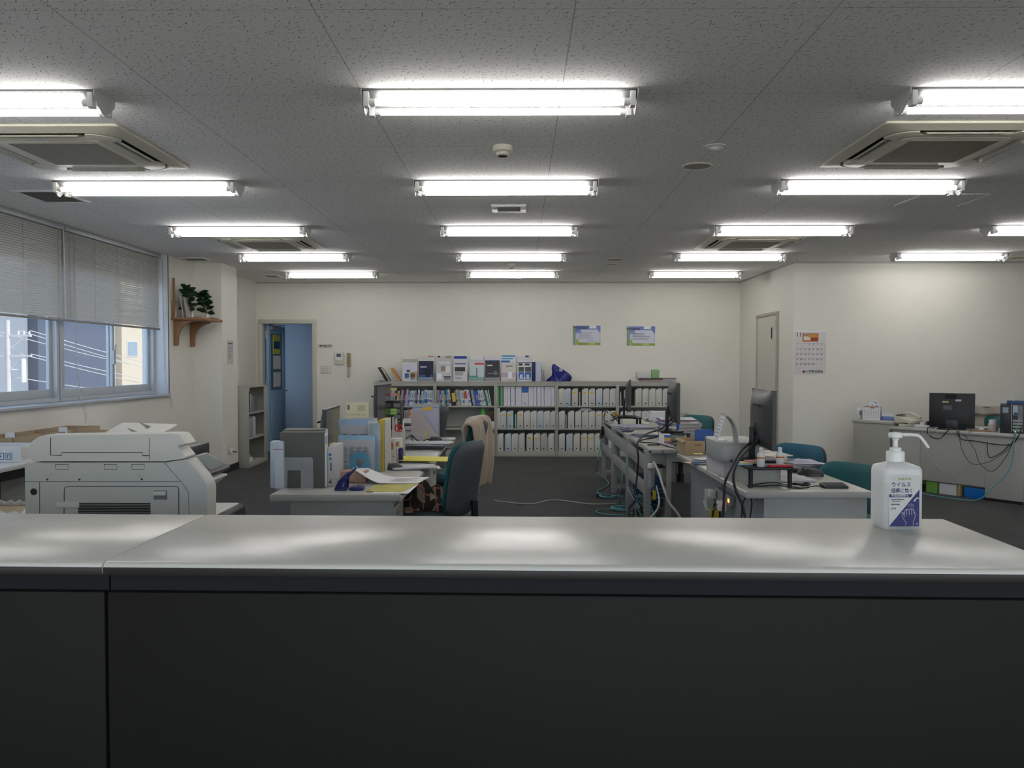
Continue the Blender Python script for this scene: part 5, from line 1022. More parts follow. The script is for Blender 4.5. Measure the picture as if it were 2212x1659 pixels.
# pen stands
def penstand(px0, px1, ytop, ybot, label, seed):
    pb = D((px0 + px1) / 2, ybot); W = S(px1 - px0, pb.y); H = S(ybot - ytop, pb.y) * .98; t = thing('pen_stand', label, 'pen stand', (pb.x, pb.y + W / 2, ZT + .001))
    c = MB(); 
    for a, b in (((-W / 2, -W / 2), (W / 2, -W / 2 + .002)), ((-W / 2, W / 2 - .002), (W / 2, W / 2)), ((-W / 2, -W / 2), (-W / 2 + .002, W / 2)), ((W / 2 - .002, -W / 2), (W / 2, W / 2))): c.box(a[0], a[1], 0, b[0], b[1], H)
    c.build('holder', mat('patterned_metal', (.60, .60, .56), .5), t); rd = random.Random(seed)
    m = MB()
    for k in range(60):
        x, z, s = rd.uniform(-W * .44, W * .44), rd.uniform(H * .06, H * .9), rd.uniform(.002, .0045); f = rd.random() < .5
        m.obox((x, -W / 2 - .0006, z) if f else (W / 2 + .0006, x, z), (s, .0005, s) if f else (.0005, s, s), Matrix.Rotation(R(45), 3, 'Y' if f else 'X'))
    m.build('cutout_pattern', M_ink, t)['kind'] = 'stuff'
    return t, W, H, pb
PC = [(170, 40, 40), (40, 40, 45), (210, 205, 200), (60, 80, 150), (190, 150, 110), (220, 220, 215), (30, 120, 110), (200, 90, 70)]
def pens(t, W, H, n, seed, desc):
    rd = random.Random(seed); c = t.location
    for k in range(n):
        x, y = (k % 3 - 1) * W * .28, (k // 3 - 1) * W * .25; L = rd.uniform(.13, .17); a = Matrix.Rotation(R(rd.uniform(-9, 9)), 4, 'Y')
        o = thing('pen', '%s pen standing in the %s' % (['red', 'black', 'white', 'blue', 'tan', 'pale', 'green', 'coral'][(k + seed) % 8] + ' ' + ['slim', 'thick', 'short'][k // 3], desc), 'pen', (c.x + x, c.y + y, c.z + .004), 0, 'pens in the ' + desc, (0, R(rd.uniform(-8, 8)), 0))
        MB().cyl((0, 0, 0), (0, 0, L * .8), .0042, n=8).build('barrel', paint(PC[(k + seed) % 8]), o); MB().cyl((0, 0, L * .8), (0, 0, L), .0045, .003, n=8).build('cap', paint(PC[(k + seed + 3) % 8]), o)
t, W, H, pb = penstand(830, 857, 971, 1003, 'white pen stand with black cut-out pattern on the nearest left desk', 1); pens(t, W, H, 8, 0, 'patterned pen stand')
t2 = thing('pen_stand', 'taller white stationery holder behind the patterned pen stand', 'pen stand', (pb.x, pb.y + .26, ZT + .001)); MB().box(-.04, -.04, 0, .04, .04, .15).build('holder', M_white, t2, bev=.003); MB().box(-.03, -.041, .09, .03, -.04, .13).build('print', paint((200, 190, 170)), t2)
c_ = thing('pen_rack', 'clear stand of red and tan stationery behind the white holder', 'pen rack', (pb.x + .0, pb.y + .37, ZT + .001)); MB().box(-.045, -.03, 0, .045, .03, .20).build('rack_body', mat('rack_plastic', (.5, .5, .48), .3), c_, bev=.003)
sc_ = thing('scissors', 'red handled scissors standing in the rear stationery stand', 'scissors', (pb.x + .01, pb.y + .31, ZT + .165), 0)
for s in (-1, 1): MB().tube([(s * .012 + .012 * math.cos(a), 0, .05 + .022 * math.sin(a)) for a in [R(k * 30) for k in range(13)]], .005, 6).build('handle', paint((190, 35, 45)), sc_, smooth=True)
MB().box(-.008, -.002, -.0, .008, .002, .03).build('blade', M_alu, sc_)
for k, (dx, c, h) in enumerate(((-.03, (205, 170, 140), .27), (-.015, (215, 210, 200), .28), (.005, (90, 60, 50), .255), (.035, (215, 215, 210), .27), (-.038, (200, 200, 190), .29))):
    o = solo('marker', MB().cyl((0, 0, 0), (0, 0, h - .2), .006, n=8), paint(c), 'marker standing in the rear stationery stand, %s from left' % ORD[(4, 0, 1, 2, 3)[k] if False else [1, 2, 3, 4, 0][k]], 'marker', 'markers in the rear stand', loc=(pb.x + dx, pb.y + .37, ZT + .2015))
solo('navy_stapler', MB().prism(rrect(.028, .10, .01, 3, 0, .05), 'y', -.02, .02), M_navy, 'dark navy stapler standing beside the pen stand', 'stapler', loc=(D(860, 1003).x + .005, pb.y + .1, ZT + .001), bev=.004)
# monitors on the left
def mon_left(pxa, Ya, pxb, Yb, ztop, h, w, label): xa, xb = (pxa - 1121) * Ya / F, (pxb - 1121) * Yb / F; c = ((xa + xb) / 2, (Ya + Yb) / 2); a = math.atan2(Yb - Ya, xb - xa); return monitor((c[0], c[1], ZT + .001), a + R(180), w, h, label, ztop - h - ZT)
mo1 = mon_left(699, 5.08, 729, 5.56, 1.085, .325, .50, 'slim black monitor on the nearest left desk showing its dark screen')
mo2 = mon_left(811, 6.72, 842, 7.25, 1.19, .36, .55, 'tall black monitor with sticky notes on the second left desk')
for k, (z, c, cn, xx) in enumerate(((.36, (215, 205, 140), 'pale yellow', .0), (.31, (215, 150, 150), 'pink', 0), (.165, (170, 215, 110), 'upper light green', .0), (.135, (170, 215, 110), 'lower light green', 0))):
    o = solo('sticky_note', MB().box(-.035, 0, -.012, .045, .001, .012), paint(c), '%s sticky note on the right edge of the tall left monitor' % cn, 'sticky note', 'sticky notes on the tall monitor', loc=(onY(846, 870, 7.22).x, 7.22, 1.19 - .36 + z * .93 - .02))
# calendar between
cx = onY(769, 903, 5.95); t = thing('desk_calendar', 'cream November desk calendar standing behind the clear folders', 'calendar', (cx.x, 5.98, ZT + .001), 0); W, H = S(49, 5.98), cx.z + S(33, 5.98) - ZT
cb = [(.05, .86, .16, .95, (110, 105, 95)), (.5, .84, .85, .95, (190, 185, 150)), (.38, .34, .68, .40, (205, 130, 120))] + [(.07 + .125 * c, .5 + .085 * r, .11 + .125 * c, .525 + .085 * r, (150, 145, 120) if c else (190, 120, 100)) for r in range(4) for c in range(7)]
s = sheet('calendar_page', W, H, (218, 213, 180), cb, t, th=.004); s.rotation_euler = (R(-4), 0, 0)
m = MB()
for k in (.18, .24, .3, .62, .68, .74): m.tube([(-W / 2 + W * k + .0, -.004 + .006 * math.cos(a) + H * .05, H + .002 + .006 * math.sin(a)) for a in [R(30 * j) for j in range(13)]], .0012, 4)
m.build('ring_binding', M_paper, t)
MB().box(-W / 2, .045, 0, W / 2, .05, H * .96).build('easel_back', paint((190, 185, 160)), t)
# black organiser tower, keyboard on third desk
t = thing('drawer_organiser', 'black desktop tower with small clear drawers beside the tall left monitor', 'organiser', (onY(856, 900, 7.35).x, 7.3, ZT + .001)); Hh = onY(856, 866, 7.3).z - ZT
MB().box(-.07, 0, 0, .045, .2, Hh).build('tower', M_black, t, bev=.006)
for k in range(6): MB().box(-.015, -.012, Hh * (.08 + .15 * k), .04, 0, Hh * (.08 + .15 * k) + .035).build('tray', M_inkgrey, t, bev=.002)
keyboard((D(872, 916).x - .04, 8.86, ZT + .001), 0, 'black keyboard on the farthest left desk', w=.32, grp='desk keyboards')
# desk two items
papers((D(915, 971).x, D(915, 971).y + .03, ZT + .035), 7, .42, .2, 'printed white papers fanned over the near end of the second left desk', rz=R(4), th=.003, seed=3)
solo('tray_box', MB().box(-.18, -.07, 0, .18, .09, .033), M_inkgrey, 'grey calculator case under the fanned papers of the second left desk', 'case', loc=(D(912, 968).x, D(912, 968).y + .05, ZT + .001), bev=.004)
p = D(940, 954); mouse((p.x, p.y + .03, ZT + .001), R(80), 'black mouse at the right edge of the second left desk', 1.1)
q_ = D(880, 950)
cable([(D(858, 952).x, 7.0, ZT + .012), (D(870, 947).x, 7.1, ZT + .02), (D(885, 950).x, 7.0, ZT + .03), (D(898, 946).x, 7.15, ZT + .05), (D(905, 952).x, 7.0, ZT + .02), (D(918, 951).x, 7.0, ZT + .012), (p.x - .06, p.y + .04, ZT + .02)], .005, M_kb, 'bundled black cable lying across the second left desk')
cable([(D(860, 956).x, 6.9, ZT + .01), (D(876, 953).x, 6.95, ZT + .02), (D(894, 956).x, 6.9, ZT + .015), (D(900, 948).x, 6.95, ZT + .055), (D(906, 956).x, 6.9, ZT + .02), (D(892, 958).x, 6.85, ZT + .01)], .004, M_kb, 'second looped black cable lying in front of the pink file box')
t = thing('magazine_file', 'pale pink slant-cut file box full of folders on the second left desk', 'file box', (onY(919, 900, 7.3).x, 7.28, ZT + .001)); W, H = S(60, 7.3), onY(900, 890, 7.3).z - ZT
MB().prism([(-W / 2, 0), (W / 2, 0), (W / 2 + .0, .01), (-W / 2 + .09, H), (-W / 2, H)], 'y', 0, .003).prism([(-W / 2, 0), (W / 2, 0), (W / 2 + .0, .01), (-W / 2 + .09, H), (-W / 2, H)], 'y', .09, .093).box(-W / 2, .003, 0, -W / 2 + .003, .09, H).box(-W / 2 + .003, .003, 0, W / 2, .09, .003).build('box', mat('pink_board', (.52, .45, .46), .6), t)
MB().box(-.005, -.002, .02, .018, -.0005, .075).build('green_tab', paint((175, 215, 120)), t)
for k, (a, h, c, l) in enumerate(((.0, .285, (180, 182, 200), 'lilac'), (.005, .295, (120, 150, 195), 'blue'), (.01, .30, (190, 192, 195), 'white'), (-.01, .325, (175, 178, 176), 'clear grey'))):
    o = solo('document_folder', MB().box(-W / 2 + .006, 0, 0, W / 2 - .006, .006, h * .95), paint(c, .3), '%s folder inside the pink slant-cut file box' % l, 'folder', 'folders in the pink file box', loc=(t.location.x + a * .5, 7.30 + .017 * k, ZT + .005))
solo('yellow_label', MB().box(-.045, 0, -.014, .045, .001, .014), paint((225, 180, 55)), 'yellow label on the front folder in the pink file box', 'label', loc=(t.location.x + .02, 7.2985, ZT + .27))
bpy.data.objects['yellow_label'].rotation_euler = (0, R(-5), 0)
papers((D(955, 950).x, D(955, 950).y + .05, ZT + .001), 5, .2, .2, 'loose white papers at the far right corner of the second left desk', seed=9, th=.0015)
solo('brown_bag', MB().prism([(0, 0), (.1, 0), (.09, .12), (.02, .13)], 'y', 0, .08), M_card, 'brown paper bag on the floor beyond the second left desk', 'bag', loc=(onY(950, 1000, 7.5).x + .25, 7.55, .0)) if False else None
# chairs at the left desks
c1 = chair((-.535, 4.98, 0), R(72), M_teal, 'teal office chair with a plaid blanket at the nearest left desk')
c2 = chair((-.57, 6.75, 0), R(80), M_teal, 'teal office chair under a beige fleece at the second left desk')
c3 = chair((-1.08, 9.0, 0), R(85), M_teal, 'teal office chair at the farthest left desk')
# plaid blanket heap
def plaid():
    m, n, l, b = nodes_of('plaid_wool'); b.inputs['Roughness'].default_value = .95; tc = n.new('ShaderNodeTexCoord'); sx = n.new('ShaderNodeSeparateXYZ'); l.new(tc.outputs['Object'], sx.inputs[0])
    def band(o, per, w, off=0.): return MATH(n, l, 'GREATER_THAN', MATH(n, l, 'ABSOLUTE', MATH(n, l, 'SUBTRACT', MATH(n, l, 'FRACT', MATH(n, l, 'MULTIPLY_ADD', o, 1 / per, off)), .5)), .5 - w)
    mx = n.new('ShaderNodeMix'); mx.data_type = 'RGBA'; mx.inputs['A'].default_value = (.28, .22, .16, 1); mx.inputs['B'].default_value = (.02, .015, .012, 1); l.new(MATH(n, l, 'MAXIMUM', band(sx.outputs[0], .075, .2), band(sx.outputs[1], .075, .2)), mx.inputs['Factor'])
    m2 = n.new('ShaderNodeMix'); m2.data_type = 'RGBA'; l.new(mx.outputs['Result'], m2.inputs['A']); m2.inputs['B'].default_value = (.30, .10, .07, 1); l.new(MATH(n, l, 'MAXIMUM', band(sx.outputs[0], .075, .04, .35), band(sx.outputs[1], .075, .04, .35)), m2.inputs['Factor']); l.new(m2.outputs['Result'], b.inputs['Base Color']); return m
def heap(u, v):
    x, y = (u - .5) * .40, (v - .5) * .36; e = max(0, 1 - (2 * abs(u - .5)) ** 4) * max(0, 1 - (2 * abs(v - .5)) ** 4)
    z = .04 + .17 * e * (.45 + .28 * math.sin(11 * u + 5 * v) + .2 * math.sin(17 * v - 6 * u) + .22 * u); return (x + .03 * math.sin(9 * v), y + .03 * math.sin(12 * u), z)
solo('plaid_blanket', MB().grid(heap, 50, 40), plaid(), 'crumpled brown plaid blanket lying on the seat of the nearest left chair', 'blanket', loc=(-.63, 4.93, .475), smooth=True, solid=.006, rz=R(10))
# fleece draped over the second chair
def fleece(u, v):
    # v: 0 front hem .. .5 over the top .. 1 rear hem, in chair space (faces +y)
    w = .50 * (1 - .15 * math.cos(2 * math.pi * v)); x = (u - .5) * w; s = (v - .45)
    top = .955; r = .06
    if v < .38: z = top - r - (.38 - v) / .38 * .20; y = -.175
    elif v < .52: a = math.pi * (v - .38) / .14; z = top - r + r * math.sin(a); y = -.175 - r * (1 - math.cos(a))
    else: z = top - r - (v - .52) / .48 * .50; y = -.295 - .02 * math.sin((v - .52) * 8)
    f = .012 * math.sin(26 * u + 4 * v) + .01 * math.sin(11 * u - 7 * v); return (x * (1 + .04 * math.sin(14 * v)), y + f, z + .01 * math.sin(9 * u) - .05 * (2 * u - 1) ** 2)
fl = solo('fleece_jacket', MB().grid(fleece, 40, 44), mat('beige_fleece', (.40, .31, .23), .98, sheen=.5, bump=1, bs=120, var=.15, vs=60), 'beige fleece jacket draped over the back of the second left chair', 'jacket', loc=(-.57, 6.75, 0), smooth=True, solid=.018, rz=R(80))
# floor cables between the rows
cable([(-.25, 8.2, .008), (.1, 8.0, .008), (.35, 8.25, .008), (.7, 8.0, .008), (.95, 8.05, .008)], .005, M_kw, 'thin pale cable crossing the carpet between the desk rows')
# ================================================================ right desks (front block)
RX0, RX1 = 1.185, 1.875; RY0, RY1 = 4.33, 6.15
RY0 = D(1620, 1062).y
desk(RX0, RX1, RY0, RY0 + .92, ZT, 'nearest grey desk of the right row, with the black monitor riser', (), 'right row of grey desks')
desk(RX0, RX1, RY0 + .925, RY1 + .05, ZT, 'second grey desk of the right row, with cardboard box and tent calendar', ((.0, .30),), 'right row of grey desks')
# open frame desks behind
def rackdesk(y0, y1, label, first=False):
    t = thing('open_back_desk', label, 'desk', (.985, y0, 0), 0, 'open backed desks of the right row'); L = y1 - y0; W = .74
    MB().box(.03, 0, ZT - .03, W, L, ZT).build('desk_top', M_desk, t, bev=.002)
    for s, yy in ((0, 0), (1, L - .05)):
        MB().box(0, yy, 0, .05, yy + .05, ZT - .012).box(.17, yy, 0, .21, yy + .05, ZT - .035).box(.05, yy + .005, .05, .17, yy + .045, .09).box(.05, yy + .005, ZT - .12, .17, yy + .045, ZT - .035).box(.05, yy + .01, .40, .08, yy + .04, ZT - .12).build('end_frame', M_rack, t, bev=.002)
        for xx in (.02, .19): MB().cyl((xx, yy + .025, 0), (xx, yy + .025, .0), .001) if False else None
        MB().box(W - .06, yy, 0, W - .02, yy + .03, ZT - .031).box(.21, yy, ZT - .1, W - .06, yy + .03, ZT - .031).build('front_leg', M_rack, t)
    MB().box(.004, .05, ZT - .17, .022, L - .05, ZT - .055).build('upper_rail', M_rack, t, bev=.002)
    MB().box(.004, .05, .33, .022, L - .05, .43).build('lower_rail', M_rack, t, bev=.002)
    MB().box(.08, .05, ZT - .16, .18, L - .05, ZT - .155).box(.08, .05, ZT - .16, .085, L - .05, ZT - .1).build('cable_tray', M_inkgrey, t)
    return t
rackdesk(6.48, 7.56, 'open backed grey desk nearest in the right row, covered in cables'); rackdesk(7.58, 8.76, 'open backed grey desk in the middle of the right row under paper piles'); rackdesk(8.78, 9.9, 'open backed grey desk farthest in the right row')
for i, (y, lb) in enumerate(((6.50, 'near'), )):
    for k in range(2): solo('tray_end_cap', MB().box(0, 0, 0, .085, .05, .03), M_rack, 'grey cable duct cover at the near end of the open desks, %s one' % ('left', 'right')[k], 'duct cover', loc=(1.03 + .092 * k, 6.43, ZT - .031), bev=.003)
# ---- monitors facing the right-hand chairs
def mon_right(X, Ya, Yb, ztop, h, label, zb, zs=ZT, ang=0):
    t = monitor((X, (Ya + Yb) / 2, zs), R(-90) + ang, Yb - Ya, h, label, ztop - h - zs); return t
m3 = mon_right(1.405, 4.50, 5.03, 1.222, .33, 'nearest black monitor seen from behind, standing on the black riser', 0, .815, R(-4))
text('AOC', .022, M_lightgrey, m3, (.12, -.041, .335), (R(90), 0, 0), name='maker_mark')
mon_right(1.325, 6.8, 7.33, 1.207, .335, 'middle black monitor seen from behind on the right row', 0, .79, R(-3)); mon_right(1.205, 8.75, 9.25, 1.19, .335, 'farthest black monitor seen from behind on the right row', 0, .79, R(-8))
def riser(x0, y0, w, l, z, label, feet=True):
    t = thing('monitor_riser', label, 'monitor riser', (x0, y0, ZT), 0, 'black monitor risers'); MB().prism(rrect(w, l, .02, 3, w / 2, l / 2), 'z', z - ZT - .012, z - ZT).build('riser_top', M_black, t, bev=.003)
    for x in (.02, w - .02):
        for y in (.03, l - .03): MB().cyl((x, y, 0), (x, y, z - ZT - .012), .012, n=12).build('leg', M_black, t, smooth=True)
    return t
riser(1.225, 4.42, .25, .47, .813, 'black four-legged monitor riser on the nearest right desk'); riser(1.20, 6.92, .24, .3, .788, 'black riser under the middle monitor of the right row'); riser(1.08, 8.85, .24, .3, .788, 'black riser under the farthest monitor of the right row')
# things on and around the near riser
def squeeze(px, py, Y, label):
    t = thing('spray_bottle', label, 'bottle', (onY(px, py, Y).x, Y, .8135), 0, 'small white bottles on the riser'); MB().lathe([(.019, 0), (.021, .003), (.021, .06), (.016, .072), (.010, .078)], n=20).build('bottle_body', M_white, t, smooth=True); MB().lathe([(.011, .076), (.011, .098), (.006, .102), (0, .103)], n=16).build('cap', M_white, t, smooth=True)
    MB().lathe([(.0214, .045), (.0214, .052)], n=20).build('orange_band', paint((220, 110, 50)), t)
squeeze(1643.5, 1003, 4.47, 'small white bottle with orange band, left one on the black riser'); squeeze(1684.5, 1003, 4.50, 'small white bottle with orange band, right one on the black riser')
p = onZ(1620, 1004, .814)
for k, (c, cn, dx) in enumerate((((150, 190, 205), 'light blue', -.03), ((215, 205, 150), 'yellow', -.01), ((215, 150, 145), 'pink', .02))): solo('note_pad', MB().box(-.04, -.03, 0, .04, .03, .008), paint(c), '%s note pad at the front left corner of the black riser' % cn, 'note pad', 'note pads on the riser', loc=(p.x + dx, p.y + .01, .8135 + .0085 * k), rz=R(8 * k), bev=.001)
solo('red_pen_case', MB().box(-.065, -.015, 0, .065, .015, .012), paint((175, 25, 50)), 'flat crimson pen case on the front edge of the black riser', 'pen case', loc=(onZ(1678, 1006, .814).x, 4.445, .8135), bev=.004)
boxthing('paper_ream', 1.25, 4.52, ZT + .001, .18, .30, .095, mat('ream_grey', (.42, .42, .38), .7), 'beige box stored under the black monitor riser', 'box')
papers((D(1705, 1035).x, D(1705, 1035).y - .02, ZT + .001), 5, .2, .26, 'white papers with blue edges beside the riser legs', seed=6, th=.002)
k_ = D(1726, 1018); keyboard((k_.x + .0, k_.y + .12, ZT + .001), R(90), 'black keyboard on the nearest right desk', w=.38, d=.12, grp='desk keyboards')
p = D(1758, 1031); mouse((p.x, p.y + .06, ZT + .001), R(60), 'large black mouse beside the keyboard on the nearest right desk', 1.35)
p = D(1808, 1056); keyboard((p.x, p.y + .045, ZT + .001), 0, 'small black number pad at the front edge of the nearest right desk', w=S(52, p.y), d=.085, nm='number_pad', cols=5, rows=4)
pp = p
cable([(1.27, 4.52, ZT + .006), (1.36, 4.45, ZT + .03), (1.42, 4.46, ZT + .02), (1.50, 4.42, ZT + .006), (1.58, 4.44, ZT + .012), (pp.x - .07, pp.y + .05, ZT + .008)], .003, M_kb, 'black cable running under the riser to the number pad')
def coil(cx, cy, z, r, n, h, m, rad, label, name='cable', seed=1, sq=.6, parent=None):
    rd = random.Random(seed); P = []
    for k in range(n * 8): a = k * math.pi / 4; P.append((cx + r * math.cos(a) * rd.uniform(.8, 1.2), cy + r * sq * math.sin(a) * rd.uniform(.8, 1.2), z + h * rd.random()))
    return cable(P, rad, m, label, name, k=4)
coil(D(1733, 1052).x, D(1733, 1052).y + .02, ZT + .006, .045, 3, .014, M_kb, .003, 'small coil of black cable between the riser and the number pad')
cable([(1.24, 4.5, ZT + .006), (1.30, 4.44, ZT + .012), (1.38, 4.42, ZT + .02), (1.47, 4.40, ZT + .006), (1.55, 4.43, ZT + .006)], .0035, M_kb, 'second black cable curling past the front riser legs')
# white file box and grey label printer with tent calendar
boxthing('storage_box', 1.195, 4.83, ZT + .001, .125, .45, .093, mat('white_card', (.60, .57, .58), .6), 'white cardboard storage box with finger hole at the edge of the nearest right desk', 'box', .002)
o = MB().cyl((.085, -.0015, .05), (.085, .002, .05), .012, n=18).build('finger_hole', M_ink); o.parent = bpy.data.objects['storage_box']
t = thing('desk_printer', 'grey rounded desktop printer on top of the white storage box', 'printer', (1.165, 4.80, ZT + .095)); W, H = .16, .115
MB().prism([(0, 0), (.15, 0), (.27, .06), (.27, .45), (.02, .45), (0, .4)], 'z', 0, H).build('printer_body', mat('printer_grey', (.38, .39, .38), .45), t, bev=.008)
MB().box(.02, -.002, .012, .12, .002, H - .018).build('front_cover', mat('cover_grey', (.46, .46, .44), .5), t, bev=.003)
MB().tube([(-.001, .38, .01), (-.001, .36, .06), (-.001, .37, .11)], .003, 5).build('side_cord', M_ink, t)
cc = onY(1565, 957, 4.95); t = thing('tent_calendar', 'white tent shaped desk calendar standing on the grey printer', 'calendar', (cc.x, 4.9, ZT + .0955 + H)); hh = .155
MB().add([(-.062, -.045, 0), (-.018, -.045, hh), (-.062, .045, 0), (-.018, .045, hh), (-.066, -.045, 0), (-.022, -.045, hh), (-.066, .045, 0), (-.022, .045, hh)], [(0, 1, 3, 2), (4, 6, 7, 5), (0, 4, 5, 1), (2, 3, 7, 6)]).build('calendar_pages', M_paper, t)
m = MB()
for r in range(6): z = .03 + r * .02; x = -.0665 + z * .285; m.obox((x - .001, 0, z), (.0008, .07, .006), Matrix.Rotation(R(15.9), 3, 'Y'))
m.build('print', paint((150, 165, 190)), t)
m = MB(); pts = [(-.02 + .078 * math.sin(R(a)) ** 1.0 * 1.0, hh * math.cos(R(a)) ** .9) for a in range(0, 91, 9)]
for (x0, z0), (x1, z1) in zip(pts, pts[1:]): m.add([(x0, -.045, z0), (x0, .045, z0), (x1, .045, z1), (x1, -.045, z1), (x0 - .008, -.045, z0 - .004), (x0 - .008, .045, z0 - .004), (x1 - .01, .045, z1), (x1 - .01, -.045, z1)], [(0, 1, 2, 3), (4, 7, 6, 5), (0, 3, 7, 4), (1, 5, 6, 2)])
m.build('curved_support', mat('support_grey', (.50, .50, .49), .4), t, smooth=True)
MB().box(-.06, -.047, 0, -.01, .047, .012).build('foot', M_white, t)
m = MB()
for y in (-.03, -.015, .015, .03): m.tube([(-.02 + .007 * math.cos(a), y, hh + .003 + .007 * math.sin(a)) for a in [R(30 * j) for j in range(13)]], .0012, 4)
m.build('ring_binding', M_alu, t)
# cardboard box on the desk corner
p = D(1468, 974); q = D(1532, 984); Yb = D(1500, 984).y
ob = openbox((D(1480, 984).x, Yb, ZT + .001), .19, .30, .105, M_card, 'brown open cardboard box on the far corner of the second right desk')
MB().add([(0.001, 0, .105), (-.015, .0, .09), (-.015, .3, .09), (.001, .3, .105)], [(0, 1, 2, 3)]).build('flap', M_card, ob, solid=.003)
m = MB()
for k, x in enumerate((.072, .082, .092, .102, .112)): m.box(x, -.0012, .065 + .006 * (k % 2), x + .005, 0, .085)
m.build('stamp', mat('brown_ink', (.18, .12, .06), .8), ob)
# blue stand, stacks of envelopes
t = thing('bookend', 'blue metal bookend behind the brown cardboard box', 'bookend', (onY(1520, 952, 6.15).x, 6.14, ZT)); W = S(40, 6.14); H = onY(1500, 927.5, 6.14).z - ZT
MB().prism([(-W / 2, 0), (-W * .18, 0), (-W * .16, H * .22), (W * .16, H * .22), (W * .18, 0), (W / 2, 0), (W / 2, H * .94), (W * .44, H), (-W * .44, H), (-W / 2, H * .94)], 'y', 0, .004).build('blue_plate', mat('blue_metal', (.02, .085, .32), .4), t, bev=.001)
o = papers((D(1519, 1002).x, D(1519, 1002).y, ZT + .001), 9, .13, .09, 'blue and white envelopes stacked at the left edge of the second right desk', rz=R(35), th=.004, spread=.012, cols=((190, 195, 205), (120, 150, 200), (205, 205, 200)), seed=11, print_=False)
solo('yellow_note', MB().box(-.03, -.02, 0, .03, .02, .001), paint((215, 215, 120)), 'yellow note on the blue and white envelope stack', 'note', loc=(D(1510, 993).x, D(1510, 993).y + .03, ZT + .0385)); solo('peach_card', MB().box(-.06, -.05, 0, .05, .05, .0015), paint((205, 170, 145)), 'peach coloured card lying left of the envelope stack', 'card', loc=(D(1500, 1001).x, D(1500, 1001).y + .04, ZT + .0008), rz=R(30))
# phones
def phone(loc, rz, label):
    t = thing('desk_phone', label, 'telephone', loc, rz, 'cream desk telephones')
    MB().prism([(-.10, .012), (.10, .012), (.10, .035), (.06, .05), (-.10, .085), (-.115, .06)], 'x', -.09, .09).build('phone_base', M_cream, t, bev=.004)
    MB().box(-.08, -.09, 0, .08, -.06, .012).box(-.08, .05, 0, .08, .08, .012).build('phone_foot', M_cream, t)
    MB().tube(smoothpath([(-.065, -.10, .10), (-.065, -.06, .115), (-.065, 0, .105), (-.065, .06, .085), (-.065, .1, .062)], 4), .018, 8).build('handset', M_cream, t, smooth=True)
    m = MB()
    for i in range(4):
        for j in range(5): m.obox((.0 + .022 * i - .01, -.05 + .022 * j, .063 - .0165 * (j - 1) * .55), (.015, .014, .012), Matrix.Rotation(R(-11), 3, 'X'))
    m.build('keypad', M_inkgrey, t); MB().obox((.02, -.085, .09), (.13, .004, .035), Matrix.Rotation(R(-60), 3, 'X')).build('display', paint((110, 115, 105), .2), t)
    return t
phone((D(1462, 955).x, D(1462, 955).y + .08, ZT + .0), R(-75), 'cream desk phone behind the brown cardboard box on the right row'); phone((D(1405, 930).x + .07, D(1405, 930).y + .12, ZT), R(-75), 'cream desk phone behind the paper pile on the middle open desk')
# boxes and paper piles on the open desks
PCs = ((205, 205, 210), (175, 175, 195), (200, 195, 190), (150, 160, 190), (210, 210, 212))
papers((D(1375, 932).x, D(1375, 932).y + .12, ZT + .001), 12, .30, .42, 'messy pile of white and lilac papers on the middle open desk', rz=R(10), th=.004, spread=.035, cols=PCs, seed=21)
papers((D(1400, 940).x, D(1400, 940).y - .05, ZT + .001), 8, .26, .36, 'messy pile of blue white forms at the near side of the middle open desk', rz=R(-25), th=.004, spread=.04, cols=PCs, seed=22)
o = papers((onZ(1440, 925, .8).x + .22, 7.95, ZT + .001), 22, .33, .36, 'tall stack of files and magazines behind the middle right monitor', th=.0065, spread=.014, cols=PCs + ((170, 60, 70), (80, 120, 180)), seed=23)
o = papers((onZ(1502, 925, .8).x, 7.7, ZT + .001), 20, .22, .3, 'stack of grey booklets in front of the far teal chair', th=.0062, spread=.012, cols=((190, 188, 182), (150, 148, 140), (205, 203, 200), (175, 170, 165)), seed=24)
o = papers((onZ(1490, 948, .72).x + .1, 6.75, ZT + .001), 12, .4, .34, 'white papers spread beside the blue bookend', th=.0035, spread=.03, cols=PCs, seed=25)
papers((D(1580, 975).x + .05, 5.75, ZT + .001), 8, .3, .36, 'stack of white documents behind the tent calendar', th=.006, spread=.02, cols=PCs, seed=26)
papers((D(1690, 985).x - .02, 5.55, ZT + .001), 7, .22, .3, 'white forms lying near the right edge of the second right desk', th=.002, spread=.03, cols=PCs, seed=27, rz=R(12))
o = thing('spiral_notebook', 'cream spiral notebook behind the grey printer', 'notebook', (onZ(1600, 957, .78).x, 5.5, ZT + .001), R(5)); MB().box(-.1, -.1, 0, .1, .1, .06).build('pages', paint((205, 200, 180)), o, bev=.003)
m = MB()
for k in range(9): m.tube([(-.09 + .02 * k, -.1 + .006 * math.cos(a), .058 + .007 * math.sin(a)) for a in [R(30 * j) for j in range(13)]], .0012, 4)
m.build('spiral', M_alu, o)
b = openbox((onY(1403, 920, 8.35).x, 8.3, ZT + .001), .30, .36, onY(1410, 893, 8.35).z - ZT, M_paper2, 'white document carton full of papers behind the middle right monitor')
MB().box(.04, -.0012, .07, .14, 0, .085).build('print', M_inkgrey, b)
o = papers((b.location.x + .14, 8.48, ZT + .01), 16, .24, .3, 'white papers heaped inside the white document carton', th=.0105, spread=.006, cols=((205, 205, 208),), seed=31, print_=False)
boxthing('cardboard_carton', onY(1468, 893, 8.8).x, 8.9, ZT + .001, S(22, 8.8), .2, onY(1468, 892, 8.9).z - ZT, mat('beige_card', (.40, .36, .30), .8), 'beige carton between the middle monitor and the far teal chair', 'box')
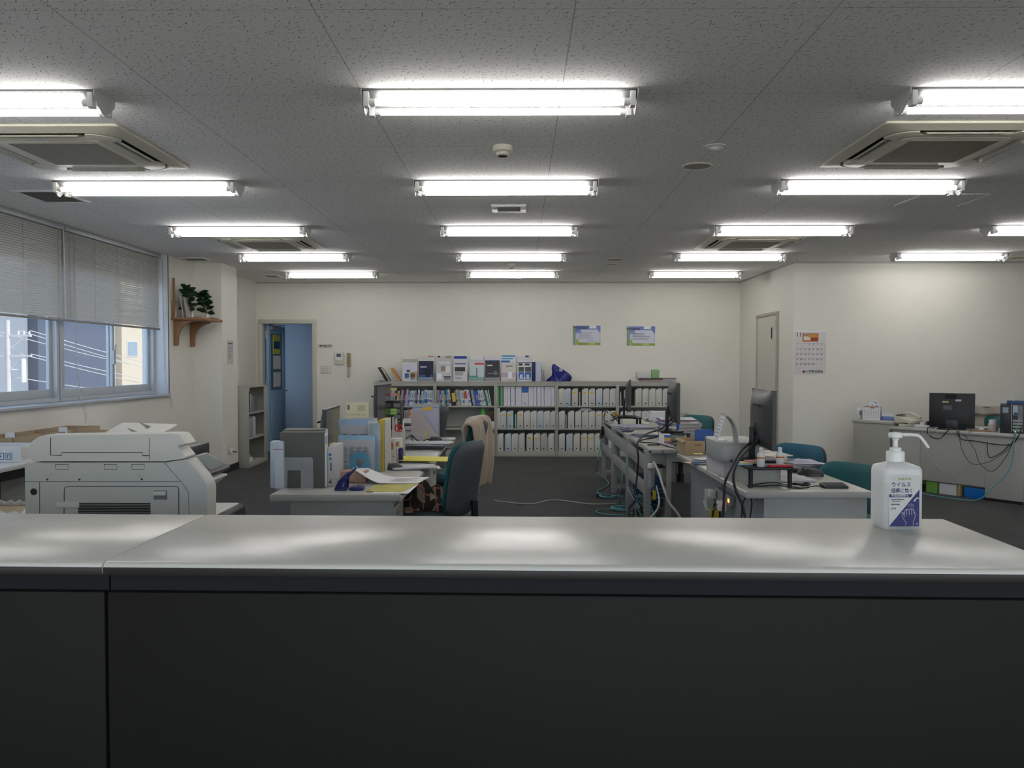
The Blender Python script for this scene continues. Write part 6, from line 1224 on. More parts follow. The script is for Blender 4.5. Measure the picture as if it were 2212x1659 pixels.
solo('blue_ruler', MB().box(-.012, 0, 0, .012, .004, .2), paint((30, 80, 190)), 'bright blue upright ruler beside the middle right monitor', 'ruler', loc=(onY(1464.5, 920, 7.15).x, 7.15, ZT))
t = thing('tissue_box', 'white tissue box with blue and yellow stripes beside the middle monitor', 'tissue box', (onY(1429, 940, 6.95).x, 6.82, ZT + .001), R(-8)); MB().box(-.04, 0, 0, .05, .22, .085).build('carton', M_paper, t, bev=.002)
for k, c in enumerate(((60, 100, 180), (215, 175, 70), (180, 110, 130))): MB().box(-.0, -.001, .058 - .024 * k, .051, .0, .08 - .024 * k).build('stripe', paint(c), t)
boxthing('beige_case', onY(1344, 905, 8.6).x, 8.55, ZT + .001, .13, .2, .085, M_cream, 'beige case under the farthest right monitor', 'case'); solo('black_router', MB().box(-.08, -.05, 0, .08, .05, .02), M_black, 'flat black network box at the far left edge of the open desks', 'router', loc=(D(1349, 922).x, D(1349, 922).y, ZT + .001), bev=.004)
# under-desk things
t = thing('wall_hub', 'white network hub hanging under the middle open desk', 'network hub', (1.05, 8.2, .50)); MB().box(0, 0, 0, .06, .16, .14).build('hub_case', M_white, t, bev=.004); MB().box(-.002, .03, .05, 0, .1, .08).build('hub_ports', M_ink, t)
boxthing('blue_crate', 1.06, 7.85, .0, .3, .4, .28, paint((40, 90, 150)), 'blue crate on the floor under the middle open desk', 'crate')
boxthing('office_paper_box', 1.3, 7.0, .0, .35, .45, .3, M_inkgrey, 'dark grey computer case on the floor under the nearest open desk', 'computer')
# power strips and adapters on the back panel
XP = 1.285
t = thing('power_strip', 'grey power strip with orange switch fixed behind the second right desk', 'power strip', (RX0 + .098, 5.1, .57)); MB().box(-.03, -.19, -.05, 0, .19, .01).build('strip_body', mat('strip_grey', (.34, .35, .34), .5), t, bev=.004); MB().box(-.033, -.17, -.03, -.029, -.145, -.01).build('switch', M_emit('neon_orange', (1, .25, .05), 1.2), t)
for k, (y, z, s, lb) in enumerate(((5.26, .54, .045, 'white rounded plug adapter on the grey power strip'), (5.0, .51, .05, 'white cylindrical plug adapter below the grey power strip'))):
    solo('plug_adapter', MB().box(-s, -s * .6, -s * .6, 0, s * .6, s * .6), M_white, lb, 'adapter', 'white plug adapters', loc=(RX0 + .065, y, z), bev=.008)
solo('adapter_box', MB().box(-.05, -.04, -.08, 0, .04, .06), mat('pale_green_white', (.5, .55, .53), .5), 'pale square power adapter hanging behind the second right desk', 'adapter', loc=(RX0 + .095, 5.45, .48), bev=.004)
for k, (y, z) in enumerate(((5.16, .44), (5.13, .43))): solo('yellow_tag', MB().box(-.012, -.012, -.035, .012, .012, .03), paint((200, 170, 40)), 'yellow cable tag on the cable bundle behind the right desks, %s one' % ('left', 'right')[k], 'tag', 'yellow cable tags', loc=(RX0 + .02 + .022 * k, y, z), bev=.002)
solo('yellow_tag', MB().box(-.012, -.01, -.035, .012, .01, .035), paint((200, 175, 40)), 'yellow cable tag hanging at the near end of the open desks', 'tag', 'yellow cable tags', loc=(1.04, 6.35, .36), bev=.002)
solo('plug_adapter', MB().cyl((0, 0, -.07), (0, 0, .06), .022), M_alu, 'grey cylindrical adapter hanging on the near open desk frame', 'adapter', loc=(1.015, 6.40, .48), smooth=True)
solo('white_plug', MB().box(-.02, -.02, -.02, .03, .02, .02), M_white, 'white plug at the top of the thick white cable', 'plug', loc=(1.02, 6.42, .575), bev=.006)
def wcable(pts, r, m, label): return cable(pts, r, m, label)
# big cables: (px,py,depth) traced down the frames
def tr(L): return [onY(px, py, Y) for px, py, Y in L]
CL = 'behind the right desks'
wcable(tr([(1412, 998, 6.40), (1422, 1018, 6.2), (1432, 1050, 6.0), (1446, 1086, 5.9), (1462, 1106, 5.85), (1475, 1130, 5.8)]), .009, M_kw, 'thick white cable sagging from the open frame down to the floor')
wcable(tr([(1418, 1050, 6.35), (1424, 1080, 6.2), (1420, 1100, 6.1), (1405, 1118, 6.0), (1385, 1140, 5.9)]), .007, M_kw, 'white cable looping below the yellow tag at the open frame')
wcable(tr([(1460, 895, 7.05), (1430, 925, 6.9), (1395, 938, 6.6), (1377, 958, 6.40), (1379, 990, 6.38), (1376, 1030, 6.42), (1372, 1060, 6.4)]), .007, M_kb, 'thick black cable hanging from the middle monitor over the open frame')
wcable(tr([(1462, 900, 7.06), (1425, 940, 6.9), (1388, 950, 6.75), (1384, 955, 6.7), (1420, 958, 6.75), (1445, 965, 6.6), (1470, 972, 6.45)]), .005, M_kb, 'black cable looping on the near open desk top')
wcable(tr([(1646, 935, 4.78), (1640, 952, 4.7), (1615, 972, 4.45), (1592, 1000, 4.30), (1584, 1030, 4.22), (1590, 1060, 4.2), (1605, 1095, 4.2), (1612, 1140, 4.2)]), .007, M_kb, 'thick black cable hanging from the nearest monitor, right of two')
wcable(tr([(1622, 955, 4.8), (1600, 975, 4.5), (1580, 1010, 4.3), (1566, 1042, 4.22), (1564, 1080, 4.2), (1560, 1140, 4.2)]), .007, M_kb, 'thick black cable hanging from the nearest monitor, left of two')
wcable(tr([(1613, 1070, 4.36), (1604, 1090, 4.34), (1600, 1140, 4.3)]), .005, M_kb, 'short black cable behind the leg of the nearest right desk'); wcable(tr([(1620, 1070, 4.5), (1624, 1090, 4.5), (1618, 1130, 4.5)]), .004, M_kb, 'thin black cable under the nearest right desk')
wcable(tr([(1299, 925, 9.75), (1297, 960, 9.72), (1291, 1000, 9.6)]) + [onZ(1290, 1020, .01), onZ(1315, 1044, .01), onZ(1290, 1062, .01), onZ(1312, 1070, .01), onZ(1345, 1072, .01)], .006, M_kc, 'cyan network cable running down the farthest open frame to the floor')
wcable(tr([(1352, 994, 8.0), (1346, 1010, 8.1), (1343, 1040, 7.9)]) + [onZ(1337, 1088, .01), onZ(1352, 1086, .01), onZ(1366, 1076, .01)], .006, M_kc, 'cyan network cable dropping from the white hub to the floor')
wcable(tr([(1358, 968, 7.50), (1358, 1010, 7.48), (1360, 1050, 7.48)]) + [onZ(1364, 1090, .01), onZ(1370, 1098, .01), onZ(1362, 1108, .01)], .006, M_kc, 'cyan network cable hanging along the middle frame post')
for k, (px, py, r, n_, lb, m_) in enumerate(((1346, 1100, .10, 4, 'tangled cyan network cable coil on the carpet by the open frames', M_kc), (1303, 1073, .07, 4, 'dark coil of cables on the carpet left of the open frames', M_kb), (1325, 1106, .16, 1, 'wide loop of cyan cable on the carpet nearest the counter', M_kc), (1312, 1074, .08, 2, 'small cyan cable coil beside the dark cable coil', M_kc))):
    g = onZ(px, py, .012); coil(g.x, g.y, .012, r, n_, .02 if k != 2 else .004, m_, .0055, lb, seed=k + 3, sq=.9 if k == 2 else .7)
for k, (y, m_, s, lb) in enumerate(((9.6, M_kb, 4, 'bundle of black cable hanging at the farthest open frame'), (6.9, M_kc, 5, 'tangle of cyan cables under the nearest open desk'), (7.3, M_kw, 6, 'tangle of white cables under the nearest open desk'), (7.1, M_kb, 7, 'tangle of black cables under the nearest open desk'))):
    rd = random.Random(s); x0, dx, z0, z1 = (.955, .03, .48, .66) if k == 0 else (1.1, .16, .03, .33)
    cable([(x0 + rd.uniform(-dx, dx), y + rd.uniform(-.12, .12), rd.uniform(z0, z1)) for i in range(16)], .005, m_, lb)
rd = random.Random(5)
for k in range(9):
    m_ = (M_kb, M_kc, M_kb, M_kw, M_kc, M_kb, M_kb, M_kc, M_kb)[k]; cn = {M_kb: 'black', M_kc: 'cyan', M_kw: 'white'}[m_]; o_ = .012 * k
    cable([(RX0 + .03 + .006 * k, 5.14 + .008 * (k % 3), .50), (RX0 + .02 + .008 * k, 5.15, .42), (RX0 - .02 + .012 * k, 5.18 - .012 * k, .2), (RX0 - .03 + .013 * k, 5.2 - .02 * k, .01)], .005, m_, '%s cable of the bundle below the grey power strip, %s from the left' % (cn, ORD[k]), group='cable bundle below the power strip')
cable([(RX0 + .03, 5.25, .53), (RX0 - .02, 5.22, .5), (RX0 - .01, 5.05, .47), (RX0 + .04, 4.95, .6), (RX0 - .004, 4.90, .70), (RX0 + .03, 4.92, .708)], .003, M_kw, 'thin white cord looping from the power strip over the desk edge')
cable([(1.1, 9.55, ZT + .01), (1.0, 9.5, ZT + .12), (.97, 9.4, ZT + .02), (1.06, 9.2, ZT + .05), (1.0, 9.0, ZT + .12), (1.1, 8.9, ZT + .02), (1.15, 9.1, ZT + .1), (1.02, 9.3, ZT + .02), (1.12, 9.4, ZT + .09)], .006, M_kb, 'tangled black cables on the far end of the open desks')
solo('yellow_plug', MB().box(-.02, -.02, 0, .02, .02, .04), paint((215, 170, 40)), 'yellow plug among the tangled cables at the far end', 'plug', loc=(onY(1328, 898, 9.2).x, 9.2, ZT + .09), bev=.005); solo('white_plug', MB().box(-.03, -.03, 0, .03, .03, .13), M_white, 'white plug block among the tangled cables at the far end', 'plug', loc=(onY(1320, 905, 9.3).x, 9.3, ZT + .001), bev=.008)
cable([onY(1443, 957, 6.6), (1.26, 6.45, ZT + .03), (1.30, 6.42, ZT + .06), (1.22, 6.5, ZT + .02), (1.33, 6.3, ZT + .01), (1.40, 6.25, ZT + .012)], .005, M_kb, 'black phone cords bunched behind the brown cardboard box')
solo('black_clip', MB().box(-.05, -.01, 0, .05, .01, .008), M_black, 'small black tool lying on the near end of the open desks', 'tool', loc=(D(1412, 962).x, D(1412, 962).y, ZT + .001))
# chairs of the right row
def chair_at(px, ptop, Y, rz, fab, label): x = onY(px, ptop, Y).x; zt = onY(px, ptop, Y).z; return chair((x - .25 * math.sin(rz), Y + .25 * math.cos(rz), 0), rz, fab, label, zoff=zt - .92)
chair_at(1728, 957, 6.0, R(125), M_blue, 'blue teal office chair at the second right desk'); chair_at(1842, 998, 5.05, R(122), M_teal, 'teal office chair half hidden by the sanitizer bottle'); chair_at(1508, 895, 8.5, R(125), M_teal, 'teal office chair far back behind the paper stacks')
# ================================================================ diagonal desk at the right
A = Vector((4.87, 8.01)); B = Vector((4.07, 9.16)); u = (B - A).normalized(); ang_ = math.atan2(u.y, u.x) - R(90); DL = 1.36; nn = Vector((u.y, -u.x)); DZ2 = .68
t = thing('office_desk', 'grey desk standing at an angle in the right corner with the square monitor', 'desk', (A.x, A.y, 0), ang_)
M_dpanel = mat('diagonal_desk_panel', (.42, .415, .385), .5)
MB().prism([(-.03, DZ2 - .03), (-.03, DZ2 - .006), (-.02, DZ2), (.68, DZ2), (.69, DZ2 - .03)], 'y', -.03, DL).build('desk_top', M_desk, t, bev=.004)
MB().box(0, 0, 0, .02, .36, DZ2 - .031).box(0, .362, .13, .02, 1.03, DZ2 - .031).box(0, 1.034, 0, .02, DL - .01, DZ2 - .031).build('back_panel', M_dpanel, t, bev=.002)
MB().box(.02, 0, 0, .66, .02, DZ2 - .031).build('side_panel', mat('desk_side_beige', (.40, .37, .31), .5), t); MB().box(.02, DL - .03, 0, .66, DL - .01, DZ2 - .031).build('side_panel', M_lightgrey, t)
MB().box(.08, .03, .04, .62, .355, DZ2 - .06).build('pedestal', M_lightgrey, t); MB().box(-.004, -.0, 0, .03, .37, .03).build('kick_strip', M_black, t)
for k in range(3): d_ = MB().box(.62, .035, .05 + .19 * k, .64, .35, .22 + .19 * k).build('drawer', M_lightgrey, t, bev=.003)
dk = t; Tm = Matrix.Translation((A.x, A.y, 0)) @ Matrix.Rotation(ang_, 4, 'Z')
def DP(x, y, z=DZ2): v = Tm @ Vector((x, y, z)); return v
def at_d(px, x):   # the point on the diagonal desk's line local x = x that lies on the bearing of px
    b_ = ray(px, 900); k = b_.x / b_.y; P0 = DP(x, 0); P1 = DP(x, 1); s = (P0.x - k * P0.y) / (k * (P1.y - P0.y) - (P1.x - P0.x)); return DP(x, s)
p = DP(0, DL + .015); ca = thing('side_cabinet', 'grey cabinet a little taller than the diagonal desk beside it', 'cabinet', (p.x, p.y, 0), ang_)
MB().box(0, 0, 0, .62, .45, .70).build('cabinet_body', mat('cabinet_olive_grey', (.36, .36, .31), .5), ca, bev=.003); MB().box(-.012, -.008, .70, .63, .46, .725).build('cabinet_top', mat('cabinet_top_grey', (.42, .42, .37), .45), ca, bev=.004)
MB().box(.62, .01, .03, .635, .44, .69).build('cabinet_door', mat('cabinet_olive_grey', (.36, .36, .31), .5), ca)
# square monitor
q = at_d(2056, .13); t = thing('square_monitor', 'black square monitor seen from behind with paper stickers on the diagonal desk', 'monitor', (q.x, q.y, DZ2 + .001), R(-27)); w, h = .425, .362; z0 = .014
Tt = Matrix.Translation((0, 0, z0)) @ Matrix.Rotation(R(-4), 4, 'X')
MB().box(-w / 2, -.03, 0, w / 2, .02, h).prism([(-w / 2 + .03, .03), (w / 2 - .03, .03), (w / 2 - .05, h - .06), (-w / 2 + .05, h - .06)], 'y', -.05, -.03).xf(Tt).build('casing', M_black, t, bev=.004)
MB().box(-w / 2 + .015, .02, .015, w / 2 - .015, .023, h - .015).xf(Tt).build('screen', M_screen, t); MB().box(-.06, -.042, h - .05, .04, -.03, h - .012).xf(Tt).build('carry_grip', M_dark, t)
for x0, z0_, ww, hh_, c in ((-.09, h - .1, .03, .014, (200, 200, 195)), (-.06, h - .1, .03, .014, (200, 195, 120)), (.03, h - .085, .055, .02, (190, 190, 190)), (-.08, h - .175, .08, .045, (90, 92, 95))): MB().box(x0, -.0515, z0_, x0 + ww, -.0505, z0_ + hh_).xf(Tt).build('rear_sticker', paint(c), t)
MB().box(-.06, -.05, .0, .06, -.01, .1).build('stand_column', mat('stand_dark_blue', (.03, .035, .045), .4), t, bev=.006); MB().prism(rrect(.26, .2, .05, 5), 'z', 0, .014).build('stand_base', M_black, t, bev=.003)
# pc tower
q = at_d(2196, .16); t = thing('computer_tower', 'black computer tower with exposed rear ports on the diagonal desk end', 'computer', (q.x, q.y, DZ2 + .001), R(-30)); H = .285
MB().box(-.14, -.04, 0, -.045, .3, H - .004).build('side_unit', mat('dark_blue_grey', (.022, .026, .036), .4), t, bev=.003); MB().box(-.035, -.05, 0, .15, .33, H).build('tower_case', M_blackm, t, bev=.003)
MB().box(-.12, -.042, .20, -.07, -.04, .255).build('sticker', paint((150, 165, 180)), t); MB().box(-.033, -.052, .18, .01, -.05, .275).build('label_panel', paint((175, 190, 200)), t); MB().box(-.025, -.0535, .185, .008, -.0515, .205).build('blue_port', paint((30, 45, 130)), t); MB().box(.012, -.052, .13, .05, -.05, .275).build('card_slots', M_inkgrey, t)
for z in (.03, .065, .095, .125): MB().box(-.033, -.058, z - .01, .05, -.05, z + .01).build('port_row', M_lightgrey, t)
MB().box(-.012, -.06, .012, -.004, -.0575, .018).build('power_led', M_emit('green_led', (.2, 1, .3), 3), t)
solo('blue_cloth_box', MB().box(-.07, -.05, 0, .08, .08, .03), paint((50, 80, 125)), 'flat blue box on top of the computer tower', 'box', loc=(q.x + .03, q.y + .08, DZ2 + .287), rz=R(-30), bev=.003); solo('white_pen', MB().cyl((0, 0, 0), (0, 0, .07), .005, n=8), M_white, 'white pen standing on the blue box', 'pen', loc=(onY(2194, 860, q.y).x, q.y + .03, DZ2 + .318))
# phone, power strip, jar, tray on the diagonal desk
q = at_d(1962, .14); phone((q.x, q.y, DZ2 + .03), R(-150), 'cream desk phone raised on feet at the left end of the diagonal desk')
solo('phone_stand', MB().box(-.09, -.06, 0, .09, .06, .029), M_cream, 'cream plastic stand under the phone of the diagonal desk', 'stand', loc=(q.x, q.y, DZ2 + .0008), rz=R(-30), bev=.006)
q = at_d(2005, .09); t = thing('power_strip', 'white power strip with black plugs left of the square monitor', 'power strip', (q.x, q.y, DZ2 + .001), ang_ + R(90)); MB().box(-.14, -.025, 0, .14, .025, .03).build('strip_body', M_white, t, bev=.005)
for x in (-.03, -.07, -.0): MB().box(x - .012, -.02, .03, x + .012, .02, .07).build('plug', M_black, t, bev=.004)
MB().box(.03, -.022, .03, .08, .022, .06).build('white_plug', M_white, t, bev=.005)
q = at_d(2145, .22); t = thing('white_jar', 'white lidded jar between the square monitor and the computer tower', 'jar', (q.x, q.y, DZ2 + .001)); MB().lathe([(.04, 0), (.045, .01), (.045, .07), (.035, .08)], n=24).build('jar_body', mat('jar_beige', (.6, .55, .5), .4), t, smooth=True); MB().lathe([(.036, .08), (.037, .115), (0, .117)], n=24).build('jar_lid', M_white, t, smooth=True)
q = at_d(2118, .10); solo('cork_tray', MB().prism(rrect(.2, .1, .03, 4), 'z', 0, .008), M_wood, 'small round-edged wooden tray with bits beside the jar', 'tray', loc=(q.x, q.y, DZ2 + .001), rz=R(-35), bev=.002); solo('crumpled_wrapper', MB().lathe([(0, 0), (.022, .004), (.025, .015), (.012, .028), (0, .03)], n=9), M_white, 'white crumpled wrapper on the wooden tray', 'wrapper', loc=(q.x + .01, q.y, DZ2 + .010))
q = at_d(2100, .34); papers((q.x, q.y, DZ2 + .001), 4, .4, .25, 'white papers behind the square monitor on the diagonal desk', th=.006, seed=41, rz=R(-25))
# cabinet top: small sanitizer, calendar, tissue, tray
def at_c(px, x): return at_d(px, x)
def pump(loc, s, label, rz=0, big=False):
    t = thing('pump_bottle', label, 'bottle', loc, rz); MB().lathe([(.03 * s, 0), (.034 * s, .005), (.034 * s, .11 * s), (.02 * s, .125 * s), (.014 * s, .13 * s)], n=24).build('bottle_body', M_white, t, smooth=True)
    MB().lathe([(.017 * s, .13 * s), (.017 * s, .15 * s), (.006 * s, .152 * s), (.006 * s, .175 * s), (.013 * s, .177 * s), (.013 * s, .19 * s), (0, .192 * s)], n=18).build('pump_head', M_white, t, smooth=True); MB().box(-.012 * s, -.035 * s, .05 * s, .012 * s, -.033 * s, .09 * s).build('label', paint((130, 140, 160)), t); MB().box(-.002, -.04 * s, .18 * s, .004, 0, .188 * s).build('nozzle', M_white, t); return t
q = at_c(1856, .16); pump((q.x, q.y, .7255), 1.02, 'small white pump bottle at the left end of the grey cabinet')
q = at_c(1883, .12); t = thing('desk_calendar', 'white desk calendar with black easel on the grey cabinet', 'calendar', (q.x, q.y, .7255), R(-28)); W, H = .19, .155
cb = [(.38, .86, .64, .99, (200, 125, 60)), (.04, .08, .96, .09, (150, 150, 150))] + [(.08 + .125 * c, .16 + .13 * r, .13 + .125 * c, .20 + .13 * r, (130, 130, 135) if c else (200, 120, 110)) for r in range(5) for c in range(7)]
s = sheet('calendar_page', W, H, (212, 212, 215), cb, t, th=.003); s.rotation_euler = (R(-14), 0, 0); MB().prism([(.035, H * .97), (.04, H * .97), (.10, 0), (-.005, 0)], 'x', W / 2 - .004, W / 2).prism([(.035, H * .97), (.04, H * .97), (.10, 0), (.092, 0)], 'x', -W / 2, W / 2 - .004).build('easel', M_black, t)
m = MB()
for k in (.2, .27, .34, .66, .73, .8): m.tube([(-W / 2 + W * k, .038 + .007 * math.cos(a), H * .975 + .007 * math.sin(a)) for a in [R(45 * j) for j in range(9)]], .0015, 4)
m.build('ring_binding', M_ink, t)
q = at_c(1888, .30); t = thing('paper_fan', 'white patterned round paper fan standing behind the desk calendar', 'fan', (q.x, q.y, .7255), R(-28)); MB().lathe([(.055, 0), (.055, .003), (0, .003)], n=24).xf(Matrix.Translation((0, 0, .17)) @ Matrix.Rotation(R(90), 4, 'X')).box(-.008, -.003, 0, .008, 0, .13).build('fan_face', M_paper, t)
for x, z in ((.02, .19), (-.02, .16), (.0, .2), (.03, .15)): MB().lathe([(.008, 0), (0, .0005)], n=5).xf(Matrix.Translation((x, -.0035, z)) @ Matrix.Rotation(R(90), 4, 'X')).build('blue_flower', paint((70, 95, 160)), t)
q = at_c(1916, .26); t = thing('tissue_box', 'blue and white tissue box on the right end of the grey cabinet', 'tissue box', (q.x, q.y, .7255), R(-30)); MB().box(-.11, -.05, 0, .11, .05, .045).build('carton', paint((110, 130, 185)), t, bev=.003); MB().prism([(-.09, .045), (.08, .045), (.04, .075), (-.06, .08)], 'y', -.02, .02).build('tissue', M_paper, t)
# chair with a pale jacket behind the diagonal desk
ch = chair((4.95, 9.05, 0), R(108), M_teal, 'teal office chair with a pale jacket behind the diagonal desk', zoff=-.12)
o = solo('pale_jacket', MB().grid(lambda u, v: ((u - .5) * .52, -.20 - .06 * math.sin(math.pi * min(1, v * 1.6)) + .012 * math.sin(20 * u + 6 * v), .50 + .40 * math.sin(math.pi * (.10 + .62 * v)) + .006 * math.sin(15 * u)), 30, 24), mat('pale_cloth', (.47, .44, .38), .9, bump=.4, bs=30), 'pale beige jacket hung over the chair behind the diagonal desk', 'jacket', loc=(4.95, 9.05, -.0), smooth=True, solid=.012, rz=R(150))
# cables of the diagonal desk
def dc(L): return [DP(x, y, z) for x, y, z in L]
for k, (L, m_, r, lb) in enumerate((
    ([(.1, .95, .70), (-.045, .93, .69), (-.04, .92, .62), (-.035, .85, .585), (-.045, .78, .60), (-.04, .70, .69), (.1, .66, .70)], M_kb, .005, 'black cable hanging in a short loop left of the square monitor'),
    ([(.1, .64, .70), (-.045, .62, .69), (-.04, .58, .60), (-.03, .45, .59), (-.03, .2, .57), (-.04, .08, .60), (-.05, .02, .70), (.0, .03, .76)], M_kb, .005, 'black cable sagging from the square monitor to the computer tower'),
    ([(-.045, .60, .69), (-.03, .58, .5), (-.03, .48, .36), (-.03, .34, .38), (-.03, .24, .44), (-.03, .12, .55), (-.05, .06, .70)], M_kb, .0025, 'thin dark cable hanging lowest across the diagonal desk panel'),
    ([(-.04, .56, .66), (-.03, .45, .50), (-.03, .40, .37), (-.03, .28, .30), (-.03, .16, .44), (-.04, .08, .62)], M_kb, .0025, 'thin black cable with a pointed sag on the diagonal desk panel'),
    ([(-.03, .33, .59), (-.03, .31, .44), (-.03, .2, .49), (-.03, .12, .58)], M_kb, .004, 'short black cable dipping near the right of the diagonal desk panel'),
    ([(.0, .93, .71), (-.045, .92, .68), (-.04, .915, .56), (-.035, .93, .42), (-.035, .80, .28), (-.035, .68, .24), (-.035, .56, .30), (-.035, .50, .42), (-.035, .52, .60), (-.045, .50, .69)], M_kw, .0035, 'white cable drooping deepest across the diagonal desk panel'),
    ([(.02, .86, .70), (-.045, .84, .68), (-.04, .74, .50), (-.035, .66, .43)], M_kw, .0035, 'white cable end hanging straight down the diagonal desk panel'),
    ([(.02, .64, .70), (-.045, .66, .67), (-.04, .72, .58), (-.04, .68, .50)], M_kw, .003, 'short curled white cable below the square monitor'),
    ([(.02, .06, .84), (-.05, .04, .76), (-.055, .07, .62), (-.05, .08, .45), (-.07, .12, .3), (-.09, .25, .14), (-.12, .36, .02), (-.2, .5, .008), (-.18, .8, .008), (-.12, 1.1, .03)], M_kc, .005, 'pale green cable falling from the computer tower to the floor'))): cable(dc(L), r, m_, lb)
for (a0, a1, z, c, lb, d_) in ((.372, .58, .105, paint((20, 110, 190), .3), 'blue plastic packet on the floor under the diagonal desk', .2), (.66, .84, .115, M_paper2, 'white box on the floor under the diagonal desk', .25), (.62, .65, .12, M_card, 'thin brown cardboard on the floor beside the blue packet', .2), (.86, .98, .12, paint((110, 160, 70)), 'green box on the floor under the diagonal desk', .2)):
    p = DP(.03, a0, 0); solo('floor_box', MB().box(0, 0, 0, d_, a1 - a0, z), c, lb, 'box', 'boxes under the diagonal desk', loc=(p.x, p.y, .0), rz=ang_, bev=.004)
# ================================================================ the sanitizer bottle on the counter
bx, by = .941, 2.068; t = thing('sanitizer_bottle', 'large translucent white hand sanitizer pump bottle standing on the counter', 'bottle', (bx, by, CT + .0005), R(1.5))
BW, BD, BH = .0965, .083, .158
m = MB(); prof = [(0, .90), (.004, .97), (.012, 1), (BH * .88, 1), (BH * .94, .985), (BH * .98, .93), (BH * 1.0, .80), (BH * 1.035, .52), (BH * 1.05, .40)]
N = 12; rings = []
for z, s in prof:
    k = min(s, 1); rr = .011 if s > .85 else .011 + (.019 - .011) * (1 - s) / .6
    rings.append([(x, y, z) for x, y in rrect(BW * s, BD * (s if s > .8 else max(s, .45)), min(rr, BD * s / 2.05), 5)])
n_ = len(rings[0]); m.add([v for r_ in rings for v in r_], [(i * n_ + k, i * n_ + (k + 1) % n_, (i + 1) * n_ + (k + 1) % n_, (i + 1) * n_ + k) for i in range(len(rings) - 1) for k in range(n_)] + [tuple(range(n_))[::-1], tuple((len(rings) - 1) * n_ + k for k in range(n_))])
def milky():
    m_, n, l, b = nodes_of('milky_bottle'); b.inputs['Base Color'].default_value = (.80, .83, .84, 1); b.inputs['Roughness'].default_value = .28; b.inputs['Subsurface Weight'].default_value = 1; b.inputs['Subsurface Radius'].default_value = (1, 1, 1); b.inputs['Subsurface Scale'].default_value = .14
    tc = n.new('ShaderNodeTexCoord'); sx = n.new('ShaderNodeSeparateXYZ'); l.new(tc.outputs['Object'], sx.inputs[0]); mx = n.new('ShaderNodeMix'); mx.data_type = 'RGBA'; mx.inputs['A'].default_value = (.86, .91, .92, 1); mx.inputs['B'].default_value = (.95, .96, .95, 1)
    l.new(MATH(n, l, 'GREATER_THAN', sx.outputs[2], .118), mx.inputs['Factor']); l.new(mx.outputs['Result'], b.inputs['Base Color']); return m_
m.build('bottle_body', milky(), t, smooth=True)
M_pump = mat('pump_white', (.92, .92, .89), .3)
_b = M_pump.node_tree.nodes['Principled BSDF']; _b.inputs['Subsurface Weight'].default_value = .8; _b.inputs['Subsurface Radius'].default_value = (1, 1, 1); _b.inputs['Subsurface Scale'].default_value = .02
MB().lathe([(.0205, BH + .004), (.0215, BH + .008), (.0215, BH + .012), (.0195, BH + .013), (.0215, BH + .015), (.0215, BH + .036), (.0195, BH + .039), (.0135, BH + .0392), (.0135, BH + .0465), (.012, BH + .048), (0, BH + .048)], (-.003, 0, -.006), n=36).build('screw_cap', M_pump, t, smooth=True)
zb = BH + .040
MB().lathe([(.0085, zb), (.0055, zb + .004), (.0055, zb + .020), (.008, zb + .021), (.008, zb + .026), (.0125, zb + .026)], (-.003, 0, 0), n=24).build('pump_stem', M_pump, t, smooth=True)
MB().lathe([(.0125, zb + .026), (.0165, zb + .027), (.0175, zb + .036), (.016, zb + .0385), (.008, zb + .0395), (0, zb + .0395)], (-.003, 0, 0), n=32).build('pump_head', M_pump, t, smooth=True)
zn = zb + .0325; nz = MB().tube(smoothpath([(.008, 0, zn + .001), (.03, -.001, zn + .0015), (.050, -.002, zn), (.058, -.002, zn - .004), (.068, -.003, zn - .016), (.079, -.003, zn - .031)], 5), .0042, 10, .0034).build('nozzle', M_pump, t, smooth=True)
# label
lw, lh = .074, .124; lx, lz = .0, .073; fy = -BD / 2 - .0004
M_lab = mat('label_grey', (.60, .60, .575), .4, metal=0, var=0); M_ln = mat('label_navy', (.008, .012, .13), .4, var=0); M_lg = mat('label_green', (.18, .32, .06), .4, var=0); M_lw = mat('label_white', (.6, .6, .62), .4, var=0)
MB().box(lx - lw / 2, fy, lz - lh / 2, lx + lw / 2, fy + .001, lz + lh / 2).build('label', M_lab, t)
LB = bpy.data.objects['label'] if False else None
def P(u_, v_): return (lx - lw / 2 + lw * u_, lz - lh / 2 + lh * v_)   # label coordinates, v up
def lpoly(pts, m_, e, nm): return MB().add([(P(*q)[0], fy - e, P(*q)[1]) for q in pts], [tuple(range(len(pts)))]).build(nm, m_, t)
lpoly([(0, 0), (1, 0), (1, .73)], M_ln, .0002, 'navy_corner'); lpoly([(0, .575), (.72, .575), (.78, .635), (0, .635)], M_ln, .0002, 'navy_band')
def lt(s, u_, v_, size, m_, bold=0, al='LEFT', sx=1): q = P(u_, v_); return text(s, size * 1.16, m_, t, (q[0], fy - .0004, q[1]), align=al, ext=.0001, bold=bold, sx=sx)
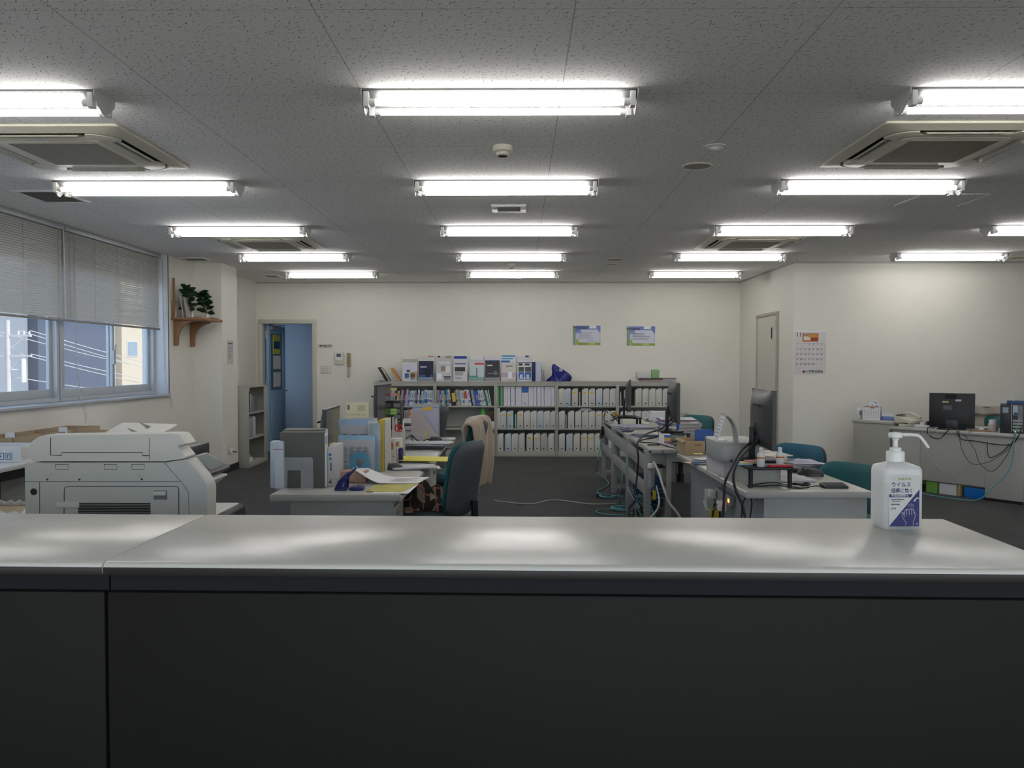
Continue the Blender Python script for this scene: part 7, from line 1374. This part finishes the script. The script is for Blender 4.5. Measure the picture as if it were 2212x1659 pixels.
lt('SARAYA', .50, .935, .0068, M_lg, .0001, 'CENTER', 1.15); lt('ウイルス', .055, .82, .0115, M_ln, .0002, sx=.92); lt('細菌に効く', .055, .70, .0108, M_ln, .0002, sx=.88); lt('手指消毒剤HL', .06, .605, .0060, M_lw, .0001)
lt('Hand Sanitizer', .06, .535, .0048, M_ink, .00008); lt('【指定医薬部外品】', .06, .497, .0024, M_ink); lt('保湿成分配合', .06, .432, .0032, M_ink, .00005); lt('63vol%', .06, .36, .0036, M_ink, .00004); lt('エタノール', .06, .33, .0022, M_ink); lt('1L', .88, .05, .0062, M_lw, .0001)
def lstroke(pts, r=.0006, m_=M_lw, k=5, nm='hand_drawing'): return MB().tube([(P(*q)[0], fy - .0003, P(*q)[1]) for q in [(v.x, v.y) for v in smoothpath([(a, b, 0) for a, b in pts], k)]], r, 5).build(nm, m_, t)
lstroke([(.55, .02), (.56, .08), (.50, .13), (.44, .20), (.42, .26), (.44, .28), (.47, .27), (.50, .21), (.54, .19)]); lstroke([(.82, .01), (.80, .08), (.85, .16), (.865, .24), (.82, .31), (.80, .32)])
lstroke([(.50, .235), (.53, .31), (.565, .325), (.58, .22)]); lstroke([(.60, .325), (.635, .345), (.66, .335), (.67, .22)]); lstroke([(.68, .34), (.72, .345), (.745, .335), (.75, .22)]); lstroke([(.75, .335), (.79, .335), (.82, .31), (.825, .24)]); lstroke([(.565, .32), (.60, .34), (.60, .325)], k=3)
lpoly([(.99, .57), (.90, .57), (.80, .50), (.84, .485), (.91, .545), (.99, .545)], M_lw, .0003, 'spray_nozzle')
m = MB(); 
for k, a in enumerate((-150, -135, -118, -103, -92)):
    for r_ in (.05, .085, .12):
        c, s_ = math.cos(R(a)), math.sin(R(a)); q0 = P(.80 + r_ * c * 1.7, .48 + r_ * s_); q1 = P(.80 + (r_ + .02) * c * 1.7, .48 + (r_ + .02) * s_); m.tube([(q0[0], fy - .0003, q0[1]), (q1[0], fy - .0003, q1[1])], .0004, 4)
m.build('spray_droplets', M_lw, t)
